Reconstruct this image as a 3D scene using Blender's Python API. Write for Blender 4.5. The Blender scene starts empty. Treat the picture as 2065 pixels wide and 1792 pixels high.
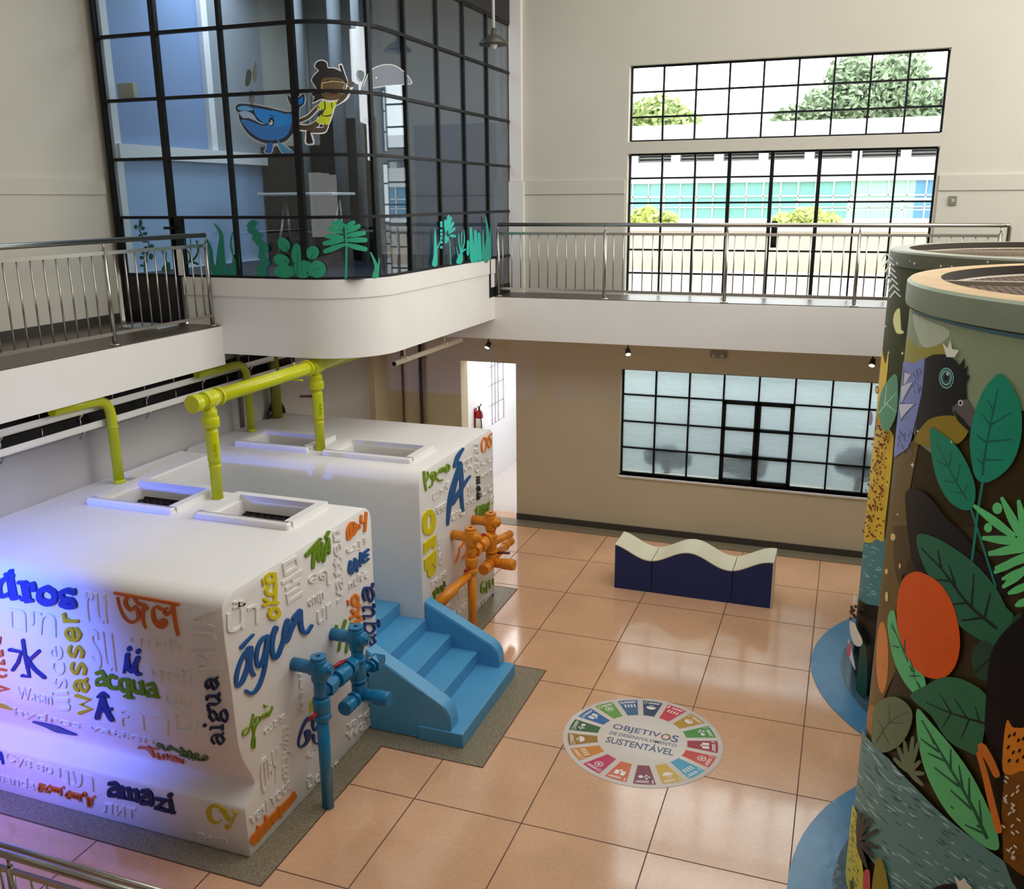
import bpy, bmesh, math, random
from mathutils import Vector, Matrix
random.seed(11)
PI = math.pi
SC = bpy.context.scene
COL = SC.collection

# ------------------------------------------------------------------ camera
W_PX, H_PX = 2065.0, 1792.0
cam_d = bpy.data.cameras.new('camera'); cam = bpy.data.objects.new('camera', cam_d); COL.objects.link(cam)
cam_d.sensor_fit = 'HORIZONTAL'; cam_d.sensor_width = 36.0
cam_d.lens = 36.0 * 1856.42 / W_PX
cam_d.clip_start = 0.05; cam_d.clip_end = 300
yaw, pitch, roll = -0.3490, 0.2600, -0.0079
fw = Vector((math.sin(yaw)*math.cos(pitch), math.cos(yaw)*math.cos(pitch), -math.sin(pitch)))
rt = Vector((math.cos(yaw), -math.sin(yaw), 0)); up = rt.cross(fw)
r2 = rt*math.cos(roll) + up*math.sin(roll); u2 = up*math.cos(roll) - rt*math.sin(roll)
cam.matrix_world = Matrix(((r2.x,u2.x,-fw.x,3.2432),(r2.y,u2.y,-fw.y,-6.3823),(r2.z,u2.z,-fw.z,5.0994),(0,0,0,1)))
SC.camera = cam

# ------------------------------------------------------------------ exposure, sky, lamps
SC.view_settings.view_transform = 'Standard'; SC.view_settings.look = 'None'
SC.view_settings.gamma = 1.0; SC.view_settings.use_curve_mapping = False
SC.view_settings.exposure = 0.44
SC.cycles.use_denoising = True
SC.cycles.max_bounces = 8; SC.cycles.transparent_max_bounces = 16
SC.cycles.sample_clamp_indirect = 6.0
wd = bpy.data.worlds.new('sky'); SC.world = wd; wd.use_nodes = True
bg = wd.node_tree.nodes['Background']; bg.inputs[0].default_value = (0.95, 0.98, 1.0, 1); bg.inputs[1].default_value = 4.0

def area(name, loc, target, sx, sy, power, col=(1,1,1)):
    l = bpy.data.lights.new(name, 'AREA'); l.shape = 'RECTANGLE'; l.size = sx; l.size_y = sy; l.energy = power; l.color = col
    o = bpy.data.objects.new(name, l); COL.objects.link(o); o.location = loc
    o.rotation_euler = (Vector(target)-Vector(loc)).to_track_quat('-Z', 'Y').to_euler()
    return o
def spot(name, loc, target, power, col, ang, blend=.6, rad=.05):
    l = bpy.data.lights.new(name, 'SPOT'); l.energy = power; l.color = col; l.spot_size = math.radians(ang); l.spot_blend = blend; l.shadow_soft_size = rad
    o = bpy.data.objects.new(name, l); COL.objects.link(o); o.location = loc
    o.rotation_euler = (Vector(target)-Vector(loc)).to_track_quat('-Z', 'Y').to_euler()
    return o
# unseen area lamps added inside the closed hall: overhead, behind the camera, right
area('overhead_fill', (3.2, 1.6, 9.5), (3.2, 1.6, 0), 8.0, 8.0, 300, (1.0, .985, .96))
area('behind_camera_fill', (2.5, -11.7, 5.0), (2.0, 3.0, 5.2), 12.0, 1.6, 75, (1.0, .98, .95))
area('side_daylight_lamp', (9.45, 3.2, 7.0), (-2.0, 1.6, 2.5), 6.4, 3.6, 500, (1.0, .985, .96))  # stands for daylight from the right; no windows are built there
# coloured show lamps in front of the near tank, then lamps for the rooms and court behind
spot('blue_show_lamp', (-3.35, -3.9, 2.95), (-3.35, -1.0, 1.4), 950, (.08, .17, 1.0), 64, 1.0, .06)
spot('pink_show_lamp', (-3.9, -3.0, 1.1), (-3.5, -1.2, 1.0), 40, (1.0, .22, .5), 80, .9, .06)
area('corridor_fill', (-2.1, 9.6, 3.1), (-2.1, 9.6, 0), .6, 3.6, 40)  # unseen area lamp added to brighten the corridor
area('glass_room_lamp', (-3.6, 4.3, 7.9), (-3.9, 4.3, 4), 1.6, 2.6, 60, (.75, .86, 1.0))
area('court_fill', (2.0, 8.25, 3.5), (2.0, 8.2, 0), 6.0, 1.2, 66, (.88, .96, 1.0))  # unseen area lamp added to brighten the frosted window from behind

# ------------------------------------------------------------------ materials
def lin(c):
    return tuple(((v/255.0)/12.92 if v/255.0 <= .04045 else ((v/255.0+.055)/1.055)**2.4) for v in c)
MATS = {}
def mat(name, rgb, rough=.6, metal=0.0, spec=.5, var=0.0, vscale=4.0, bump=0.0, bscale=60.0, coat=0.0, emit=0.0, ecol=None):
    if name in MATS: return MATS[name]
    m = bpy.data.materials.new(name); m.use_nodes = True; nt = m.node_tree; b = nt.nodes['Principled BSDF']
    c = lin(rgb)
    b.inputs['Base Color'].default_value = (*c, 1); b.inputs['Roughness'].default_value = rough; b.inputs['Metallic'].default_value = metal
    b.inputs['Specular IOR Level'].default_value = spec
    if coat: b.inputs['Coat Weight'].default_value = coat; b.inputs['Coat Roughness'].default_value = .1
    if emit:
        b.inputs['Emission Strength'].default_value = emit; b.inputs['Emission Color'].default_value = (*(lin(ecol) if ecol else c), 1)
    tc = nt.nodes.new('ShaderNodeTexCoord')
    if var:
        n = nt.nodes.new('ShaderNodeTexNoise'); n.inputs['Scale'].default_value = vscale; n.inputs['Detail'].default_value = 6
        nt.links.new(tc.outputs['Object'], n.inputs['Vector'])
        r = nt.nodes.new('ShaderNodeMapRange'); r.inputs[1].default_value = .3; r.inputs[2].default_value = .7
        r.inputs[3].default_value = 1-var; r.inputs[4].default_value = 1+var
        nt.links.new(n.outputs['Fac'], r.inputs[0])
        mx = nt.nodes.new('ShaderNodeVectorMath'); mx.operation = 'SCALE'; mx.inputs[0].default_value = c
        nt.links.new(r.outputs[0], mx.inputs['Scale']); nt.links.new(mx.outputs[0], b.inputs['Base Color'])
    if bump:
        n2 = nt.nodes.new('ShaderNodeTexNoise'); n2.inputs['Scale'].default_value = bscale; n2.inputs['Detail'].default_value = 4
        nt.links.new(tc.outputs['Object'], n2.inputs['Vector'])
        bp = nt.nodes.new('ShaderNodeBump'); bp.inputs['Strength'].default_value = bump; bp.inputs['Distance'].default_value = .02
        nt.links.new(n2.outputs['Fac'], bp.inputs['Height']); nt.links.new(bp.outputs[0], b.inputs['Normal'])
    MATS[name] = m; return m
def glass_mat(name, tint, refl=.04):
    m = bpy.data.materials.new(name); m.use_nodes = True; nt = m.node_tree; nt.nodes.clear()
    o = nt.nodes.new('ShaderNodeOutputMaterial'); t = nt.nodes.new('ShaderNodeBsdfTransparent'); g = nt.nodes.new('ShaderNodeBsdfGlossy')
    g.inputs['Roughness'].default_value = .0; t.inputs[0].default_value = (*tint, 1)
    lw = nt.nodes.new('ShaderNodeLayerWeight'); lw.inputs[0].default_value = .5
    pw = nt.nodes.new('ShaderNodeMath'); pw.operation = 'POWER'; pw.inputs[1].default_value = 4.0; nt.links.new(lw.outputs['Facing'], pw.inputs[0])
    f = nt.nodes.new('ShaderNodeMapRange'); f.inputs[3].default_value = refl; f.inputs[4].default_value = 1.0; nt.links.new(pw.outputs[0], f.inputs[0])
    mx = nt.nodes.new('ShaderNodeMixShader'); nt.links.new(f.outputs[0], mx.inputs[0]); nt.links.new(t.outputs[0], mx.inputs[1]); nt.links.new(g.outputs[0], mx.inputs[2])
    nt.links.new(mx.outputs[0], o.inputs[0]); MATS[name] = m; return m
def frosted_mat(name):
    m = bpy.data.materials.new(name); m.use_nodes = True; nt = m.node_tree; nt.nodes.clear()
    o = nt.nodes.new('ShaderNodeOutputMaterial'); r = nt.nodes.new('ShaderNodeBsdfRefraction'); d = nt.nodes.new('ShaderNodeBsdfTranslucent')
    r.inputs['Roughness'].default_value = .38; r.inputs['IOR'].default_value = 1.14; r.inputs[0].default_value = (.90, .95, .97, 1)
    d.inputs[0].default_value = (.85, .9, .92, 1)
    tc = nt.nodes.new('ShaderNodeTexCoord'); mp = nt.nodes.new('ShaderNodeMapping'); mp.inputs['Scale'].default_value = (3.5, 3.5, 17)
    n = nt.nodes.new('ShaderNodeTexNoise'); n.inputs['Scale'].default_value = 1.0; n.inputs['Detail'].default_value = 3
    nt.links.new(tc.outputs['Object'], mp.inputs[0]); nt.links.new(mp.outputs[0], n.inputs['Vector'])
    bp = nt.nodes.new('ShaderNodeBump'); bp.inputs['Strength'].default_value = 1.0; bp.inputs['Distance'].default_value = .14
    nt.links.new(n.outputs['Fac'], bp.inputs['Height']); nt.links.new(bp.outputs[0], r.inputs['Normal'])
    mx = nt.nodes.new('ShaderNodeMixShader'); mx.inputs[0].default_value = .10
    nt.links.new(r.outputs[0], mx.inputs[1]); nt.links.new(d.outputs[0], mx.inputs[2])
    nt.links.new(mx.outputs[0], o.inputs[0]); MATS[name] = m; return m

wall_m = mat('wall cream paint', (203, 199, 185), .75, var=.02, vscale=1.2, bump=.03, bscale=120)
wall_low_m = mat('wall sand paint', (208, 195, 164), .75, var=.03, vscale=1.0, bump=.03, bscale=120)
white_m = mat('white plaster', (234, 231, 226), .6, var=.015, vscale=2)
tank_m = mat('tank white paint', (236, 233, 230), .5, var=.015, vscale=3, bump=.02, bscale=90)
relief_m = mat('relief white paint', (236, 232, 227), .5)
black_m = mat('black window steel', (8, 10, 13), .5, spec=.3)
steel_m = mat('brushed steel', (176, 172, 164), .28, metal=1.0)
blue_m = mat('pool blue paint', (84, 162, 210), .35, var=.03)
pipe_blue_m = mat('pipe blue enamel', (20, 120, 172), .22)
pipe_orange_m = mat('pipe orange enamel', (228, 140, 24), .3)
pipe_yellow_m = mat('pipe yellow enamel', (196, 200, 14), .25)
pipe_olive_m = mat('pipe olive enamel', (120, 122, 20), .4)
red_m = mat('lever red', (165, 20, 28), .35)
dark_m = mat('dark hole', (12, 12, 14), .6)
navy_m = mat('bench navy lacquer', (4, 40, 104), .35)
cream_m = mat('bench cream top', (226, 219, 190), .45)
kick_m = mat('door black panel', (8, 8, 10), .4)
grate_m = mat('dark grating', (38, 32, 30), .5, metal=.3)
rust_m = mat('brown grating', (96, 74, 56), .6)
slab_floor_m = mat('balcony floor brown', (88, 76, 66), .35, var=.06)
conc_m = mat('grey granite', (136, 126, 104), .35, var=.5, vscale=70, bump=.03)
base_m = mat('baseboard dark granite', (72, 68, 60), .3, var=.12, vscale=60)
ceil_m = mat('ceiling white', (214, 212, 206), .8)

def floor_mat():
    m = mat('terracotta tile', (222, 174, 136), .12, var=.09, vscale=1.3, spec=.9)
    nt = m.node_tree; b = nt.nodes['Principled BSDF']
    src = b.inputs['Base Color'].links[0].from_socket
    tc = nt.nodes.new('ShaderNodeTexCoord'); n = nt.nodes.new('ShaderNodeTexNoise'); n.inputs['Scale'].default_value = 26; n.inputs['Detail'].default_value = 8; n.inputs['Roughness'].default_value = .7
    nt.links.new(tc.outputs['Object'], n.inputs['Vector'])
    mr = nt.nodes.new('ShaderNodeMapRange'); mr.inputs[1].default_value = .3; mr.inputs[2].default_value = .7; mr.inputs[3].default_value = .93; mr.inputs[4].default_value = 1.07
    nt.links.new(n.outputs['Fac'], mr.inputs[0])
    v = nt.nodes.new('ShaderNodeVectorMath'); v.operation = 'SCALE'; nt.links.new(src, v.inputs[0]); nt.links.new(mr.outputs[0], v.inputs['Scale']); nt.links.new(v.outputs[0], b.inputs['Base Color'])
    n3 = nt.nodes.new('ShaderNodeTexNoise'); n3.inputs['Scale'].default_value = 3; nt.links.new(tc.outputs['Object'], n3.inputs['Vector'])
    m3 = nt.nodes.new('ShaderNodeMapRange'); m3.inputs[3].default_value = .07; m3.inputs[4].default_value = .16; nt.links.new(n3.outputs['Fac'], m3.inputs[0]); nt.links.new(m3.outputs[0], b.inputs['Roughness'])
    return m
tile_m = floor_mat(); joint_m = mat('tile joint', (96, 66, 46), .6)

# ------------------------------------------------------------------ mesh helpers
class MB:
    """collects shapes into one mesh"""
    def __init__(s): s.bm = bmesh.new(); s.mats = []; s.cur = 0
    def use(s, m):
        if m not in s.mats: s.mats.append(m)
        s.cur = s.mats.index(m); return s
    def face(s, vs, smooth=False):
        try: f = s.bm.faces.new(vs)
        except ValueError: return None
        f.material_index = s.cur; f.smooth = smooth; return f
    def box(s, x0, x1, y0, y1, z0, z1):
        x0, x1 = sorted((x0, x1)); y0, y1 = sorted((y0, y1)); z0, z1 = sorted((z0, z1))
        v = [s.bm.verts.new(p) for p in ((x0,y0,z0),(x1,y0,z0),(x1,y1,z0),(x0,y1,z0),(x0,y0,z1),(x1,y0,z1),(x1,y1,z1),(x0,y1,z1))]
        for q in ((3,2,1,0),(4,5,6,7),(0,1,5,4),(1,2,6,5),(2,3,7,6),(3,0,4,7)): s.face([v[i] for i in q])
        return s
    def bbox(s, x0, x1, y0, y1, z0, z1, b=.01, seg=2):
        n0 = len(s.bm.verts); s.box(x0, x1, y0, y1, z0, z1); s.bm.verts.ensure_lookup_table()
        vs = s.bm.verts[n0:]; es = set(e for v in vs for e in v.link_edges)
        r = bmesh.ops.bevel(s.bm, geom=list(es), offset=b, segments=seg, affect='EDGES', profile=.5)
        for f in r['faces']: f.material_index = s.cur; f.smooth = True
        return s
    def tube(s, pts, r, n=12, caps=True):
        pts = [Vector(p) for p in pts]; rings = []
        rr = r if isinstance(r, (list, tuple)) else [r]*len(pts)
        prev = None
        for i, p in enumerate(pts):
            t = (pts[min(i+1, len(pts)-1)] - pts[max(i-1, 0)])
            if t.length < 1e-9: t = Vector((0,0,1))
            t.normalize()
            a = prev if prev is not None else (Vector((0,0,1)) if abs(t.z) < .9 else Vector((1,0,0)))
            a = a - t*a.dot(t)
            if a.length < 1e-6: a = Vector((1,0,0)) - t*t.x
            a.normalize(); b = t.cross(a); prev = a
            rings.append([s.bm.verts.new(p + (a*math.cos(2*PI*k/n) + b*math.sin(2*PI*k/n))*rr[i]) for k in range(n)])
        for A, B in zip(rings, rings[1:]):
            for k in range(n): s.face([A[k], A[(k+1)%n], B[(k+1)%n], B[k]], True)
        if caps: s.face(rings[0][::-1]); s.face(rings[-1])
        return s
    def lathe(s, c, prof, n=32, axis='z', caps=True):
        rings = []
        for r, h in prof:
            ring = []
            for k in range(n):
                a = 2*PI*k/n; u, v = r*math.cos(a), r*math.sin(a)
                p = (u, v, h) if axis == 'z' else ((h, u, v) if axis == 'x' else (v, h, u))
                ring.append(s.bm.verts.new((c[0]+p[0], c[1]+p[1], c[2]+p[2])))
            rings.append(ring)
        for A, B in zip(rings, rings[1:]):
            for k in range(n): s.face([A[k], A[(k+1)%n], B[(k+1)%n], B[k]], True)
        if caps and prof[0][0] > 1e-6: s.face(rings[0][::-1])
        if caps and prof[-1][0] > 1e-6: s.face(rings[-1])
        return s
    def prism(s, pts, a0, a1, axis='x'):
        """closed outline in the plane across AXIS, swept from a0 to a1"""
        def P(p, a): return (a, p[0], p[1]) if axis == 'x' else ((p[0], a, p[1]) if axis == 'y' else (p[0], p[1], a))
        A = [s.bm.verts.new(P(p, a0)) for p in pts]; B = [s.bm.verts.new(P(p, a1)) for p in pts]; n = len(pts)
        for k in range(n): s.face([A[k], A[(k+1)%n], B[(k+1)%n], B[k]])
        s.face(A[::-1]); s.face(B); return s
    def ball(s, c, r, sx=1, sy=1, sz=1, sub=2):
        n0 = len(s.bm.faces)
        bmesh.ops.create_icosphere(s.bm, subdivisions=sub, radius=r, matrix=Matrix.Translation(c) @ Matrix.Diagonal((sx, sy, sz, 1)))
        s.bm.faces.ensure_lookup_table()
        for f in s.bm.faces[n0:]: f.material_index = s.cur; f.smooth = True
        return s
    def build(s, name, m=None, parent=None, loc=None, sharp=None):
        bmesh.ops.recalc_face_normals(s.bm, faces=s.bm.faces)
        me = bpy.data.meshes.new(name); s.bm.to_mesh(me); s.bm.free()
        for q in (s.mats or [m]): me.materials.append(q)
        if sharp is not None: me.set_sharp_from_angle(angle=math.radians(sharp))
        o = bpy.data.objects.new(name, me); COL.objects.link(o)
        if parent:
            o.parent = parent
            if loc is None: # geometry written in world coordinates
                o.matrix_parent_inverse = Matrix.Translation(-wloc(parent))
        if loc is not None: o.location = loc
        return o
def wloc(o):
    v = Vector((0,0,0))
    while o is not None: v = v + o.location + o.matrix_parent_inverse.translation; o = o.parent
    return v
def tag(o, label=None, cat=None, group=None, kind=None):
    if label: o['label'] = label
    if cat: o['category'] = cat
    if group: o['group'] = group
    if kind: o['kind'] = kind
    return o
def thing(name, label, cat, loc, group=None):
    o = bpy.data.objects.new(name, None); COL.objects.link(o); o.location = loc; o.empty_display_size = .1
    return tag(o, label, cat, group)
def struct(name, mb, m=None, parent=None, label=None):
    o = mb.build(name, m, parent)
    if parent is None: o['kind'] = 'structure'
    if label: o['label'] = label
    return o
def holes_wall(mb, us, vs, holes, mk):
    """boxes for a wall spread over us x vs with rectangular holes; mk(u0,u1,v0,v1)"""
    U = sorted(set(list(us) + [h[0] for h in holes] + [h[1] for h in holes])); V = sorted(set(list(vs) + [h[2] for h in holes] + [h[3] for h in holes]))
    for a, b in zip(U, U[1:]):
        run = None
        for c, d in zip(V, V[1:]):
            inside = any(h[0]-1e-6 <= a and b <= h[1]+1e-6 and h[2]-1e-6 <= c and d <= h[3]+1e-6 for h in holes)
            if inside:
                if run: mk(a, b, run[0], run[1]); run = None
            else: run = (run[0], d) if run else (c, d)
        if run: mk(a, b, run[0], run[1])

# ------------------------------------------------------------------ room shell
YB = 7.16           # inner face of the wall with the windows
ZB = 3.72           # balcony floor
XL, XR, YF, ZC = -5.0, 9.6, -12.0, 9.7
joints_x = [-5.6, -4.48, -3.36, -2.24, -1.117, 0.0, 1.0, 2.079, 3.173, 4.26, 5.34, 6.42, 7.5, 8.58]
joints_y = [-11.72+1.1656*k for k in range(16)]
mb = MB(); mb.use(tile_m).box(-6, XR, YF, YB+.3, -.2, 0).use(joint_m)
for x in joints_x: mb.box(x-.005, x+.005, YF, 6.86, -.01, .0012)
for y in joints_y:
    if y < 6.5: mb.box(-6, XR, y-.005, y+.005, -.01, .0011)
floor = struct('floor', mb)
mb = MB().use(conc_m)
mb.box(-4.1, -.65, -1.43, .56, -.01, .003).box(-4.1, .40, .56, 2.49, -.01, .0031).box(-4.1, -.65, 2.49, 4.49, -.01, .0032)
mb.use(joint_m)
for a in ((-.655,-.645,-1.43,.56),(.395,.405,.56,2.49),(-.655,-.645,2.49,4.49),(-4.1,-.65,-1.435,-1.425),(-.65,.40,.555,.565),(-.65,.40,2.485,2.495),(-4.1,-.65,4.485,4.495)): mb.box(a[0],a[1],a[2],a[3],-.005,.0045)
struct('trim_1', mb, label='grey granite border set in the tiles around the white tanks')
mb = MB().use(conc_m).box(-4.1, XR, 6.86, YB, -.01, .003).use(joint_m).box(-4.1, XR, 6.855, 6.865, -.005, .0045)
struct('trim_2', mb, label='grey granite border along the window wall')

win1 = (.11, 4.21, 5.88, 6.90); win2 = (.11, 4.20, ZB, 5.72); win3 = (.085, 4.17, .925, 2.60); door1 = (-2.56, -1.61, 0, 2.593)
mb = MB()
holes_wall(mb, (-5.9, XR), (3.35, ZC), [win1, win2], lambda a,b,c,d: mb.box(a, b, YB, YB+.28, c, d))
struct('wall_back', mb, wall_m)
mb = MB()
holes_wall(mb, (-5.9, XR), (0, 3.35), [win3, door1], lambda a,b,c,d: mb.box(a, b, YB, YB+.28, c, d))
struct('wall_back_lower', mb, wall_low_m)
struct('baseboard_back', MB().box(-1.61, XR, YB-.015, YB, 0, .105), base_m)
mb = MB()
for a, b in ((-1.66, .09), (4.23, XR)): mb.box(a, b, YB-.03, YB, ZB, 5.17).box(a, b, YB-.045, YB, 5.17, 5.36)
struct('trim_3', mb, wall_m, label='raised plaster band on the upper window wall')
mb = MB()
mb.bbox(-1.67, -1.47, YB-.07, YB, 5.36, ZC, .01).bbox(-1.67, -1.44, YB-.1, YB, ZB, 5.36, .01)
struct('trim_4', mb, white_m, label='white pilaster at the end of the glazing')
# left side: upper wall behind the balcony, lower wall behind the tanks
struct('wall_left', MB().box(XL-.3, XL, YF, YB+.28, ZB-.1, ZC), wall_m)
mb = MB().box(XL, XL+.03, YF, 2.44, ZB, 5.19).box(XL, XL+.045, YF, 2.44, 5.19, 5.36)
struct('trim_5', mb, wall_m, label='raised plaster band on the left wall')
struct('baseboard_left', MB().box(XL, XL+.05, YF, 2.44, ZB, ZB+.1), base_m)
struct('wall_left_lower', MB().box(-4.35, -4.005, YF, YB, 0, 3.4), mat('wall grey paint', (176, 172, 164), .75, var=.03, vscale=1.0))
struct('trim_7', MB().box(-4.005, -3.9, 6.72, YB, 0, 3.25), wall_low_m, label='shallow wall pier in the corner left of the doorway')
struct('wall_right', MB().box(XR, XR+.3, YF, YB+.3, 0, ZC), wall_m)
struct('wall_front', MB().box(-5.3, XR+.3, YF-.3, YF, 0, ZC), wall_m)
struct('ceiling', MB().box(-5.3, XR+.3, YF-.3, YB+.3, ZC, ZC+.25), ceil_m)

# balconies
mb = MB().use(white_m).box(-3.9, XR, 6.40, YB, 3.09, ZB-.012).use(slab_floor_m).box(-1.66, XR, 6.42, YB, ZB-.012, ZB)
struct('balcony_back', mb, label='white balcony slab in front of the tall windows')
mb = MB().use(white_m).box(XL-.2, -3.55, YF, 2.5, 3.26, ZB-.012).use(slab_floor_m).box(XL, -3.56, YF, 2.5, ZB-.012, ZB)
struct('balcony_left', mb, label='white balcony slab along the left wall')

struct('balcony_front', MB().box(XL, XR, YF, -5.95, 3.15, ZB), white_m, label='white balcony slab the photograph is taken from')
# base of the glazed room: rounded front corner
GX, GY, GR = -2.43, 3.25, .75
def arc_outline(r, x0, y1, n=14):
    pts = [(x0, GY-r)] + [(GX + r*math.sin(a), GY - r*math.cos(a)) for a in [PI/2*k/n for k in range(n+1)]] + [(GX+r, y1)]
    return pts
mb = MB()
o1 = arc_outline(GR+.03, -4.02, 6.41); o2 = arc_outline(GR+.015, -4.02, 6.41)
mb.prism(o1 + [(-4.02, 6.41)], 4.06, 4.265, 'z'); mb.prism(o2 + [(-4.02, 6.41)], 3.39, 4.06, 'z')
for f in mb.bm.faces: f.smooth = abs(f.normal.z) < .5
struct('glass_room_base', mb, white_m, label='white rounded parapet carrying the glazed room').data.set_sharp_from_angle(angle=math.radians(40))
COLS=['m bark', 'm bark dark', 'm beak', 'm bird blue', 'm bird pale', 'm black', 'm cream', 'm earth', 'm eye dark', 'm eye ring', 'm feather', 'm fern dark', 'm fleck', 'm jaguar', 'm jaguar brown', 'm jaguar yellow', 'm leaf deep', 'm leaf dim', 'm leaf grey', 'm leaf light', 'm leaf mid', 'm leaf night', 'm leaf pale', 'm leaf sea', 'm leaf teal', 'm leaf teal2', 'm leaf vein', 'm leaf vein2', 'm line blue', 'm mint', 'm moon', 'm night', 'm night green', 'm olive leaf', 'm olive pale', 'm orange', 'm pink', 'm plum', 'm red', 'm sage', 'm sage pale', 'm slate', 'm spot', 'm star', 'm stem', 'm tan', 'm tan dark', 'm throat', 'm throat dark', 'm twig', 'm umber', 'm vein grey', 'm vein night', 'm water', 'm water dark', 'm water light', 'm water2', 'm white petal', 'm yellow bird', 'sea aqua', 'sea aqua dark', 'sea green', 'sea teal', 'sea teal dark', 'sticker black', 'sticker blue', 'sticker blue dark', 'sticker blue mid', 'sticker brown', 'sticker grey', 'sticker grey light', 'sticker navy', 'sticker pale', 'sticker red', 'sticker skin', 'sticker slate', 'sticker smoke', 'sticker tan', 'sticker white', 'sticker yellow', 'word amber', 'word black', 'word blue', 'word green', 'word ink', 'word lime', 'word mustard', 'word navy', 'word olive', 'word orange', 'word royal', 'word rust', 'word teal', 'word yellow']
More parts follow.
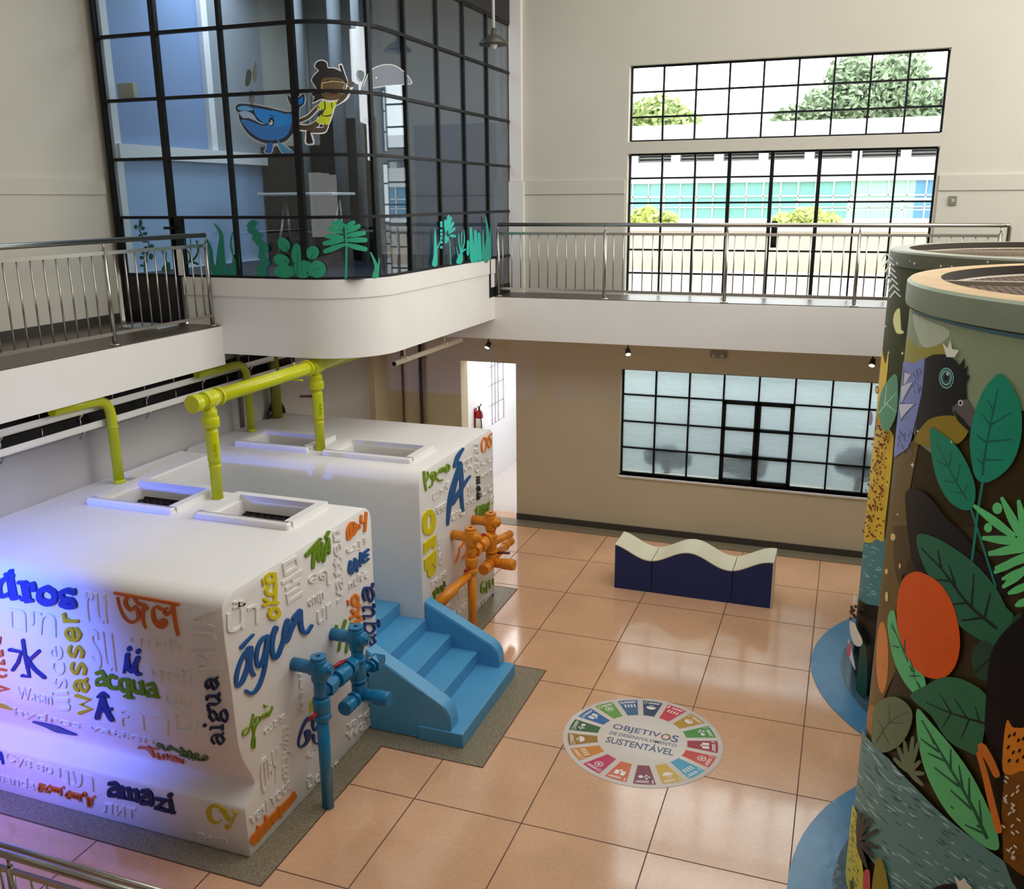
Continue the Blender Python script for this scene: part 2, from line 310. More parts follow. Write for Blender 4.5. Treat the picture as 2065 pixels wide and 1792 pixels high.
SHAPES=[
('T1R','raised_word','blue handwritten raised word',"S82 -924 1851 -907 1829 -1009 1841 -985 1812 -1089 1826 -1058 1789;S82 -985 1767 -960 1737 -1065 1752 -1033 1722 -1145 1685 -1108 1657 -1189 1600 -1148 1577 -1173 1518 -1149 1533 -1088 1511 -1126 1548 -1016 1576 -1062 1611 -962 1657 -1014 1690 -936 1725 -992 1757;P82 -984 1774 -939 1736 -949 1661 -1000 1660 -1043 1708 -1026 1765;S82 -986 1760 -934 1731 -1009 1671 -961 1646 -1008 1587 -963 1572 -974 1512 -935 1506;S82 -738 1760 -723 1725 -823 1769 -794 1736 -895 1725 -857 1698 -928 1636 -888 1617 -906 1547 -875 1554 -826 1538 -864 1571 -766 1606 -812 1636 -719 1707 -768 1736;S82 -763 1752 -719 1730 -794 1612 -752 1588 -855 1475 -817 1448 -942 1395 -910 1363 -1009 1394 -1006 1364 -1058 1443 -1083 1430;S82 -654 1779 -598 1738 -697 1730 -643 1697 -723 1636 -672 1613 -702 1522 -662 1518 -611 1498 -648 1531 -526 1586 -567 1613 -448 1711 -489 1736;S82 -485 1766 -432 1730 -526 1713 -476 1682 -549 1647 -500 1623 -540 1581 -503 1583 -462 1568 -508 1605 -388 1637 -443 1679 -244 1727 -305 1774;P82 -255 1761 -329 1767 -393 1744 -361 1707 -268 1650 -254 1712;S82 -309 1757 -242 1730 -305 1649 -247 1628 -276 1562 -231 1557 -191 1501 -211 1532 -100 1537 -126 1560"),
('T1R','raised_word','yellow raised word',"S93 -658 2256 -632 2224 -710 2243 -671 2218 -699 2181 -672 2192 -608 2151 -633 2183 -567 2189 -610 2203 -606 2241 -639 2235;S93 -601 2221 -560 2207 -602 2131 -560 2115 -610 2064 -569 2047;S93 -751 2236 -729 2230 -744 2182 -722 2175;S93 -698 2157 -662 2128 -732 2128 -690 2113 -686 2069 -669 2088 -605 2044 -631 2076 -566 2076 -605 2102;S93 -609 2065 -570 2046 -630 1988 -592 1970;S93 -757 2068 -733 2076 -682 1998 -669 2015 -564 1943 -561 1966;S93 -757 2007 -768 2034 -670 1993 -681 2020;S93 -681 1935 -685 1965 -606 1910 -586 1928 -590 1877 -546 1857 -615 1864 -595 1831 -658 1880 -682 1866 -676 1914 -718 1935 -635 1923 -665 1955"),
('T1R','raised_word','green raised word near the top edge',"S83 -85 2176 -129 2217 26 2211 -12 2246 139 2243 107 2273;S83 -9 2237 61 2206 -31 2154 25 2130 -48 2063 -6 2044;S83 62 2218 118 2193 39 2141 89 2122 73 2062 77 2087 139 2102 100 2120 157 2203 124 2216;S83 128 2222 154 2212 97 2089 122 2079;S83 222 2229 260 2209 164 2142 202 2124 127 2056 165 2038;S83 218 2226 264 2212 227 2147 265 2134 225 2087 254 2076;S83 191 2108 172 2129 254 2115 234 2136;S83 251 2288 273 2273 191 2262 224 2239"),
('T1R','raised_word','orange raised word in the top corner',"S89 598 2092 561 2104 599 2169 562 2185 652 2217 625 2240 699 2204 725 2212 732 2148 771 2135 687 2122 716 2099 581 2104 606 2081;S89 630 2232 662 2221 608 2096 640 2084;S89 695 2210 728 2198 669 2106 702 2094;S89 774 2164 810 2156 782 2135 818 2127;S89 822 2239 855 2228 818 2180 848 2177 896 2150 877 2171 936 2173 905 2191;S89 915 2238 952 2224 875 2075 912 2061"),
('T1R','raised_word','blue raised word below the orange one',"S82 570 1870 628 1844 549 1794 603 1775 613 1729 592 1762 682 1764 636 1789 705 1848 661 1867;S82 730 1724 688 1740 734 1829 706 1856 781 1738 750 1765 815 1864 773 1881;S82 931 1872 959 1844 827 1856 867 1833 831 1759 861 1764 949 1751 921 1779;S82 855 1792 830 1817 945 1799 919 1825"),
('T1R','raised_word','orange raised word above the blue tap pipe',"S89 636 1526 673 1492 575 1509 623 1483 593 1423 635 1422 703 1377 660 1410 722 1454 671 1470 673 1511 636 1507;S89 501 1511 532 1502 511 1470 543 1460;S89 695 1382 742 1355 641 1314 687 1286;S89 554 1390 591 1392 634 1302 664 1311 722 1244 739 1262;S89 553 1305 531 1337 676 1291 653 1324;S89 731 1245 757 1207 593 1257 629 1222 554 1210 597 1184;S89 626 1250 660 1250 682 1182 717 1181"),
('T1R','raised_word','green raised word behind the blue tap pipe',"S83 422 1346 468 1318 355 1253 396 1228 291 1118 327 1097;S83 272 1363 313 1343 269 1339 311 1320;S83 533 1270 569 1247 479 1194 515 1173 416 1039 453 1018;S83 357 1256 355 1277 458 1217 455 1238"),
('T1R','raised_word','slim green handwritten raised word',"S85 -1094 1132 -1086 1120 -1147 1131 -1136 1120 -1156 1095 -1146 1098 -1097 1072 -1106 1085 -1051 1102 -1064 1113 -999 1182 -1013 1192;S85 -1012 1199 -998 1190 -1031 1099 -1017 1092 -1021 975 -1007 967 -1038 915 -1025 904 -1047 928 -1061 935 -1030 995 -1044 1005 -979 1075 -991 1086 -930 1085 -942 1097 -913 1121 -926 1123 -969 1153 -959 1141 -993 1118 -980 1108;S85 -827 1113 -822 1101 -883 1124 -873 1111 -898 1098 -887 1098 -847 1076 -857 1089 -805 1099 -807 1110 -814 1064 -820 1077 -763 1094 -776 1106 -747 1114 -762 1125;S85 -862 1194 -850 1191 -849 1169 -844 1174 -820 1161 -825 1172"),
('T1R','raised_word','dark blue curly raised word behind the blue pipe foot',"S87 -220 722 -212 694 -293 743 -268 715 -379 692 -353 670 -440 605 -416 589 -415 531 -403 543 -320 499 -345 530 -231 528 -266 564;P87 -331 637 -254 615 -236 538 -294 507 -315 553;P87 -266 737 -201 716 -218 685 -257 699;S87 -195 689 -162 667 -215 633 -182 615 -185 556 -172 569 -109 549 -137 576 -62 581 -93 608;S87 -213 533 -180 514 -213 471 -181 459 -146 400 -162 428 -73 427 -103 455"),
('T1R','raised_word','orange brushed raised word along the bottom',"S80 -1080 76 -1165 189 -1032 87 -1108 195 -919 92 -990 196 -778 97 -844 194 -658 97 -719 185 -533 105 -590 183;S80 -1088 224 -1057 203 -1092 109 -1060 88;S80 -977 240 -945 216 -997 128 -965 104;S80 -907 186 -875 170 -892 120 -859 103;S80 -798 199 -764 180 -786 102 -752 82;S80 -575 191 -539 165 -587 146 -552 120"),
('T1R','raised_word','yellow raised marks under the blue tap pipe',"S93 -197 872 -158 844 -210 853 -171 825;S93 -210 821 -167 791 -224 796 -181 766;S93 272 581 309 561 272 507 306 497 357 455 337 484 523 448 498 478"),
('T1R','raised_word','dark blue serif raised word at the rear edge',"S87 840 910 808 914 808 956 771 973 840 972 826 997 962 916 954 940 1005 922 972 948;S87 859 972 897 954 859 921 896 911 926 847 928 867 1007 853 968 873 965 927 931 933;S87 804 1149 839 1127 773 1107 810 1094 839 1022 860 1029 938 975 919 1001 1008 999 970 1018 967 1076 932 1082;T87 791 1142 793 1161 1074 1012 1076 1032;T87 1095 983 1055 1000 1095 1043 1056 1060;S87 812 1192 775 1205 799 1217 788 1241 935 1155 926 1180 1010 1171 972 1188 958 1254 925 1259;S87 813 1276 776 1289 800 1309 790 1332 995 1223 988 1246 1011 1260 973 1272;S87 848 1372 813 1379 816 1443 779 1458 851 1490 830 1515 971 1443 957 1468 1012 1470 976 1490;S87 866 1492 904 1477 866 1409 902 1398 931 1311 933 1331 1012 1349 974 1366 972 1451 936 1460"),
('T2R','raised_word','large blue brushed raised letter',"S92 3265 2272 3318 2242 3086 2234 3192 2184 2991 2142 3081 2104;S92 3144 2119 3237 2082 2997 1994 3123 1943 2859 1855 3017 1790 2792 1711 2907 1667 2757 1508 2828 1482;S92 3141 2106 3256 2078 3167 1923 3276 1893 3154 1735 3252 1706 3192 1529 3275 1505;S92 3466 1877 3505 1853 3302 1853 3371 1813 3066 1783 3160 1728 2864 1735 2980 1664;P92 3115 2074 3183 2113 3245 2031 3249 1941 3156 1927 3043 1960"),
('T2R','raised_word','green curly raised word near the front edge',"S85 2192 2275 2247 2260 2195 2180 2243 2168 2226 2070 2267 2061;S85 2287 2253 2318 2247 2298 2214 2329 2205 2269 2187 2297 2174 2226 2163 2252 2149;S85 2399 2226 2430 2211 2352 2186 2386 2176 2421 2135 2398 2153 2424 2190 2459 2181 2389 2089 2421 2075 2322 2080 2342 2063;S85 2469 2202 2503 2195 2495 2128 2526 2126 2590 2064 2602 2076 2689 2042 2682 2059;S85 2464 2112 2439 2125 2556 2163 2530 2176;S85 2595 2160 2566 2170 2593 2194 2602 2204 2624 2147 2610 2162 2653 2190 2647 2204 2684 2137 2669 2152 2711 2188 2694 2203 2723 2142 2752 2138;S85 2803 2203 2834 2189 2761 2173 2794 2163 2779 2110 2801 2115 2868 2114 2837 2128 2888 2159 2854 2165 2837 2196 2815 2192"),
('T2R','raised_word','orange raised word in the top rear corner',"S89 3940 2236 3973 2222 3861 2182 3898 2172 3886 2073 3920 2069 4003 2042 3970 2057 4057 2132 4019 2142 4039 2205 4004 2207 3960 2235 3953 2223;S89 4221 2228 4247 2211 4100 2211 4134 2197 4066 2130 4104 2121 4131 2052 4131 2066 4220 2091 4181 2102 4169 2182 4141 2179 4080 2174 4112 2158"),
('T2R','raised_word','black raised word set upright',"S81 3712 1768 3699 1796 3803 1750 3790 1778;S81 3710 1733 3697 1760 3801 1715 3788 1742;S81 3708 1697 3695 1725 3800 1679 3786 1707;S81 3725 1666 3766 1644 3684 1645 3731 1630 3742 1589 3743 1607 3813 1606 3766 1620 3765 1655 3725 1656;S81 3710 1553 3698 1580 3793 1534 3780 1562;S81 3702 1527 3703 1549 3794 1499 3795 1521;S81 3712 1493 3691 1519 3776 1483 3755 1510;S81 3698 1583 3730 1573 3694 1505 3727 1494"),
('T2R','raised_word','green brushed raised word above the orange pipes',"S83 3651 1368 3612 1391 3725 1388 3686 1411;S83 3673 1411 3720 1394 3650 1316 3697 1299;S83 3774 1385 3821 1369 3750 1276 3798 1259;S83 3867 1371 3915 1353 3824 1252 3872 1234;S83 3961 1348 4010 1330 3918 1243 3967 1224;S83 4058 1339 4107 1321 4014 1226 4064 1208;S83 3862 1304 3840 1328 4073 1280 4050 1305"),
('T2R','raised_word','big yellow raised letters stacked down the front edge',"S93 2264 1826 2345 1760 2156 1807 2266 1752 2124 1706 2242 1668 2167 1587 2268 1583 2352 1519 2265 1587 2454 1582 2333 1634 2461 1703 2341 1730 2357 1803 2295 1776 2244 1831 2295 1766;Q93 2142 1486 2461 1476 2455 1389 2451 1334 2391 1335 2341 1378 2132 1361;Q93 2140 1294 2449 1302 2454 1174 2434 1085 2339 1170 2380 1178 2314 1180 2286 1161 2362 1113 2434 1085 2383 1033 2276 1025 2214 1077 2201 1165 2143 1158"),
('T2R','raised_word','small dark green raised word above the blue stair wall',"S88 2398 832 2420 811 2338 829 2371 811 2358 775 2372 783 2429 774 2397 793 2392 825 2425 807 2352 749 2386 732;S88 2421 841 2453 829 2430 775 2462 763;S88 2460 814 2440 832 2471 824 2497 819 2485 758 2515 748;S88 2531 819 2561 809 2560 753 2580 756 2636 741 2616 759;S88 2629 834 2662 823 2646 771 2679 760;S88 2579 806 2609 794 2581 725 2611 713"),
('T2R','raised_word','small yellow green raised word by the floor',"S85 3843 345 3878 319 3769 330 3812 309 3765 223 3807 211 3889 168 3854 194 3911 225 3871 233 3791 286 3786 271;S85 3960 284 4002 267 3946 157 3988 139;S85 3993 245 3968 265 4065 243 4040 264;S85 4051 268 4090 253 4065 163 4104 148;S85 4181 236 4213 224 4187 162 4220 150"),
('T2R','raised_word','thin orange raised strokes behind the orange pipe',"S89 3236 1118 3275 1094 3175 1096 3210 1072 3097 1084 3134 1064 3079 1026 3115 1008 2971 953 3003 935;S89 3358 1013 3394 995 3292 953 3326 935 3198 919 3229 899;S89 3333 1056 3360 1050 3362 1007 3389 1001"),
('T1F','raised_word','bold navy slab serif raised word at the upper left',"S90 -3003 2199 -2923 2214 -3001 1993 -2908 2015;S90 -3018 2175 -3020 2203 -2917 2181 -2922 2207;S90 -2939 1990 -2929 2024 -2893 1992 -2883 2026;S90 -2998 2187 -2975 2156 -3085 2129 -3047 2110 -3125 2044 -3072 2054 -3092 1973 -3063 2015 -2997 2003 -3007 2040;S90 -2853 2127 -2771 2150 -2846 1989 -2764 2013;S90 -2881 2125 -2871 2158 -2786 2130 -2776 2163;S90 -2871 1983 -2858 2017 -2756 1984 -2744 2018;S90 -2767 2110 -2782 2145 -2740 2130 -2703 2172 -2750 2095 -2689 2110;S90 -2587 2159 -2566 2119 -2677 2106 -2626 2086 -2695 2011 -2629 2049 -2607 1975 -2587 2038 -2501 2019 -2549 2048 -2475 2117 -2535 2085 -2557 2161 -2597 2116;S90 -2288 2162 -2310 2115 -2372 2167 -2376 2120 -2462 2115 -2410 2107 -2432 2044 -2396 2088 -2346 2040 -2311 2085 -2337 2034 -2294 2015 -2367 2032 -2383 1983 -2436 2044 -2463 1997;S90 -2310 2161 -2281 2165 -2316 2120 -2287 2124;S90 -2472 2032 -2442 2039 -2473 1992 -2443 1999"),
('T1F','raised_word','navy raised character of a few brush strokes',"T87 -2968 1604 -2929 1614 -2979 1469 -2941 1481 -2974 1346 -2938 1359 -2967 1270 -2943 1258 -3032 1277 -3044 1248;T87 -3134 1474 -3119 1506 -3014 1479 -2981 1502 -3066 1392 -3036 1385 -3148 1300 -3121 1288;S87 -2797 1549 -2778 1531 -2916 1450 -2896 1432;S87 -2962 1440 -2928 1462 -2899 1344 -2868 1370 -2800 1277 -2772 1305"),
('T1F','raised_word','yellow raised word set upright',"T86 -2488 990 -2487 1022 -2320 1083 -2353 1081 -2432 1107 -2467 1096 -2316 1177 -2349 1158 -2466 1197 -2483 1166;S86 -2431 1246 -2461 1222 -2454 1274 -2488 1263 -2434 1308 -2443 1333 -2347 1326 -2350 1353 -2313 1364 -2341 1370;S86 -2422 1322 -2389 1331 -2423 1265 -2390 1283 -2375 1226 -2369 1256 -2312 1292 -2345 1285 -2340 1347 -2371 1325;S86 -2460 1488 -2429 1487 -2484 1425 -2450 1439 -2435 1378 -2430 1408 -2382 1442 -2410 1448 -2362 1482 -2357 1511 -2342 1451 -2309 1464 -2363 1403 -2332 1401;S86 -2452 1645 -2422 1644 -2478 1582 -2444 1595 -2431 1534 -2424 1564 -2376 1597 -2404 1604 -2356 1638 -2350 1667 -2337 1607 -2303 1620 -2358 1558 -2328 1557;T86 -2368 1714 -2402 1704 -2363 1816 -2397 1806;S86 -2379 1825 -2382 1797 -2438 1806 -2421 1788 -2470 1741 -2436 1756 -2424 1692 -2402 1721 -2351 1705 -2363 1727 -2296 1775 -2329 1769 -2320 1828 -2351 1809;T86 -2450 1853 -2444 1882 -2311 1876 -2304 1904;T86 -2380 1891 -2402 1863 -2424 1905 -2453 1883 -2420 1937 -2453 1928"),
('T1F','raised_word','orange raised word hanging from a bar',"S91 -1901 2177 -1899 2199 -1296 2170 -1291 2194;S91 -1883 2152 -1867 2157 -1869 2063 -1851 2071 -1826 1981 -1808 1997 -1755 1955 -1751 1978 -1683 2004 -1708 2011 -1672 2073 -1705 2061 -1710 2116 -1718 2087 -1751 2084 -1759 2055 -1780 2111 -1811 2093 -1782 2145 -1813 2148 -1752 2176 -1775 2191;S91 -1719 2167 -1707 2177 -1689 2128 -1672 2148 -1641 2112 -1620 2141 -1621 2089 -1586 2121;S91 -1650 2099 -1617 2102 -1660 2006 -1636 2012 -1640 1936 -1624 1943;S91 -1405 2144 -1404 2126 -1453 2131 -1460 2111 -1505 2146 -1506 2125 -1554 2102 -1530 2102 -1555 2018 -1524 2033 -1513 1965 -1489 1996 -1455 1962 -1446 2002;P91 -1416 2013 -1431 1983 -1463 1966 -1492 1973 -1501 2000 -1485 2030 -1454 2046 -1425 2039;S91 -1449 2095 -1425 2115 -1409 2071 -1412 2096 -1353 2121 -1372 2136;S91 -1367 2163 -1335 2173 -1354 2052 -1329 2060 -1337 1927 -1319 1933"),
('T1F','raised_word','navy raised letter with two dots',"P90 -1805 1728 -1816 1709 -1833 1699 -1849 1704 -1852 1719 -1842 1738 -1824 1748 -1809 1743;P90 -1719 1721 -1729 1703 -1748 1692 -1764 1696 -1768 1712 -1758 1730 -1739 1740 -1723 1737;S90 -1877 1671 -1832 1671 -1901 1590 -1869 1589 -1936 1491 -1917 1491;S90 -1890 1614 -1845 1627 -1893 1533 -1848 1554 -1837 1504 -1852 1537 -1783 1579 -1822 1588 -1734 1656 -1774 1666;S90 -1814 1603 -1767 1610 -1824 1527 -1783 1542 -1793 1492 -1771 1522 -1756 1500 -1754 1524"),
('T1F','raised_word','green bold serif raised word',"S83 -2212 1417 -2222 1446 -2169 1442 -2149 1479 -2156 1408 -2114 1427 -2156 1335 -2111 1350;S83 -2150 1419 -2145 1393 -2227 1382 -2207 1367 -2237 1315 -2214 1343 -2158 1333 -2158 1361;S83 -2006 1447 -2028 1413 -2072 1455 -2064 1424 -2124 1382 -2085 1389 -2102 1316 -2072 1348 -2029 1317 -2018 1353;S83 -1905 1448 -1913 1415 -1977 1431 -1957 1411 -2006 1352 -1969 1368 -1963 1307 -1942 1340 -1911 1322 -1914 1352;S83 -1918 1428 -1875 1439 -1930 1270 -1887 1281;S83 -1964 1267 -1956 1287 -1871 1266 -1863 1286;S83 -1870 1428 -1832 1438 -1872 1346 -1835 1369 -1812 1321 -1798 1357 -1767 1340 -1777 1369;S83 -1785 1433 -1743 1447 -1782 1331 -1739 1345;S83 -1875 1419 -1869 1439 -1844 1421 -1838 1441;S83 -1788 1426 -1782 1446 -1762 1427 -1755 1447;S83 -1767 1327 -1762 1347 -1736 1330 -1731 1349;S83 -1708 1406 -1712 1438 -1668 1424 -1645 1459 -1657 1390 -1617 1408 -1654 1327 -1612 1342;S83 -1651 1410 -1648 1383 -1717 1379 -1699 1362 -1733 1314 -1709 1340 -1662 1321 -1656 1350;S83 -1643 1322 -1635 1341 -1611 1320 -1603 1340"),
('T1F','raised_word','navy raised capital with a roof accent',"S87 -2234 1202 -2252 1218 -2186 1247 -2183 1274 -2148 1222 -2124 1248;S87 -2219 1212 -2173 1212 -2260 1120 -2212 1119 -2323 996 -2273 994;S87 -2218 1200 -2165 1225 -2199 1089 -2148 1117 -2165 1002 -2113 1037;S87 -2249 1064 -2249 1091 -2116 1111 -2115 1138"),
('T1F','raised_word','dark serif raised word set upright near the right edge',"S84 -1128 1017 -1148 999 -1144 1044 -1164 1038 -1124 1079 -1129 1095 -1052 1096 -1054 1114 -1027 1126 -1043 1132;S84 -1110 1090 -1089 1095 -1111 1041 -1092 1052 -1079 1005 -1073 1028 -1028 1062 -1048 1059 -1050 1108 -1068 1094;T84 -1139 1138 -1159 1132 -1148 1144 -1148 1163 -1034 1169 -1031 1188;T84 -1023 1160 -1043 1154 -1021 1202 -1041 1196;S84 -1152 1251 -1135 1266 -1112 1212 -1109 1231 -1062 1276 -1082 1270 -1107 1318 -1109 1299 -1152 1261 -1136 1255;S84 -1079 1239 -1067 1257 -1035 1239 -1052 1245 -1017 1317 -1034 1321 -994 1330 -981 1348 -982 1290 -962 1296 -995 1247 -986 1234 -1018 1261 -1030 1243;T84 -1122 1297 -1141 1286 -1132 1326 -1151 1315;S84 -1131 1343 -1151 1334 -1139 1354 -1142 1371 -1059 1370 -1062 1387 -1016 1417 -1035 1412 -1045 1458 -1061 1443;S84 -1130 1409 -1149 1400 -1137 1425 -1140 1442 -1024 1447 -1025 1465 -1014 1484 -1034 1475;S84 -1107 1513 -1125 1499 -1125 1539 -1145 1534 -1105 1574 -1111 1590 -1035 1589 -1037 1606 -1010 1619 -1026 1624;S84 -1091 1585 -1072 1589 -1093 1536 -1074 1546 -1058 1502 -1055 1521 -1012 1554 -1031 1551 -1033 1601 -1051 1588;P84 -1182 1165 -1197 1146 -1217 1148 -1214 1169 -1192 1179"),
('T1F','raised_word','green raised script low at the right',"S88 -1686 848 -1703 826 -1738 862 -1748 839 -1768 808 -1749 829 -1719 794 -1700 816 -1703 769 -1698 790 -1622 849 -1615 869 -1618 825 -1612 813 -1695 791 -1706 768;S88 -1616 824 -1599 846 -1581 807 -1563 829 -1542 790 -1531 812 -1488 842 -1506 837 -1498 873 -1517 854;S88 -1549 741 -1561 747 -1496 810 -1494 829 -1478 803 -1458 811 -1532 736 -1508 759 -1458 773 -1459 790 -1414 839 -1434 828 -1433 854 -1450 830;S88 -1480 726 -1492 731 -1426 796 -1425 815 -1409 789 -1389 798 -1464 721 -1440 743 -1390 758 -1392 775 -1345 826 -1365 814 -1365 840 -1381 816;S88 -1562 755 -1546 778 -1374 740 -1358 764;S88 -1305 822 -1303 807 -1348 781 -1332 785 -1334 753 -1321 776 -1270 793 -1280 799 -1269 839 -1284 819 -1302 823 -1306 806"),
('T1F','raised_word','small orange raised word under the green script',"S91 -2007 705 -1982 746 -1778 762 -1764 783;S91 -1913 729 -1852 776 -1897 628 -1873 647;S91 -1837 690 -1811 703 -1853 624 -1827 650 -1793 641 -1797 659 -1756 701 -1777 697;S91 -1775 637 -1790 642 -1735 697 -1717 727 -1739 642 -1723 668 -1677 716 -1692 720;S91 -1701 643 -1710 654 -1655 694 -1648 718 -1648 686 -1628 691 -1685 648 -1677 636;S91 -1657 680 -1636 706 -1596 643 -1576 668;S91 -1646 643 -1640 663 -1575 677 -1569 697"),
('T1F','raised_word','dark blue raised strip at the fold',"S87 -3139 724 -3115 751 -3023 698 -2967 762 -2924 662 -2843 758 -2818 668 -2770 728 -2699 678 -2681 702"),
('T1F','raised_word','rust raised word by the left edge',"T91 -3379 1092 -3365 1115 -3239 1090 -3212 1099 -3375 1058 -3377 1036;S91 -3207 1290 -3216 1269 -3289 1284 -3283 1267 -3332 1218 -3307 1230 -3275 1195 -3267 1216 -3218 1225 -3226 1241;S91 -3286 1328 -3277 1349 -3215 1333 -3221 1349 -3209 1377 -3234 1366;S91 -3267 1395 -3266 1413 -3212 1418 -3229 1424 -3204 1469 -3227 1463;S91 -3218 1527 -3236 1526 -3190 1594 -3209 1593"),
('T1F','raised_word','yellow raised strip at the left fold',"S86 -3481 855 -3437 907 -3412 848 -3356 910 -3311 849 -3295 866"),
('T1F','raised_word','orange raised script on the plinth',"S91 -3070 184 -3062 202 -3013 184 -3005 202;S91 -3059 192 -3046 187 -3091 149 -3073 152 -3080 106 -3070 122 -3033 142 -3049 141 -3052 151 -3052 165 -3010 150 -2995 164 -3018 122 -3001 125;S91 -2958 138 -2973 124 -2986 161 -3004 157 -2953 196 -2949 212 -2939 172 -2921 177 -2962 155 -2954 145;S91 -2918 157 -2933 156 -2917 184 -2906 199 -2908 147 -2901 162 -2891 183 -2884 198 -2884 147 -2877 162 -2865 183 -2861 198 -2864 150 -2848 158;T91 -2956 186 -2950 202 -2826 190 -2814 204 -2840 132 -2824 136;P91 -2781 227 -2785 219 -2794 214 -2802 215 -2804 222 -2799 230 -2790 235 -2783 234;S91 -2739 133 -2754 119 -2767 156 -2784 152 -2734 191 -2731 207 -2721 167 -2703 172 -2743 151 -2735 140;S91 -2701 145 -2716 145 -2696 173 -2687 188 -2688 137 -2681 152 -2671 173 -2664 188 -2664 137 -2657 152 -2642 173 -2638 188 -2645 140 -2629 147;T91 -2742 181 -2735 196 -2613 185 -2602 198 -2627 127 -2611 131;S91 -2563 233 -2556 229 -2591 198 -2580 202 -2559 186 -2560 195 -2535 223 -2547 217 -2563 235 -2570 224;S91 -2536 180 -2519 186 -2540 103 -2522 110 -2525 94 -2518 111;S91 -2495 184 -2478 189 -2504 128 -2489 127 -2533 103 -2525 92;S91 -2537 174 -2532 188 -2476 177 -2470 190;P91 -2442 214 -2447 206 -2455 201 -2462 202 -2464 209 -2460 217 -2451 222 -2444 221"),
('T1F','raised_word','bold navy slab serif raised word on the plinth',"S84 -2272 364 -2268 404 -2213 380 -2193 423 -2196 363 -2150 386 -2202 268 -2153 284;S84 -2188 379 -2186 341 -2280 337 -2257 313 -2301 253 -2266 291 -2216 264 -2207 305;S84 -2161 371 -2114 388 -2159 274 -2113 292;S84 -2122 342 -2124 381 -2082 364 -2043 399 -2083 282 -2037 299;S84 -2047 343 -2049 383 -2007 365 -1968 401 -2003 279 -1957 298;S84 -2181 268 -2174 289 -1961 278 -1953 299;S84 -1931 372 -1928 411 -1874 388 -1855 430 -1858 371 -1813 394 -1862 277 -1815 293;S84 -1850 387 -1847 350 -1939 345 -1916 321 -1958 263 -1925 300 -1875 273 -1867 313;S84 -1794 341 -1783 371 -1687 346 -1677 376;S84 -1704 369 -1683 347 -1795 283 -1774 260;S84 -1808 252 -1796 282 -1685 251 -1673 281;S84 -1665 361 -1619 380 -1659 251 -1612 270;P84 -1605 429 -1616 409 -1638 396 -1658 398 -1664 415 -1653 436 -1631 448 -1611 446;S84 -1679 249 -1670 270 -1612 249 -1604 269;S84 -1668 358 -1661 378 -1634 360 -1627 380"),
('T1F','raised_word','yellow thin and thick serif raised word on the plinth',"S86 -1128 403 -1139 394 -1156 444 -1170 421 -1229 435 -1218 409 -1288 359 -1243 364 -1273 275 -1243 300 -1203 254 -1199 274 -1138 307 -1141 312;P86 -1126 413 -1132 398 -1141 391 -1149 394 -1151 407 -1146 421 -1136 429 -1128 425;S86 -1140 404 -1105 431 -1094 321 -1062 346;S86 -1001 417 -992 415 -1053 318 -1039 315 -1093 255 -1083 239 -1101 271 -1123 244;S86 -1158 416 -1153 428 -1091 412 -1086 424;S86 -1032 418 -1026 431 -982 414 -977 426"),
('T1F','raised_word','navy raised letter at the left of the plinth',"S90 -3519 323 -3539 322 -3477 413 -3495 417 -3471 409 -3450 420 -3469 309 -3447 317;S90 -3510 345 -3504 361 -3466 349 -3460 364"),
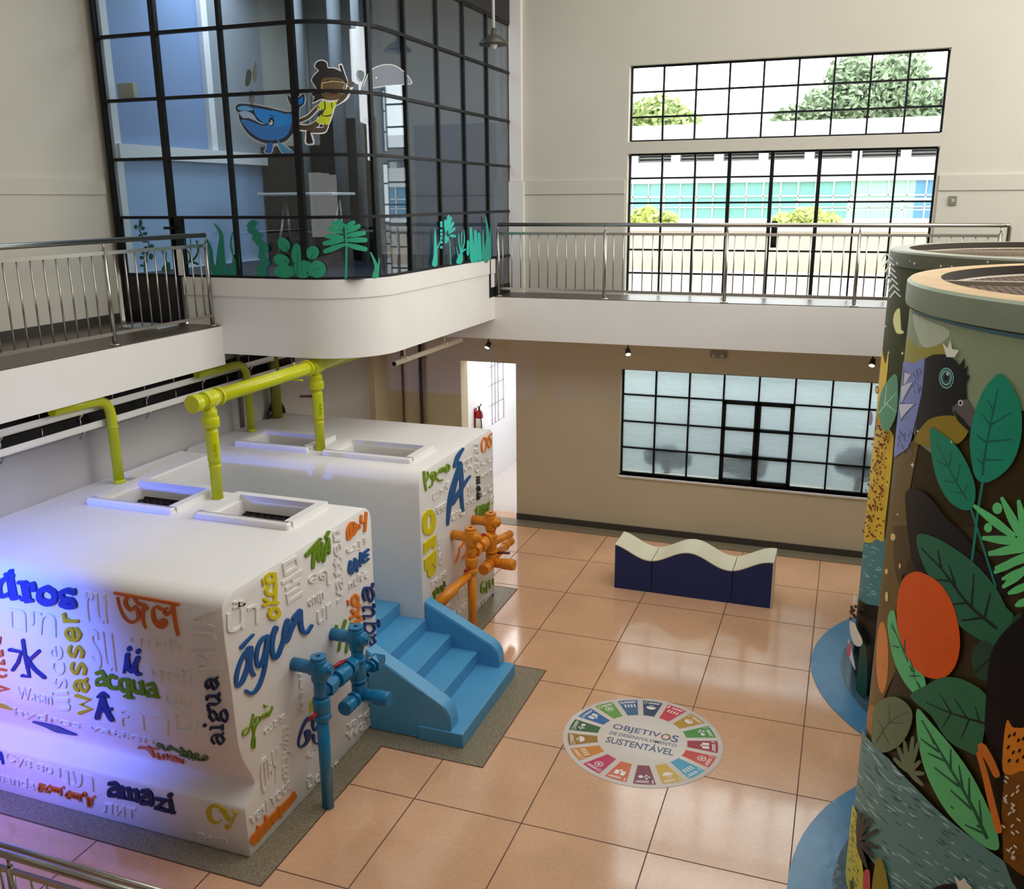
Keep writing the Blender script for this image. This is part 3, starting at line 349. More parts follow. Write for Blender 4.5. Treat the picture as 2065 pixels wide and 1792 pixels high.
('G','whale_sticker','blue whale sticker with a white outline',"S78 -3113 6069 -3147 6064 -3096 6095 -3118 6114 -3061 6103 -3062 6129 -2986 6097 -2981 6123 -2891 6085 -2884 6111 -2807 6069 -2798 6094 -2675 6040 -2666 6066 -2582 6018 -2573 6043 -2486 5997 -2482 6023 -2417 6007 -2437 6027 -2399 6061 -2430 6056 -2430 6096 -2459 6084 -2449 6143 -2480 6138 -2467 6166 -2465 6191 -2426 6128 -2409 6150 -2370 6121 -2375 6146 -2320 6144 -2334 6165 -2287 6169 -2275 6193 -2286 6135 -2257 6134 -2302 6085 -2278 6071 -2348 6058 -2321 6047 -2362 5978 -2332 5975 -2373 5904 -2344 5896 -2418 5831 -2392 5818 -2468 5781 -2445 5763 -2535 5731 -2519 5708 -2606 5715 -2604 5689 -2757 5714 -2762 5687 -2847 5736 -2862 5712 -2937 5780 -2959 5760 -3006 5843 -3034 5827 -3056 5921 -3087 5910 -3078 5982 -3111 5977 -3077 6023 -3109 6014 -3113 6069 -3147 6064;S78 -2767 5715 -2751 5696 -2792 5651 -2765 5643 -2814 5616 -2787 5625 -2761 5592 -2756 5615 -2705 5605 -2730 5616 -2676 5704 -2704 5696 -2767 5715 -2751 5696;S78 -2619 5760 -2638 5777 -2616 5707 -2592 5720 -2560 5664 -2541 5682 -2496 5623 -2477 5641 -2448 5610 -2435 5590 -2561 5610 -2571 5588 -2592 5648 -2618 5638 -2610 5701 -2639 5696 -2619 5760 -2638 5777;P71 -3130 6067 -3107 6105 -3061 6116 -2984 6110 -2888 6098 -2802 6081 -2671 6053 -2577 6030 -2484 6010 -2427 6017 -2415 6059 -2445 6090 -2464 6141 -2466 6179 -2418 6139 -2372 6133 -2327 6155 -2281 6181 -2271 6134 -2290 6078 -2334 6052 -2347 5976 -2359 5900 -2405 5824 -2456 5772 -2527 5719 -2605 5702 -2759 5700 -2854 5724 -2948 5770 -3020 5835 -3071 5916 -3095 5979 -3093 6018;P66 -2759 5706 -2779 5647 -2801 5620 -2758 5603 -2717 5610 -2690 5700;P67 -2628 5769 -2604 5713 -2550 5673 -2487 5632 -2442 5600 -2566 5599 -2605 5643 -2625 5698;P65 -3069 5943 -3009 5949 -2905 5918 -2820 5888 -2724 5885 -2622 5947 -2672 6034 -2505 5993 -2434 5994 -2437 5895 -2472 5819 -2553 5751 -2699 5732 -2833 5751 -2935 5805 -3007 5866;P65 -2891 6065 -2805 6054 -2654 6025 -2487 5981 -2430 5979 -2442 5895 -2591 5869 -2743 5889 -2834 5947 -2878 5995;P67 -3105 6069 -3064 6091 -2976 6088 -2892 6054 -2981 6038 -3068 6049;P72 -3089 6030 -3020 6039 -2953 6027 -2902 5996 -2868 5948 -2818 5915 -2756 5901 -2819 5901 -2893 5937 -2968 5965 -3037 5969 -3064 5994;S71 -3108 6041 -3107 6051 -3020 6040 -3019 6049 -2945 6028 -2940 6036 -2897 5993 -2888 5998 -2863 5941 -2854 5947 -2811 5906 -2806 5915 -2733 5896 -2731 5905;S71 -3066 5966 -3066 5975 -2969 5966 -2966 5975 -2896 5933 -2890 5941 -2821 5895 -2817 5904 -2752 5893 -2751 5902;P71 -2651 5917 -2664 5887 -2691 5876 -2716 5889 -2724 5920 -2710 5949 -2683 5961 -2659 5948;P78 -2670 5910 -2678 5892 -2695 5885 -2711 5893 -2716 5912 -2707 5930 -2690 5937 -2675 5929;P71 -2692 5922 -2695 5912 -2703 5907 -2709 5912 -2711 5923 -2707 5934 -2700 5938 -2693 5933;S71 -2705 5974 -2707 5980 -2678 5981 -2675 5987 -2648 5957 -2642 5962;P66 -2328 6136 -2289 6154 -2293 6097 -2333 6075 -2367 6091 -2369 6122"),
('G','spray_sticker','grey water spout sticker above the whale',"S70 -2973 6308 -2985 6308 -2946 6420 -2957 6423 -2920 6450 -2923 6459 -2895 6432 -2884 6435 -2896 6374 -2885 6372 -2926 6308 -2916 6303 -2957 6289 -2958 6279 -2973 6308 -2985 6308;P75 -2979 6308 -2952 6422 -2922 6454 -2890 6434 -2891 6373 -2921 6305 -2957 6284;P69 -2877 6418 -2840 6507 -2820 6510 -2824 6415 -2847 6325 -2874 6349;P69 -2922 6244 -2876 6219 -2885 6127 -2917 6101 -2946 6145"),
('G','diver_sticker','cartoon diver sticker with mask, snorkel and yellow suit',"S78 -2173 6314 -2194 6313 -2144 6360 -2160 6371 -2096 6406 -2116 6408 -2130 6443 -2150 6438 -2118 6478 -2132 6491 -2074 6494 -2072 6513 -2031 6476 -2015 6488 -2021 6426 -2008 6442 -1959 6422 -1952 6441 -1892 6396 -1878 6412 -1845 6345 -1825 6355 -1841 6297 -1819 6297 -1866 6200 -1846 6195 -1896 6144 -1888 6127 -2020 6128 -2021 6108 -2092 6142 -2090 6123 -2187 6105 -2192 6085 -2156 6150 -2176 6146 -2195 6178 -2213 6186 -2125 6200 -2143 6209 -2145 6265 -2164 6257 -2173 6314 -2194 6313;S78 -2081 6101 -2088 6119 -2015 6085 -2014 6105 -1946 6105 -1929 6118 -1983 6046 -1964 6039 -2011 5969 -1992 5963 -2049 5885 -2036 5870 -2095 5899 -2100 5879 -2147 5900 -2167 5893 -2115 5969 -2134 5977 -2080 6023 -2100 6015 -2138 6038 -2159 6038 -2081 6101 -2088 6119;S78 -1937 6066 -1964 6111 -1826 6134 -1875 6171 -1759 6250 -1829 6272;S78 -2155 6068 -2117 6031 -2255 5980 -2223 5937 -2347 5943 -2324 5894;S78 -2170 5916 -2139 5847 -2251 5882 -2242 5806 -2341 5892 -2356 5816;S78 -2101 5877 -2034 5855 -2101 5853 -2087 5786 -2254 5856 -2259 5786;S78 -2264 5811 -2283 5817 -2245 5808 -2227 5818 -2212 5692 -2194 5686 -2277 5695 -2296 5686 -2264 5811 -2283 5817;S78 -1905 6457 -1861 6471 -1880 6371 -1836 6386 -1856 6290 -1811 6304;P79 -2085 6110 -2014 6095 -1938 6112 -1973 6043 -2002 5966 -2043 5877 -2098 5889 -2157 5897 -2125 5973 -2090 6019 -2149 6038;S68 -2148 6064 -2124 6042 -2249 5972 -2229 5945 -2342 5934 -2328 5903;S68 -1933 6075 -1953 6103 -1844 6142 -1873 6162 -1794 6239 -1829 6250;S68 -2166 5911 -2142 5859 -2250 5873 -2243 5822 -2345 5877 -2352 5831;S68 -2091 5878 -2043 5862 -2099 5847 -2088 5800 -2247 5845 -2250 5796;Q64 -2274 5814 -2236 5813 -2207 5693 -2282 5694;P64 -2183 6314 -2152 6366 -2106 6407 -2140 6440 -2125 6485 -2073 6504 -2023 6482 -2014 6434 -1955 6431 -1885 6404 -1835 6350 -1830 6297 -1856 6198 -1892 6136 -2021 6118 -2091 6133 -2189 6095 -2166 6148 -2204 6182 -2134 6204 -2155 6261;P74 -2084 6313 -2039 6340 -1960 6342 -1881 6329 -1847 6289 -1856 6198 -1908 6135 -1997 6118 -2067 6140 -2103 6201;S64 -1895 6452 -1869 6461 -1871 6374 -1845 6384 -1843 6292 -1816 6302;S77 -2081 6279 -2083 6288 -1971 6299 -1970 6308 -1853 6289 -1848 6296 -1867 6243 -1857 6243 -1859 6194 -1854 6186 -1935 6200 -1939 6191 -1975 6222 -1976 6212 -2009 6198 -2008 6189 -2075 6204 -2083 6198 -2077 6284 -2087 6283;S64 -2040 6302 -2042 6311 -1992 6314 -1994 6323;S64 -1947 6315 -1944 6324 -1892 6302 -1889 6310;S73 -2020 6171 -2015 6179 -1986 6159 -1986 6168 -1952 6176 -1956 6184;P68 -1811 6260 -1822 6282 -1801 6291 -1799 6321 -1778 6326 -1766 6308 -1745 6305 -1746 6282 -1773 6254;S64 -2071 6102 -2060 6103 -2070 6043 -2059 6040 -2106 5972 -2095 5974 -2046 5956 -2046 5967 -2004 5968 -2007 5979;S64 -1999 6095 -1990 6096 -1998 6042 -1989 6043;P64 -2149 5965 -2097 6026 -2090 6011 -2126 5958"),
('G','whale_sticker','grey see-through whale sticker with a white outline',"S78 -1664 6193 -1672 6182 -1624 6292 -1638 6295 -1550 6416 -1563 6422 -1463 6467 -1471 6477 -1348 6501 -1352 6513 -1221 6523 -1218 6535 -1080 6527 -1068 6540 -916 6504 -896 6516 -770 6456 -745 6466 -676 6401 -648 6398 -877 6370 -875 6358 -1177 6330 -1175 6318 -1398 6294 -1395 6282 -1546 6262 -1540 6251 -1664 6193 -1672 6182;P76 -1668 6187 -1631 6293 -1556 6419 -1467 6472 -1350 6507 -1219 6529 -1074 6533 -906 6510 -758 6461 -662 6399 -876 6364 -1176 6324 -1397 6288 -1543 6256;S78 -1696 6400 -1708 6399 -1679 6423 -1681 6433 -1634 6414 -1623 6421 -1632 6371 -1620 6370 -1658 6322 -1653 6313 -1685 6343 -1696 6338 -1696 6400 -1708 6399;P75 -1702 6400 -1680 6428 -1629 6418 -1626 6371 -1656 6317 -1691 6341;P78 -1452 6370 -1460 6362 -1473 6363 -1473 6373 -1459 6377"),
('G','sea_plant_sticker','dark green sea plant sticker with round leaves on a wavy stem',"S63 -4564 4904 -4544 4901 -4591 4805 -4571 4807 -4554 4722 -4536 4731 -4477 4636 -4458 4642 -4496 4543 -4477 4540 -4568 4426 -4548 4423 -4579 4307 -4558 4308;P63 -4527 4867 -4539 4836 -4559 4824 -4577 4836 -4580 4867 -4568 4898 -4547 4911 -4530 4898;P63 -4600 4823 -4610 4804 -4631 4795 -4649 4803 -4654 4823 -4643 4843 -4623 4852 -4605 4843;P63 -4495 4808 -4507 4792 -4531 4785 -4554 4792 -4562 4808 -4550 4824 -4525 4831 -4502 4824;P63 -4469 4749 -4481 4735 -4505 4730 -4528 4735 -4536 4749 -4525 4763 -4500 4768 -4477 4763;P63 -4539 4725 -4551 4713 -4576 4707 -4599 4712 -4607 4725 -4595 4737 -4571 4743 -4548 4738;P63 -4479 4670 -4493 4652 -4522 4645 -4550 4652 -4559 4669 -4545 4687 -4516 4694 -4488 4687;P63 -4394 4603 -4406 4583 -4429 4574 -4450 4582 -4457 4602 -4445 4622 -4422 4631 -4401 4623;P63 -4475 4586 -4486 4571 -4511 4564 -4534 4570 -4542 4585 -4530 4600 -4505 4607 -4482 4601;P63 -4506 4525 -4520 4509 -4548 4502 -4574 4508 -4583 4524 -4569 4541 -4541 4548 -4515 4541;P63 -4551 4474 -4563 4459 -4588 4452 -4611 4458 -4619 4473 -4607 4488 -4582 4495 -4559 4489;P63 -4415 4489 -4428 4462 -4453 4451 -4476 4462 -4482 4488 -4469 4515 -4444 4526 -4421 4515;P63 -4505 4443 -4515 4417 -4533 4405 -4547 4416 -4550 4443 -4540 4469 -4522 4481 -4508 4470;P63 -4571 4381 -4580 4371 -4600 4367 -4618 4371 -4625 4381 -4616 4391 -4596 4395 -4577 4391;P63 -4524 4370 -4533 4359 -4551 4355 -4568 4359 -4574 4369 -4565 4379 -4547 4384 -4530 4380"),
('G','sea_plant_sticker','dark green coral sticker beside the door stile',"S63 -3961 4293 -4037 4290 -3958 4478 -4007 4476 -3957 4687 -3978 4686;S63 -3966 4413 -3967 4436 -3902 4429 -3921 4439 -3881 4515 -3901 4511 -3922 4569 -3935 4561;S63 -3903 4422 -3920 4446 -3820 4471 -3841 4487 -3767 4557 -3790 4559 -3777 4680 -3795 4678;S63 -3875 4422 -3861 4447 -3798 4397 -3783 4422;S63 -3866 4618 -3881 4618 -3857 4692 -3872 4692;S63 -3936 4627 -3949 4625 -3944 4696 -3957 4694;S63 -3786 4641 -3794 4648 -3751 4667 -3759 4674;S63 -4220 4432 -4237 4427 -4271 4555 -4288 4550;S63 -4227 4473 -4241 4474 -4213 4544 -4226 4545;P63 -4317 4348 -4253 4411 -4186 4421 -4200 4306 -4287 4317"),
('G','sea_plant_sticker','tall green blade-shaped seaweed sticker',"P62 -3656 4702 -3599 4646 -3572 4552 -3573 4448 -3531 4292 -3613 4325 -3633 4430 -3630 4551;P62 -3527 4868 -3454 4818 -3410 4741 -3411 4631 -3412 4476 -3399 4294 -3542 4292 -3543 4431 -3503 4604 -3467 4741;P62 -3265 4789 -3320 4708 -3336 4606 -3310 4503 -3339 4417 -3404 4294 -3247 4297 -3222 4547 -3281 4478 -3294 4555 -3304 4665"),
('G','sea_plant_sticker','green sea plant sticker of paired drooping leaves',"P62 -2952 4887 -2956 4852 -2997 4820 -3051 4809 -3086 4826 -3082 4860 -3041 4892 -2987 4903;P62 -2952 4758 -2988 4739 -3041 4746 -3080 4775 -3081 4810 -3044 4829 -2991 4822 -2953 4793;P62 -2897 4751 -2901 4716 -2942 4684 -2996 4672 -3031 4689 -3027 4723 -2986 4756 -2932 4767;P62 -2866 4630 -2903 4610 -2956 4617 -2994 4646 -2995 4681 -2959 4700 -2906 4694 -2868 4664;P62 -2822 4614 -2826 4580 -2867 4547 -2920 4535 -2956 4551 -2952 4586 -2911 4619 -2857 4631;P62 -2841 4476 -2878 4456 -2931 4463 -2969 4492 -2971 4527 -2934 4547 -2881 4540 -2843 4511;P62 -2826 4460 -2830 4425 -2871 4392 -2925 4380 -2960 4396 -2956 4431 -2915 4465 -2861 4477;P62 -2874 4329 -2910 4308 -2964 4315 -3003 4344 -3004 4379 -2967 4399 -2914 4393 -2875 4364;P62 -2876 4337 -2880 4302 -2921 4268 -2975 4255 -3011 4272 -3007 4307 -2965 4341 -2911 4353;S62 -3029 4885 -3003 4892 -2976 4725 -2950 4731 -2938 4516 -2910 4519 -2959 4280 -2932 4280"),
('G','sea_plant_sticker','bushy green sea plant sticker with rounded lobes',"P61 -2559 4673 -2547 4613 -2580 4570 -2639 4569 -2689 4611 -2701 4671 -2668 4714 -2609 4714;P61 -2569 4443 -2619 4408 -2698 4411 -2759 4450 -2766 4502 -2714 4537 -2635 4533 -2575 4495;P61 -2501 4354 -2545 4302 -2644 4279 -2741 4298 -2778 4349 -2732 4400 -2633 4423 -2537 4403;P61 -2407 4540 -2431 4454 -2477 4417 -2517 4452 -2528 4539 -2503 4625 -2458 4661 -2418 4626;P61 -2222 4523 -2269 4488 -2324 4493 -2355 4535 -2341 4590 -2292 4625 -2238 4620 -2209 4578;P61 -2146 4380 -2177 4314 -2244 4287 -2310 4314 -2334 4380 -2301 4446 -2232 4474 -2169 4446;P61 -2275 4381 -2315 4312 -2406 4283 -2497 4309 -2531 4377 -2487 4447 -2391 4476 -2306 4449;S63 -2493 4298 -2506 4295 -2538 4475 -2547 4473 -2603 4635 -2608 4633;S63 -2506 4415 -2513 4405 -2636 4475 -2640 4471;S63 -2474 4297 -2487 4297 -2447 4571 -2452 4572;S63 -2437 4295 -2448 4301 -2316 4475 -2324 4479 -2262 4555 -2266 4558;S63 -2363 4342 -2366 4353 -2206 4394 -2208 4399"),
('G','sea_plant_sticker','green palm-like sea plant sticker on the rounded corner',"S61 -1934 4279 -1960 4280 -1912 4632 -1934 4632 -1914 4854 -1934 4853;S61 -1948 4654 -1939 4627 -2056 4632 -2039 4578 -2158 4591 -2144 4546;S61 -1951 4702 -1947 4674 -2053 4700 -2046 4643 -2154 4678 -2148 4631;S61 -1954 4734 -1957 4706 -2034 4753 -2040 4697 -2116 4754 -2122 4706;S61 -1956 4781 -1966 4754 -2017 4816 -2037 4763 -2085 4834 -2102 4789;S61 -1950 4822 -1967 4798 -1987 4863 -2019 4815 -2034 4887 -2061 4848;S61 -1931 4849 -1950 4827 -1952 4885 -1991 4842 -1986 4907 -2018 4871;S61 -1932 4626 -1923 4654 -1831 4583 -1813 4639 -1718 4558 -1702 4604;S61 -1917 4673 -1916 4702 -1815 4656 -1812 4714 -1706 4658 -1703 4706;S61 -1913 4721 -1915 4749 -1816 4718 -1822 4775 -1716 4734 -1721 4781;S61 -1906 4762 -1918 4787 -1833 4779 -1857 4830 -1765 4814 -1786 4856;S61 -1909 4803 -1926 4825 -1858 4822 -1893 4867 -1818 4857 -1847 4894;S61 -1589 4274 -1654 4288 -1574 4396 -1618 4392 -1647 4546 -1665 4541;S61 -1570 4275 -1614 4283 -1541 4472 -1558 4475"),
('G','sea_plant_sticker','small turquoise seaweed sticker facing the hall',"P59 -296 4323 -243 4424 -212 4608 -174 4769 -140 4605 -142 4313;S59 -126 4502 -167 4514 -32 4567 -68 4575 25 4641 -3 4646;P59 55 4822 42 4808 12 4804 -16 4810 -27 4824 -14 4837 15 4842 44 4836;P59 52 4784 39 4771 10 4766 -19 4773 -30 4787 -17 4800 12 4805 41 4799;P59 48 4725 35 4711 6 4707 -23 4713 -34 4727 -21 4741 8 4745 37 4739;P59 45 4680 32 4666 3 4662 -26 4668 -37 4683 -24 4696 5 4701 34 4694;P59 42 4635 29 4621 0 4617 -29 4624 -40 4638 -27 4651 2 4656 31 4649;P59 38 4582 25 4569 -4 4564 -32 4571 -43 4585 -31 4599 -1 4603 27 4596;P59 34 4522 21 4508 -8 4504 -37 4511 -48 4526 -35 4539 -5 4543 23 4536"),
('G','sea_plant_sticker','turquoise palm-like sticker facing the hall',"S59 287 4292 263 4293 265 4573 242 4572 155 4670 135 4667;S59 166 4698 128 4699 185 4767 98 4767 174 4835 99 4835;S59 196 4726 158 4730 252 4807 165 4814 278 4890 202 4896;S59 225 4732 188 4737 302 4798 216 4809 349 4868 275 4877;S59 240 4707 208 4716 343 4752 267 4772 420 4805 353 4822;S59 234 4675 210 4687 355 4697 298 4726 457 4730 406 4755;S59 257 4649 262 4664 351 4632 362 4667 450 4626 460 4657;S59 126 4669 164 4668 99 4636 186 4633 102 4602 178 4599;S59 202 4647 237 4639 139 4619 219 4601 104 4585 173 4570"),
('G','sea_plant_sticker','turquoise branching coral sticker facing the hall',"P59 455 4297 520 4380 625 4421 676 4411 648 4285;S59 651 4414 599 4413 589 4527 550 4527 570 4669 546 4669;S59 672 4424 620 4432 767 4565 728 4568 747 4710 722 4710;S59 693 4426 663 4443 799 4453 769 4469;S59 548 4380 513 4379 477 4501 457 4500;S59 641 4444 612 4446 675 4680 646 4682"),
('G','sea_plant_sticker','turquoise blocky cactus sticker facing the hall',"S59 1101 4319 926 4326 1026 4710 931 4711;S59 1235 4314 1057 4323 1195 4663 1085 4666;S59 1371 4307 1212 4314 1324 4626 1221 4628;S59 902 4398 808 4404 920 4543 827 4548"),
('G','sea_plant_sticker','turquoise blade seaweed sticker near the end of the glass',"S60 1499 4307 1360 4314 1441 4688 1405 4688;S60 1653 4295 1441 4312 1668 4613 1545 4616 1551 4869 1519 4868;S60 1725 4293 1629 4299 1732 4704 1703 4705"),
('C1','painted_background','sage sky, brown bark and dark foliage paint',"Q39 6058 4415 6779 4445 7096 4436 7349 4434 7572 4432 7627 4081 7525 4064 7422 3999 7232 3876 7094 3769 6920 3679 6744 3692 6596 3750 6453 3992 6046 4167;Q0 6045 3417 6653 3685 6746 3687 6685 3373 6791 2999 6051 2707 6049 3016;P34 6047 4215 6433 4247 6609 4230 6762 4318 6900 4322 7009 4273 6961 4235 6744 4188 6448 4110 6046 4053;P40 6343 4403 6681 4406 6925 4397 6972 4358 6843 4288 6668 4250 6529 4295;S28 6323 4410 6342 4427 6778 4424 6785 4441 7062 4421 7066 4440 7324 4418 7326 4439 7552 4416 7553 4439;Q0 6049 2926 6804 3195 6813 3044 6723 2835 6703 2718 6764 2376 6774 2213 6576 1839 6520 1546 6044 1351 6048 1758 6051 2401;Q1 6424 3058 6746 3175 6841 2990 6723 2835 6692 2754 6556 2833;Q7 6804 3195 7720 3516 8005 1517 7798 1559 7196 1663 6526 1534 6774 2213 6703 2718 6813 3044;P45 6638 2239 6656 2068 6594 1956 6466 1962 6314 2071 6272 2240 6401 2379 6545 2373;P46 6541 1727 6532 1641 6446 1553 6288 1491 6044 1433 6107 1556 6335 1721 6474 1768;P12 6518 3017 6507 2996 6467 2973 6415 2961 6384 2968 6398 2991 6446 3015 6494 3026;P12 6421 2743 6395 2713 6324 2692 6309 2709 6376 2744;P12 6688 2890 6681 2870 6660 2868 6654 2887 6671 2902;P12 6504 2602 6502 2575 6477 2553 6441 2548 6416 2563 6418 2590 6447 2614 6482 2618"),
('C1','painted_bird','black bird head with blue collar and pale crown',"P3 6046 4053 6531 4133 6721 4192 6729 4046 6735 3927 6695 3863 6661 3766 6625 3666 6534 3590 6149 3445 6046 3581 6048 3730 6046 3902;Q4 6239 4033 6518 4060 6289 3925;T41 6222 4025 6255 4041 6497 4057 6538 4064 6302 3933 6276 3917 6286 4041 6176 4022;Q4 6044 3890 6572 4026 6315 3836;T41 6100 3895 6045 3896 6554 4022 6589 4030 6297 3838 6332 3834 6163 3913 6046 3889;Q4 6045 3780 6648 3909 6346 3737;T41 6045 3773 6045 3786 6633 3904 6663 3913 6343 3742 6350 3732 6148 3802 6046 3778;S41 6367 3666 6395 3674 6407 3660 6417 3663;S41 6587 4093 6603 4097 6611 4082 6617 4084;S41 6299 3603 6334 3613 6349 3599 6362 3603;S41 6692 4014 6705 4018 6711 4003 6716 4004;S41 6571 3699 6588 3705 6596 3690 6602 3692;S41 6615 4079 6630 4083 6637 4068 6643 4070;S41 6333 3657 6364 3666 6378 3652 6389 3655;S41 6599 3975 6615 3980 6622 3965 6628 3967;S41 6617 3624 6633 3630 6640 3614 6646 3617;S41 6649 4098 6663 4102 6669 4087 6675 4089;S41 6440 3604 6462 3611 6473 3596 6481 3599;S41 6670 4001 6683 4005 6690 3990 6695 3992;S41 6597 3725 6613 3731 6620 3716 6627 3718;S41 6644 4024 6658 4028 6665 4013 6671 4015;S41 6485 3684 6505 3690 6515 3675 6522 3678;S41 6596 4105 6612 4109 6619 4094 6625 4095;S41 6647 3623 6662 3629 6669 3614 6675 3616;S41 6618 4076 6633 4080 6640 4065 6646 4067;S41 6628 3661 6643 3667 6650 3652 6656 3654;S41 6689 4006 6702 4010 6709 3995 6714 3997;S41 6500 3652 6520 3659 6529 3643 6536 3646;S41 6631 4059 6646 4063 6653 4048 6659 4049;S41 6345 3629 6375 3638 6389 3624 6399 3627;S41 6643 4120 6658 4124 6664 4109 6670 4111;S41 6310 3570 6344 3581 6359 3566 6371 3570;S41 6589 4034 6605 4039 6612 4024 6618 4026;S41 6483 3658 6503 3665 6512 3650 6520 3653;S41 6675 4103 6689 4107 6695 4092 6701 4093;S41 6452 3672 6474 3679 6484 3664 6492 3667;S41 6629 4082 6644 4086 6650 4071 6656 4073;S41 6466 3592 6487 3599 6497 3585 6505 3587;S41 6596 4032 6612 4037 6619 4022 6626 4023;S41 6604 3725 6620 3731 6628 3716 6634 3718;S41 6536 4072 6554 4077 6562 4062 6569 4064;S41 6591 3645 6607 3651 6614 3636 6621 3638;S41 6571 4063 6588 4067 6595 4052 6602 4054;S41 6368 3611 6396 3620 6408 3605 6418 3608;S41 6559 4003 6576 4008 6584 3993 6591 3995;S41 6642 3608 6656 3614 6663 3599 6669 3601;S41 6675 3986 6688 3990 6695 3975 6700 3977;S41 6251 3608 6293 3620 6311 3607 6325 3611;S41 6697 4019 6710 4023 6716 4008 6721 4009;S41 6498 3571 6517 3578 6527 3563 6534 3565;S41 6653 4003 6667 4008 6674 3992 6679 3994;S41 6401 3661 6426 3669 6438 3654 6447 3657;S41 6594 4097 6609 4101 6617 4086 6623 4088;P47 6695 3707 6794 3810 6916 3888 7143 3946 7241 3890 7170 3799 7054 3790 6950 3688 6913 3710 6745 3689;Q5 6721 4192 6833 4234 6956 4255 7069 4238 7106 4220 7142 4267 7149 4202 7181 4234 7172 4182 7203 4182 7178 4133 7200 4054 7143 4027 7095 3981 7103 3941 6992 3911 6887 3870 6794 3810 6694 3713 6695 3863 6731 3992 6728 4100;P2 7093 3990 7193 4052 7253 4015 7303 3952 7331 3865 7258 3892 7162 3930 7105 3957;Q5 7101 3977 7189 3946 7270 3905 7331 3865 7229 3895 7146 3926;P78 7177 4029 7173 4016 7159 4008 7144 4009 7135 4020 7139 4033 7153 4041 7169 4039;P5 7168 4027 7162 4016 7148 4017 7146 4028 7158 4034;P9 7076 4144 7064 4100 7018 4074 6961 4080 6929 4116 6943 4161 6994 4188 7048 4180;P5 7066 4142 7056 4104 7016 4082 6968 4087 6941 4118 6953 4157 6996 4180 7042 4173;P9 7058 4143 7049 4110 7014 4091 6973 4095 6950 4122 6960 4156 6997 4175 7037 4169;P8 7044 4140 7038 4115 7012 4100 6982 4104 6965 4125 6972 4150 6999 4165 7028 4161;P5 7028 4140 7024 4125 7009 4116 6991 4119 6981 4131 6985 4147 7001 4155 7018 4153;P78 7026 4158 7021 4147 7008 4149 7006 4160 7017 4166;Q6 6927 4316 6986 4295 7004 4341 7031 4297 7094 4299 7065 4257 6987 4245"),
('C1','painted_leaf','broad teal leaf beside the bird beak',"P24 7419 4231 7488 4192 7549 4120 7577 4042 7588 3933 7565 3813 7502 3719 7417 3655 7353 3656 7310 3715 7267 3854 7280 4006 7325 4133 7376 4200;S26 7398 3694 7379 3690 7394 3806 7378 3804 7406 3985 7394 3984 7419 4150 7411 4150;S26 7410 3961 7400 3952 7340 4002 7334 3997;S26 7395 3949 7386 3957 7514 4045 7509 4049;S26 7393 3865 7390 3876 7538 3913 7537 3919;S26 7396 3767 7395 3779 7507 3797 7506 3803;S26 7387 3869 7379 3858 7316 3889 7312 3883;S26 7415 4039 7404 4031 7362 4084 7356 4079;S26 7393 3753 7386 3741 7337 3765 7333 3759"),
('C1','painted_leaf','slanting teal leaf under the bird',"P25 6908 3827 7048 3820 7172 3789 7275 3715 7345 3624 7360 3537 7330 3476 7247 3459 7149 3479 7049 3544 6971 3639 6925 3735;S26 7306 3533 7294 3523 7214 3597 7202 3589 7118 3672 7108 3666 7000 3756 6993 3751;S26 7140 3655 7126 3653 7143 3750 7136 3749;S26 7215 3594 7201 3592 7223 3700 7216 3699;S26 7281 3551 7269 3551 7296 3608 7290 3608;S26 7118 3664 7112 3654 7017 3665 7014 3660;S26 7194 3593 7193 3583 7098 3572 7098 3567;S26 7261 3551 7261 3542 7173 3532 7172 3527"),
('C1','painted_leaf','huge dark brown leaf in the shade',"P50 6670 3368 6862 3439 7017 3425 7170 3369 7297 3339 7415 3278 7545 3224 7668 3131 7328 2988 6954 2940 6790 3107 6708 3241"),
('C1','painted_stem','thin teal stems',"S44 7390 3654 7406 3656 7383 3504 7399 3508 7385 3330 7402 3334 7385 3173 7401 3178;S44 7334 3486 7347 3494 7405 3376 7418 3384 7505 3217 7516 3225 7560 3126 7570 3134"),
('C1','painted_fern','mint green fern fan with round buds',"S29 7358 3499 7371 3520 7487 3449 7514 3496 7614 3417 7631 3450;S29 7522 3598 7540 3612 7584 3501 7625 3535 7661 3420 7689 3444;S29 7617 3615 7636 3625 7641 3518 7685 3542 7684 3431 7714 3448;S29 7447 3349 7446 3370 7573 3369 7572 3416 7688 3405 7686 3437;S29 7504 3280 7496 3298 7607 3325 7590 3366 7696 3383 7685 3412;S29 7554 3199 7541 3211 7640 3265 7610 3295 7707 3340 7687 3362;S29 7615 3142 7600 3152 7685 3214 7650 3238 7736 3294 7713 3311;S29 7501 3288 7496 3304 7606 3327 7596 3363 7700 3372 7690 3407;S29 7552 3223 7544 3237 7637 3270 7619 3301 7711 3322 7695 3353;S29 7602 3181 7593 3194 7666 3220 7646 3250 7721 3266 7702 3295;S29 7648 3120 7638 3133 7694 3148 7674 3177 7734 3183 7714 3212;S29 7695 3072 7686 3085 7724 3085 7703 3113 7746 3105 7725 3133;P29 7541 3554 7536 3530 7517 3515 7494 3517 7482 3536 7488 3560 7507 3575 7530 3573;P29 7497 3434 7493 3414 7476 3401 7457 3402 7447 3417 7452 3437 7468 3451 7487 3449"),
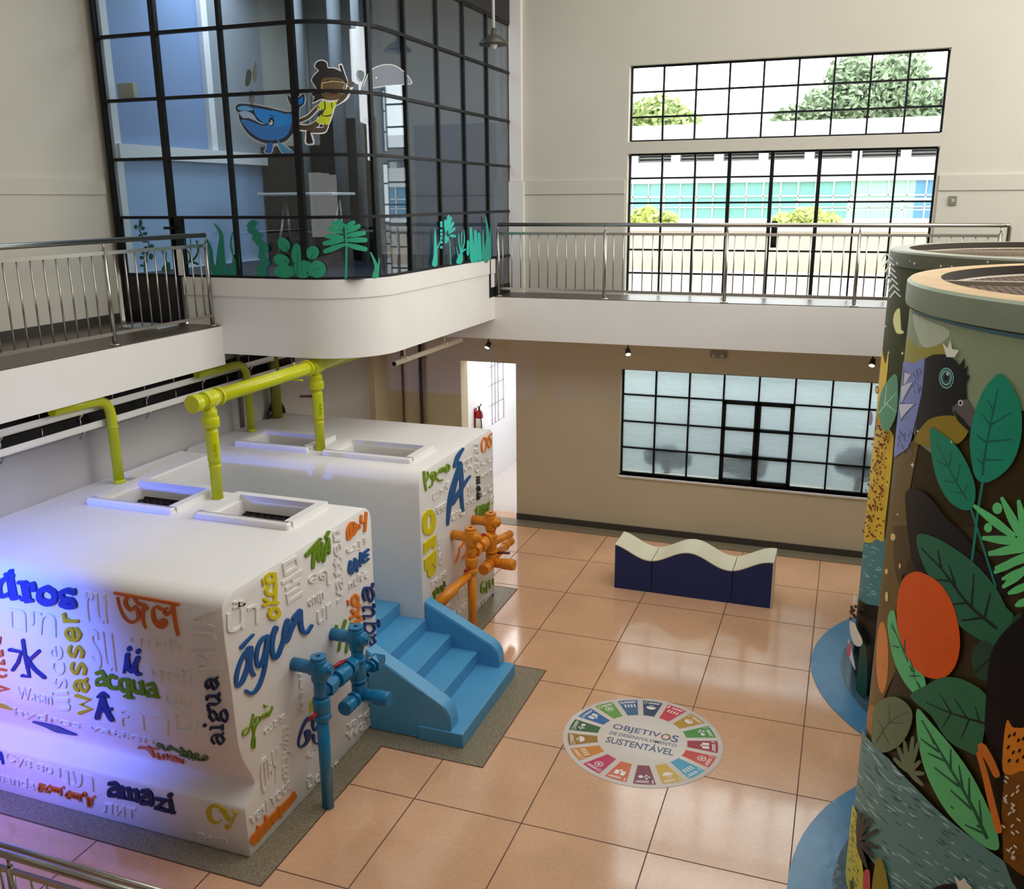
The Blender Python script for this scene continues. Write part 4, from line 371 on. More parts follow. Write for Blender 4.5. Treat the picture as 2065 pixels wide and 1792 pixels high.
('C1','painted_leaf','deep green leaf behind the orange egg shape',"P16 6895 3165 6983 3211 7163 3235 7395 3211 7556 3136 7643 3047 7689 3010 7629 2817 7542 2805 7369 2819 7225 2888 7073 2984 6940 3081;S52 7607 2925 7596 2904 7411 2977 7398 2959 7199 3077 7186 3064 6973 3122 6963 3112;S52 7184 3087 7161 3075 7134 3170 7122 3164;S52 7311 3038 7293 3025 7242 3122 7232 3116;S52 7443 2972 7425 2965 7427 3148 7418 3145;S52 7535 2947 7518 2943 7545 3085 7536 3084;S52 7267 3049 7268 3033 7132 2995 7133 2986;S52 7401 2980 7407 2967 7274 2902 7277 2895;S52 7513 2941 7518 2927 7377 2858 7380 2850"),
('C1','painted_leaf','dim leaf on the right of the egg shape',"P17 7689 3010 7745 3056 7796 3000 7827 2789 7730 2696 7621 2618 7521 2591 7474 2712 7540 2816 7640 2827;S52 7523 2611 7511 2615 7606 2749 7597 2752 7697 2933 7693 2934"),
('C1','painted_sun','large bright orange egg-shaped sun',"P35 6930 2956 7092 2992 7209 2980 7306 2912 7368 2807 7393 2697 7377 2578 7313 2475 7201 2407 7063 2378 6906 2422 6782 2523 6736 2665 6775 2831"),
('C1','painted_leaf','narrow light green leaf along the left of the sun',"P19 6633 2555 6702 2595 6748 2561 6817 2486 6935 2411 7062 2384 7146 2384 7183 2293 7214 2225 7092 2227 6947 2240 6805 2286 6693 2368 6609 2467;S27 7175 2278 7159 2263 6883 2439 6867 2428 6696 2510 6684 2502;S27 6780 2484 6762 2469 6682 2490 6671 2481;S27 6915 2427 6897 2418 6906 2503 6896 2499;S27 7051 2366 7037 2356 6990 2414 6982 2408;S27 6837 2419 6834 2407 6731 2376 6729 2369;S27 7007 2309 7005 2318 7108 2367 7107 2372"),
('C1','painted_leaf','mid green leaf under the sun',"P20 7031 2192 7156 2330 7298 2466 7445 2532 7603 2525 7619 2376 7609 2178 7534 2139 7387 2125 7238 2193;S52 7616 2369 7614 2353 7393 2301 7390 2290 7193 2248 7190 2241;S52 7396 2307 7385 2295 7302 2361 7296 2355;S52 7510 2335 7501 2324 7409 2396 7404 2390;S52 7386 2289 7398 2290 7342 2178 7349 2179;S52 7513 2330 7525 2332 7481 2184 7487 2185;S52 7588 2360 7578 2351 7549 2423 7544 2419"),
('C1','painted_leaf','long bright green leaf crossing the water',"P19 7116 2160 7246 2151 7421 2107 7578 2026 7701 1902 7771 1796 7793 1699 7723 1660 7618 1664 7470 1692 7328 1768 7219 1872 7143 2014;S27 7729 1734 7711 1712 7596 1875 7581 1856 7379 2019 7366 2004 7181 2121 7170 2110;S27 7308 2055 7290 2035 7243 2092 7233 2081;S27 7343 2027 7334 2006 7189 2006 7183 1995;S27 7453 1971 7434 1959 7430 2087 7420 2081;S27 7410 2005 7405 1985 7263 1959 7259 1948;S27 7517 1916 7508 1896 7326 1906 7321 1895;S27 7550 1906 7533 1892 7499 2028 7490 2020;S27 7613 1837 7603 1817 7465 1851 7459 1840;S27 7599 1860 7582 1848 7574 1998 7565 1992;S27 7675 1763 7667 1744 7479 1755 7474 1744;S27 7691 1768 7675 1756 7653 1909 7645 1903;S27 7702 1744 7697 1725 7586 1711 7583 1701"),
('C1','painted_leaf','round grey green leaf at the lower left',"P18 6530 1811 6725 2000 6921 2114 7069 2119 7070 1996 6983 1829 6786 1643 6572 1564 6513 1679;S51 6665 1635 6634 1623 6832 1888 6818 1886 7041 2094 7037 2095;S51 6835 1893 6816 1881 6802 2002 6791 1996;S51 6758 1789 6740 1773 6649 1794 6637 1785;S51 6826 1882 6825 1892 7001 1986 7000 1990;S51 6743 1761 6761 1777 6855 1746 6863 1753"),
('C1','painted_fern','grey green fern by the water',"S18 7117 1733 7105 1715 7046 1739 7016 1693 6954 1719 6931 1687;S18 7119 1732 7102 1715 7068 1783 7024 1740 6992 1812 6960 1782;S18 7121 1731 7101 1716 7097 1819 7050 1782 7052 1889 7018 1865;S18 7121 1730 7101 1718 7134 1856 7087 1829 7126 1968 7095 1951;S18 7121 1728 7101 1719 7162 1854 7117 1834 7181 1967 7152 1955;S18 7119 1724 7103 1724 7175 1793 7139 1793 7212 1860 7190 1861;S18 7112 1717 7111 1731 7182 1752 7179 1783 7246 1797 7244 1818;S18 7105 1715 7117 1733 7168 1709 7194 1751 7239 1719 7254 1747"),
('C1','painted_river','grey blue river with wavy strokes',"Q53 6061 1380 6516 1556 6880 1661 7194 1676 7428 1662 7632 1661 7808 1656 7990 1620 8012 1459 7083 693 6912 856 6493 776 6047 686;S54 6510 1016 6518 1023 6562 1031 6583 1054 6621 1060 6626 1066;S55 6355 1438 6366 1447 6482 1477 6507 1500 6588 1524 6592 1530;S54 6649 1466 6655 1472 6735 1475 6750 1493 6817 1506 6820 1511;S55 7179 1156 7181 1160 7204 1158 7210 1171 7233 1172 7234 1176;S54 6362 1297 6373 1306 6516 1352 6539 1375 6639 1402 6644 1407;S55 7146 1396 7148 1399 7183 1402 7189 1415 7222 1416 7224 1419;S54 7023 1316 7025 1320 7069 1321 7076 1334 7116 1346 7117 1349;S55 7328 1340 7329 1344 7349 1340 7353 1352 7372 1350 7373 1353;S54 6498 799 6506 807 6625 844 6643 866 6735 896 6739 901;S55 7811 1507 7812 1510 7833 1500 7837 1510 7857 1507 7858 1510;S54 6598 834 6605 841 6696 858 6713 878 6786 903 6789 908;S55 7269 1394 7270 1398 7286 1394 7291 1406 7306 1403 7308 1406;S54 6674 1454 6680 1459 6740 1459 6755 1476 6806 1485 6809 1490;S55 6578 1138 6585 1145 6670 1158 6687 1178 6755 1197 6759 1202;S54 7782 1569 7783 1571 7799 1564 7803 1574 7819 1568 7820 1571;S55 7266 1148 7268 1152 7317 1159 7322 1171 7369 1175 7371 1178;S54 6800 1557 6803 1562 6842 1567 6851 1582 6888 1588 6890 1592;S55 6048 804 6047 807 6256 910 6306 953 6431 1010 6438 1018;S54 7430 1570 7431 1574 7464 1574 7469 1585 7502 1580 7503 1583;S55 6716 1010 6720 1015 6752 1019 6767 1038 6797 1035 6802 1040;S54 6058 1163 6058 1166 6053 1139 6051 1147 6047 1122 6047 1124;S55 6992 1556 6994 1559 7030 1565 7037 1578 7072 1579 7074 1582;S54 7825 1468 7826 1471 7847 1463 7850 1473 7870 1468 7871 1470;S55 6453 1485 6461 1493 6544 1512 6565 1534 6632 1545 6637 1550;S54 7498 1230 7500 1233 7538 1228 7542 1239 7578 1242 7579 1246;S55 7012 1548 7015 1552 7042 1548 7049 1562 7074 1566 7075 1569;S54 7474 1429 7476 1432 7498 1430 7502 1441 7524 1436 7525 1439;S55 7790 1450 7791 1453 7822 1442 7825 1452 7854 1450 7855 1453;S54 6978 1349 6980 1353 7017 1361 7024 1375 7060 1376 7062 1380;S55 6044 995 6105 1036 6321 1140 6360 1174 6453 1212 6460 1219;S54 7902 1530 7903 1532 7933 1523 7936 1533 7966 1526 7967 1529;S55 6901 1632 6903 1636 6935 1640 6943 1654 6974 1654 6976 1658;S54 7594 1390 7595 1393 7630 1387 7633 1398 7666 1396 7667 1400;S55 7610 1509 7612 1512 7625 1504 7629 1515 7642 1512 7643 1515;S54 6939 996 6942 1000 6981 1004 6989 1019 7025 1030 7026 1034;S55 7336 1133 7337 1137 7376 1140 7381 1153 7418 1153 7419 1156;S54 6636 1544 6642 1550 6744 1558 6759 1576 6842 1590 6845 1595;S55 6877 900 6881 905 6960 908 6971 924 7040 935 7042 939;S54 7197 1475 7198 1478 7218 1480 7224 1492 7244 1486 7246 1490;S55 7490 1272 7492 1276 7517 1268 7522 1279 7546 1281 7546 1284;S54 6979 1609 6982 1613 7013 1613 7020 1626 7050 1629 7052 1633;S55 7019 1493 7022 1497 7048 1492 7055 1505 7078 1511 7079 1514;S54 7185 1568 7187 1572 7226 1567 7232 1579 7268 1586 7269 1589;S55 7357 1183 7358 1187 7389 1185 7394 1197 7423 1198 7424 1202;S54 6852 1308 6854 1312 6919 1326 6927 1341 6985 1357 6987 1361;S55 7153 1477 7155 1480 7194 1478 7200 1491 7236 1497 7237 1501;S54 6701 1090 6706 1096 6752 1101 6767 1120 6810 1122 6813 1128;S55 7505 1473 7507 1476 7545 1472 7549 1483 7586 1482 7587 1485;S54 7437 1495 7439 1498 7465 1493 7470 1504 7495 1503 7497 1506;S55 7433 1218 7435 1222 7470 1215 7475 1227 7507 1232 7508 1235;S54 7529 1293 7530 1296 7566 1296 7570 1307 7605 1303 7607 1306;S55 6711 1243 6715 1249 6748 1250 6763 1268 6794 1266 6798 1271;S54 6631 900 6637 907 6734 924 6749 943 6827 966 6830 971;S55 6869 1029 6873 1033 6933 1038 6944 1055 7000 1056 7003 1060;S54 7852 1514 7853 1517 7868 1505 7872 1515 7886 1513 7886 1516;S55 7256 1586 7258 1590 7309 1587 7314 1598 7360 1606 7361 1609;S54 6815 1331 6818 1336 6873 1349 6882 1364 6933 1375 6935 1380;S55 6868 1502 6870 1507 6932 1523 6940 1537 6997 1545 7000 1549;S54 6046 924 6045 926 6355 1085 6391 1117 6520 1168 6527 1174;S55 7767 1446 7768 1449 7781 1444 7784 1454 7796 1447 7798 1450;S54 7358 1191 7359 1195 7400 1197 7405 1209 7444 1210 7445 1214;S55 7507 1538 7508 1541 7522 1539 7526 1550 7541 1542 7542 1545;S54 7591 1493 7592 1496 7606 1486 7610 1497 7623 1496 7624 1498;S55 7520 1303 7521 1306 7540 1305 7544 1316 7564 1310 7565 1313;S54 6579 1494 6584 1500 6623 1504 6641 1523 6676 1522 6681 1528;S55 6891 1335 6893 1339 6965 1359 6972 1373 7038 1386 7040 1390;S54 7438 1340 7439 1343 7464 1339 7469 1351 7493 1349 7494 1353;S55 7671 1362 7672 1365 7692 1355 7696 1365 7715 1365 7716 1368;S54 6262 1330 6279 1342 6368 1369 6402 1398 6461 1418 6467 1424;S55 7088 1496 7090 1500 7114 1499 7120 1511 7144 1511 7145 1515;S54 7132 947 7134 951 7192 961 7198 974 7251 988 7253 992;S55 7101 917 7103 921 7134 925 7141 939 7171 942 7172 946;S54 6050 855 6050 857 6211 926 6272 975 6425 1047 6433 1055;S55 6923 1323 6925 1327 6946 1329 6954 1343 6975 1342 6978 1346;S54 6594 1212 6599 1218 6636 1225 6654 1245 6689 1243 6694 1249;S55 7685 1482 7686 1485 7707 1479 7710 1489 7731 1484 7732 1487;S54 7694 1558 7695 1561 7709 1553 7713 1564 7726 1559 7727 1562;S55 7449 1349 7451 1352 7488 1346 7493 1357 7528 1361 7529 1364;S54 7549 1363 7551 1367 7582 1360 7586 1371 7616 1371 7617 1374;S55 6720 1349 6725 1354 6761 1349 6775 1366 6806 1370 6809 1375;S54 7482 1598 7484 1601 7515 1594 7519 1604 7548 1604 7549 1607;S55 7402 1639 7404 1642 7437 1642 7441 1653 7474 1648 7476 1651;S54 6476 1297 6484 1304 6601 1337 6620 1358 6712 1376 6716 1382;S55 7722 1408 7723 1411 7745 1404 7749 1415 7771 1410 7772 1413;S54 7395 1473 7397 1476 7434 1472 7439 1483 7475 1485 7476 1489;S55 6729 1484 6734 1489 6812 1495 6825 1511 6892 1516 6896 1520;S54 6406 1246 6416 1255 6546 1291 6568 1314 6662 1341 6666 1347;S55 7930 1602 7931 1605 7940 1597 7943 1607 7953 1600 7953 1603;S54 7796 1472 7797 1475 7817 1469 7821 1479 7841 1472 7842 1475;S55 7035 885 7037 889 7066 891 7073 906 7101 911 7102 915;S54 6789 1201 6793 1206 6878 1216 6890 1232 6964 1238 6968 1242;S55 7065 968 7067 972 7106 982 7113 996 7151 999 7154 1003;S54 6046 705 6045 708 6329 867 6368 902 6486 951 6493 958;S55 6736 1380 6741 1386 6791 1382 6805 1399 6848 1406 6850 1410;S54 7191 1605 7192 1609 7218 1611 7224 1623 7250 1618 7251 1621;S55 7164 1005 7166 1009 7192 1011 7198 1025 7224 1025 7226 1029;S54 7299 1092 7301 1096 7347 1095 7352 1108 7395 1117 7396 1121;S55 7603 1383 7604 1386 7641 1380 7645 1390 7680 1390 7681 1393;S54 7148 1221 7150 1225 7205 1234 7211 1247 7264 1254 7265 1258;S55 7023 923 7025 927 7068 938 7074 952 7115 959 7117 963;S54 7876 1502 7877 1505 7897 1500 7900 1510 7919 1501 7920 1503;S55 6947 1626 6949 1631 6999 1632 7006 1645 7051 1656 7052 1660;S54 7284 1566 7286 1569 7313 1568 7318 1579 7345 1577 7346 1581;S55 6419 1244 6428 1252 6583 1302 6603 1323 6716 1349 6720 1355;S54 7417 1548 7418 1551 7458 1550 7462 1561 7501 1559 7502 1562;S55 7251 1628 7253 1632 7303 1628 7308 1640 7353 1647 7354 1650;S54 7319 1142 7321 1146 7364 1143 7369 1156 7409 1164 7410 1168;S55 6574 1500 6580 1506 6662 1515 6679 1534 6746 1546 6749 1551;S54 7600 1538 7601 1541 7625 1534 7628 1545 7651 1542 7652 1545;S55 7071 946 7073 951 7120 960 7127 974 7171 983 7173 987;S54 6671 1447 6677 1452 6755 1457 6769 1474 6835 1485 6838 1489;S55 7436 1612 7437 1615 7461 1612 7466 1623 7490 1618 7491 1621;S54 7102 1505 7104 1509 7162 1512 7168 1525 7221 1535 7222 1538;S55 6935 1632 6938 1636 7007 1644 7014 1657 7076 1671 7078 1675;S54 7418 1500 7419 1503 7445 1501 7449 1512 7475 1508 7476 1511;S55 7643 1401 7643 1404 7660 1402 7664 1412 7681 1404 7682 1407;S54 7154 1588 7156 1591 7199 1595 7205 1607 7246 1608 7248 1612;S55 7018 1094 7021 1098 7055 1096 7062 1110 7093 1121 7094 1124;S54 6949 1445 6952 1449 7007 1452 7014 1466 7063 1481 7064 1484;S55 6766 1342 6770 1347 6811 1340 6825 1357 6860 1363 6863 1367;S54 6468 1130 6476 1138 6614 1174 6633 1195 6734 1226 6738 1231;S55 7718 1382 7719 1385 7752 1379 7756 1389 7789 1385 7790 1388;S54 6986 856 6988 860 7044 879 7051 893 7104 904 7106 908;S55 7043 1587 7045 1591 7106 1601 7112 1614 7168 1619 7170 1623;S54 7252 1209 7254 1212 7299 1215 7305 1228 7347 1233 7349 1236;S55 6453 1018 6462 1026 6551 1047 6573 1070 6641 1094 6645 1100;S54 6873 1452 6875 1456 6946 1476 6954 1490 7019 1501 7021 1504;S55 7327 1278 7328 1282 7368 1286 7373 1298 7411 1297 7413 1300;S54 6049 1283 6049 1285 6342 1411 6379 1442 6544 1497 6550 1503;S55 7718 1486 7719 1489 7738 1484 7742 1494 7760 1487 7761 1490;S54 7084 1197 7086 1201 7117 1204 7124 1218 7154 1219 7156 1223;S55 6983 1402 6985 1406 7052 1412 7058 1425 7117 1443 7119 1447;S54 7301 1612 7303 1615 7348 1617 7353 1628 7397 1628 7398 1631;S55 7114 1625 7116 1628 7164 1635 7170 1647 7217 1648 7218 1652;S54 6970 1064 6972 1068 7004 1077 7012 1091 7043 1092 7046 1096;S55 6412 886 6423 895 6515 920 6539 945 6607 972 6611 978;S54 7856 1496 7856 1498 7872 1494 7875 1504 7890 1495 7891 1498;S55 6651 1130 6656 1136 6743 1151 6758 1169 6831 1183 6834 1188;S54 6971 1461 6973 1465 7024 1470 7031 1483 7078 1494 7079 1497;S55 7712 1535 7713 1538 7740 1534 7743 1544 7770 1537 7771 1539;S54 7336 1081 7337 1085 7369 1087 7374 1099 7404 1099 7405 1102;S55 7410 1336 7412 1339 7452 1333 7457 1345 7494 1351 7495 1354;S54 6282 1131 6295 1142 6386 1178 6418 1207 6483 1224 6491 1232;S55 7092 1131 7094 1135 7151 1149 7158 1162 7212 1170 7214 1174;S54 7524 1636 7525 1639 7543 1634 7547 1645 7565 1639 7566 1642;S55 6697 1521 6702 1527 6750 1526 6764 1543 6806 1546 6809 1550;S54 6048 929 6048 932 6312 1062 6352 1098 6502 1156 6509 1163;S55 6315 1399 6328 1409 6450 1448 6477 1472 6561 1496 6567 1502;S54 6886 1067 6888 1071 6933 1083 6941 1098 6984 1106 6986 1111;S55 7202 1016 7204 1019 7232 1019 7238 1032 7265 1035 7266 1039"),
('C1','painted_jaguar','spotted orange jaguar in black shade with orange twigs',"P5 7786 3073 7730 3028 7670 2945 7615 2828 7596 2701 7607 2503 7626 2330 7674 2260 7738 2151 7831 1660 7989 1632;Q14 7767 2193 7844 2238 7902 2260 7987 1643 7912 1641 7831 1660 7781 1930;P13 7741 2455 7774 2431 7816 2449 7873 2467 7903 2254 7847 2216 7806 2167 7757 2162 7738 2334;P5 7771 2373 7762 2358 7757 2364 7763 2382 7771 2387;P5 7796 2398 7787 2384 7782 2390 7788 2408 7796 2413;P5 7821 2377 7813 2363 7808 2369 7813 2386 7821 2391;P5 7774 2309 7766 2294 7761 2300 7766 2318 7775 2323;P5 7804 2296 7796 2282 7791 2287 7797 2305 7805 2310;P5 7831 2263 7823 2249 7818 2255 7824 2273 7832 2278;P5 7790 2239 7781 2225 7776 2230 7782 2248 7790 2254;P5 7834 2324 7825 2310 7821 2316 7826 2334 7834 2339;P5 7845 2402 7836 2388 7832 2394 7837 2411 7845 2416;P5 7859 2303 7850 2289 7846 2295 7851 2312 7859 2317;P6 7832 1947 7822 1932 7819 1939 7828 1959 7835 1964;P6 7852 1974 7842 1959 7840 1966 7848 1986 7856 1991;P6 7790 2147 7799 2140 7792 2134 7778 2137 7776 2145;P6 7864 1752 7855 1736 7852 1743 7861 1764 7868 1769;P6 7843 1991 7853 1984 7845 1978 7832 1981 7830 1989;P6 7787 2121 7796 2114 7789 2108 7775 2111 7774 2119;P6 7885 1727 7894 1719 7887 1713 7874 1716 7873 1724;P6 7881 1714 7891 1707 7883 1701 7870 1704 7869 1712;P6 7804 2009 7813 2002 7806 1996 7792 1999 7791 2007;P6 7854 2124 7845 2109 7842 2116 7850 2136 7858 2140;P6 7886 1791 7895 1783 7888 1777 7874 1780 7873 1789;P6 7854 1745 7864 1738 7856 1731 7843 1734 7841 1742;P6 7882 1953 7891 1946 7884 1940 7870 1943 7869 1951;P6 7864 1860 7873 1852 7866 1846 7853 1849 7851 1858;P6 7886 1882 7895 1875 7888 1869 7874 1872 7873 1881;P6 7884 1745 7874 1729 7871 1737 7880 1757 7887 1762;P6 7836 2067 7827 2052 7824 2059 7833 2079 7840 2084;P6 7804 2035 7794 2020 7792 2027 7800 2047 7808 2052;P6 7859 2101 7849 2087 7847 2094 7855 2113 7862 2118;P6 7800 2026 7809 2019 7802 2012 7788 2016 7787 2024;P6 7815 1867 7824 1860 7817 1853 7803 1856 7802 1865;P6 7849 2007 7840 1992 7837 2000 7845 2019 7853 2024;P6 7859 1894 7850 1879 7847 1886 7856 1906 7863 1911;P6 7845 2022 7854 2015 7847 2009 7833 2012 7832 2020;S49 7614 2204 7654 2257 7666 2169 7702 2214 7719 2112 7751 2149;S49 7607 2172 7636 2198 7658 2072 7690 2101 7703 1962 7738 1994 7773 1806 7808 1839"),
('C1','painted_bird','small yellow bird with dark specks',"P58 6049 685 6416 917 6504 752 6660 729 6744 555 6415 274 6047 242;S48 6495 582 6515 600 6521 589 6530 597;S48 6353 604 6382 628 6391 618 6404 630;S48 6377 512 6404 535 6412 525 6424 536;S48 6300 688 6335 716 6345 707 6360 719;S48 6588 585 6604 601 6610 589 6617 596;S48 6263 695 6303 726 6314 718 6331 732;S48 6374 821 6401 843 6409 832 6422 843;S48 6200 492 6253 535 6267 528 6288 545;S48 6346 597 6376 622 6385 612 6398 623;S48 6224 752 6271 788 6284 780 6303 795;S48 6416 867 6440 886 6448 876 6459 885;S48 6514 526 6533 543 6539 532 6548 540;S48 6371 850 6398 872 6407 862 6419 872;S48 6354 642 6383 666 6392 656 6405 667;S48 6507 902 6526 919 6532 907 6541 915;S48 6580 449 6597 465 6602 453 6610 461;S48 6588 565 6604 580 6610 568 6618 576;S48 6426 328 6449 350 6457 339 6468 349;S48 6567 462 6584 478 6589 466 6598 474;S48 6422 822 6446 841 6453 830 6464 840;S48 6618 520 6633 535 6638 523 6646 530;S48 6044 427 6163 517 6187 517 6217 541;S48 6466 858 6487 876 6494 865 6503 873;S48 6444 772 6466 791 6473 780 6483 789;S48 6477 876 6497 893 6504 882 6514 890;S48 6490 420 6510 439 6517 427 6526 436;S48 6331 694 6362 720 6371 710 6385 721;S48 6336 664 6366 689 6376 679 6389 691;S48 6215 658 6264 696 6277 689 6297 705;S48 6404 338 6429 361 6437 350 6449 361;S48 6592 520 6608 535 6614 523 6621 531;S48 6364 399 6392 424 6401 414 6413 425;S48 6381 569 6407 592 6416 582 6428 593;S48 6392 682 6417 703 6425 693 6437 703;S48 6570 704 6586 719 6592 708 6600 715;S48 6501 451 6520 469 6526 458 6536 467;S48 6491 375 6511 394 6517 383 6527 392;S48 6399 666 6424 688 6432 677 6444 687;S48 6499 820 6518 837 6524 826 6533 834;S48 6530 659 6548 676 6554 664 6563 672;S48 6502 524 6522 542 6528 530 6537 539;S48 6254 690 6295 722 6307 714 6324 728;S48 6437 902 6460 921 6467 910 6477 919;S48 6418 765 6441 785 6449 775 6460 784;S48 6600 473 6616 489 6621 476 6629 484;S48 6454 546 6476 566 6483 555 6493 564;S48 6277 814 6315 843 6326 834 6342 847;S48 6048 555 6047 557 6046 540 6045 541;S48 6492 715 6511 733 6518 721 6527 730;S48 6488 432 6508 451 6514 440 6524 449;S48 6286 683 6323 712 6333 703 6349 716;S48 6289 810 6325 838 6335 829 6351 841;S48 6279 599 6317 629 6328 621 6344 634;S48 6114 475 6200 541 6219 537 6245 558;S48 6427 573 6451 594 6458 583 6469 593;S48 6329 728 6360 754 6369 744 6383 756;S48 6502 698 6522 716 6528 704 6537 712;S48 6396 331 6422 355 6430 344 6442 355;S48 6305 744 6338 771 6349 762 6363 774;S48 6285 427 6321 458 6332 450 6348 464;S48 6608 601 6624 616 6629 604 6637 611;S48 6272 650 6311 680 6322 672 6338 685;S48 6380 499 6407 522 6415 512 6428 523;S48 6365 667 6393 691 6402 680 6414 691;S48 6501 716 6520 733 6526 721 6536 730;S48 6549 581 6566 597 6572 585 6580 593;S48 6505 442 6525 460 6531 449 6540 458;S48 6204 432 6256 474 6270 467 6290 484;S48 6390 754 6415 775 6423 765 6435 775;S48 6322 369 6354 397 6364 388 6378 400;P48 6570 442 6563 405 6524 360 6473 329 6440 333 6450 373 6495 423 6544 451"),
('C1','painted_fern','small dark fern over the yellow bird',"S11 6552 789 6507 754 6558 899 6451 819 6521 977 6442 920;S11 6552 788 6507 756 6613 938 6521 875 6634 1058 6574 1019;S11 6551 785 6508 759 6673 969 6598 926 6747 1117 6702 1093;S11 6544 776 6516 768 6743 973 6701 967 6877 1127 6853 1128;S11 6526 762 6534 782 6738 896 6750 936 6897 1004 6903 1030;S11 6516 756 6544 788 6691 823 6736 881 6841 884 6865 919;S11 6509 753 6550 790 6617 737 6688 805 6733 736 6774 778;S11 6508 753 6551 790 6554 721 6637 795 6630 717 6681 765"),
('C1','painted_plants','red bud and olive leaf at the bottom edge',"P38 6725 668 6782 756 6830 756 6863 577 6773 498;P33 6923 971 7021 946 7092 777 6904 613 6878 797"),
('C1','painted_bird','dark blue bird head with a white crown at the bottom',"P31 7716 1346 7686 1264 7593 1165 7485 1101 7431 1117 7469 1208 7571 1313 7671 1368;Q6 7576 1376 7617 1367 7641 1411 7657 1394 7695 1387 7667 1327 7614 1313"),
('C1','painted_stars','small white stars',"Q43 6804 3593 6817 3583 6834 3584 6819 3575 6812 3559 6799 3569 6780 3568 6797 3577;Q43 6828 3796 6835 3790 6846 3790 6837 3785 6833 3776 6825 3782 6814 3782 6824 3787;Q43 7173 3824 7178 3819 7184 3818 7179 3814 7177 3807 7172 3813 7166 3813 7171 3817;Q43 6342 3314 6358 3312 6379 3316 6360 3308 6352 3300 6337 3301 6312 3296 6334 3305;Q43 6669 3230 6678 3225 6691 3227 6680 3220 6675 3211 6666 3216 6652 3214 6664 3220;Q43 6410 4184 6430 4178 6458 4179 6433 4171 6423 4160 6402 4166 6369 4164 6398 4173"),
('C2','painted_background','green night sky, water and dark foliage paint',"Q56 5532 1463 5524 1488 6187 1704 6430 1728 6539 1670 6602 1291 5542 806 5530 1140;Q56 5527 1499 6374 1794 6502 1104 6267 996 6073 941 5524 779 5535 1017;Q32 5546 744 5524 779 6073 941 6502 1104 6672 60 5527 -618;S55 5807 1169 5802 1169 5923 1221 5928 1232 6023 1245 6026 1249;S55 5947 1190 5944 1191 6031 1229 6035 1240 6112 1247 6115 1250;S55 6022 1553 6020 1554 6094 1584 6097 1594 6166 1596 6169 1599;S55 5523 861 5523 863 5774 972 5782 984 5916 1016 5921 1020;S55 5716 1329 5709 1328 5865 1391 5871 1402 5977 1418 5982 1422;S55 6273 1409 6271 1411 6322 1433 6324 1442 6374 1438 6376 1441;S55 6202 1376 6200 1377 6256 1402 6259 1412 6313 1409 6315 1412;S55 6046 1510 6044 1512 6115 1541 6118 1551 6185 1552 6188 1555;S55 6158 1117 6156 1119 6216 1147 6218 1157 6276 1157 6279 1160;S55 6077 1160 6074 1161 6142 1192 6146 1202 6210 1205 6213 1208;S55 6051 1565 6049 1566 6119 1595 6122 1605 6188 1606 6191 1608;S55 6180 1297 6178 1298 6236 1324 6239 1334 6295 1332 6297 1335;S55 5690 1447 5681 1446 5850 1511 5856 1523 5967 1539 5971 1543;S55 6215 1384 6213 1385 6268 1409 6271 1419 6324 1416 6327 1419;S55 6201 1130 6199 1131 6255 1158 6258 1168 6313 1166 6315 1169;S55 6204 1106 6202 1107 6258 1133 6261 1143 6316 1142 6318 1145;S55 6006 1092 6003 1093 6080 1128 6084 1139 6155 1144 6158 1147;S55 6062 1033 6060 1034 6130 1067 6133 1077 6199 1081 6202 1084;S55 6170 1592 6168 1593 6226 1617 6229 1627 6285 1624 6288 1626;S55 5525 1265 5525 1267 5697 1336 5709 1350 5872 1387 5877 1391;S55 6256 1422 6254 1424 6305 1446 6308 1456 6359 1452 6361 1455;S55 6064 1426 6062 1427 6131 1456 6134 1466 6199 1467 6202 1470;S55 6003 1349 6000 1350 6078 1383 6081 1393 6152 1397 6155 1400;S55 5928 1194 5924 1194 6015 1234 6019 1245 6098 1252 6102 1256;S55 6137 1086 6134 1087 6196 1116 6199 1126 6259 1127 6261 1130;S55 6190 1094 6188 1096 6245 1123 6248 1133 6303 1132 6306 1135"),
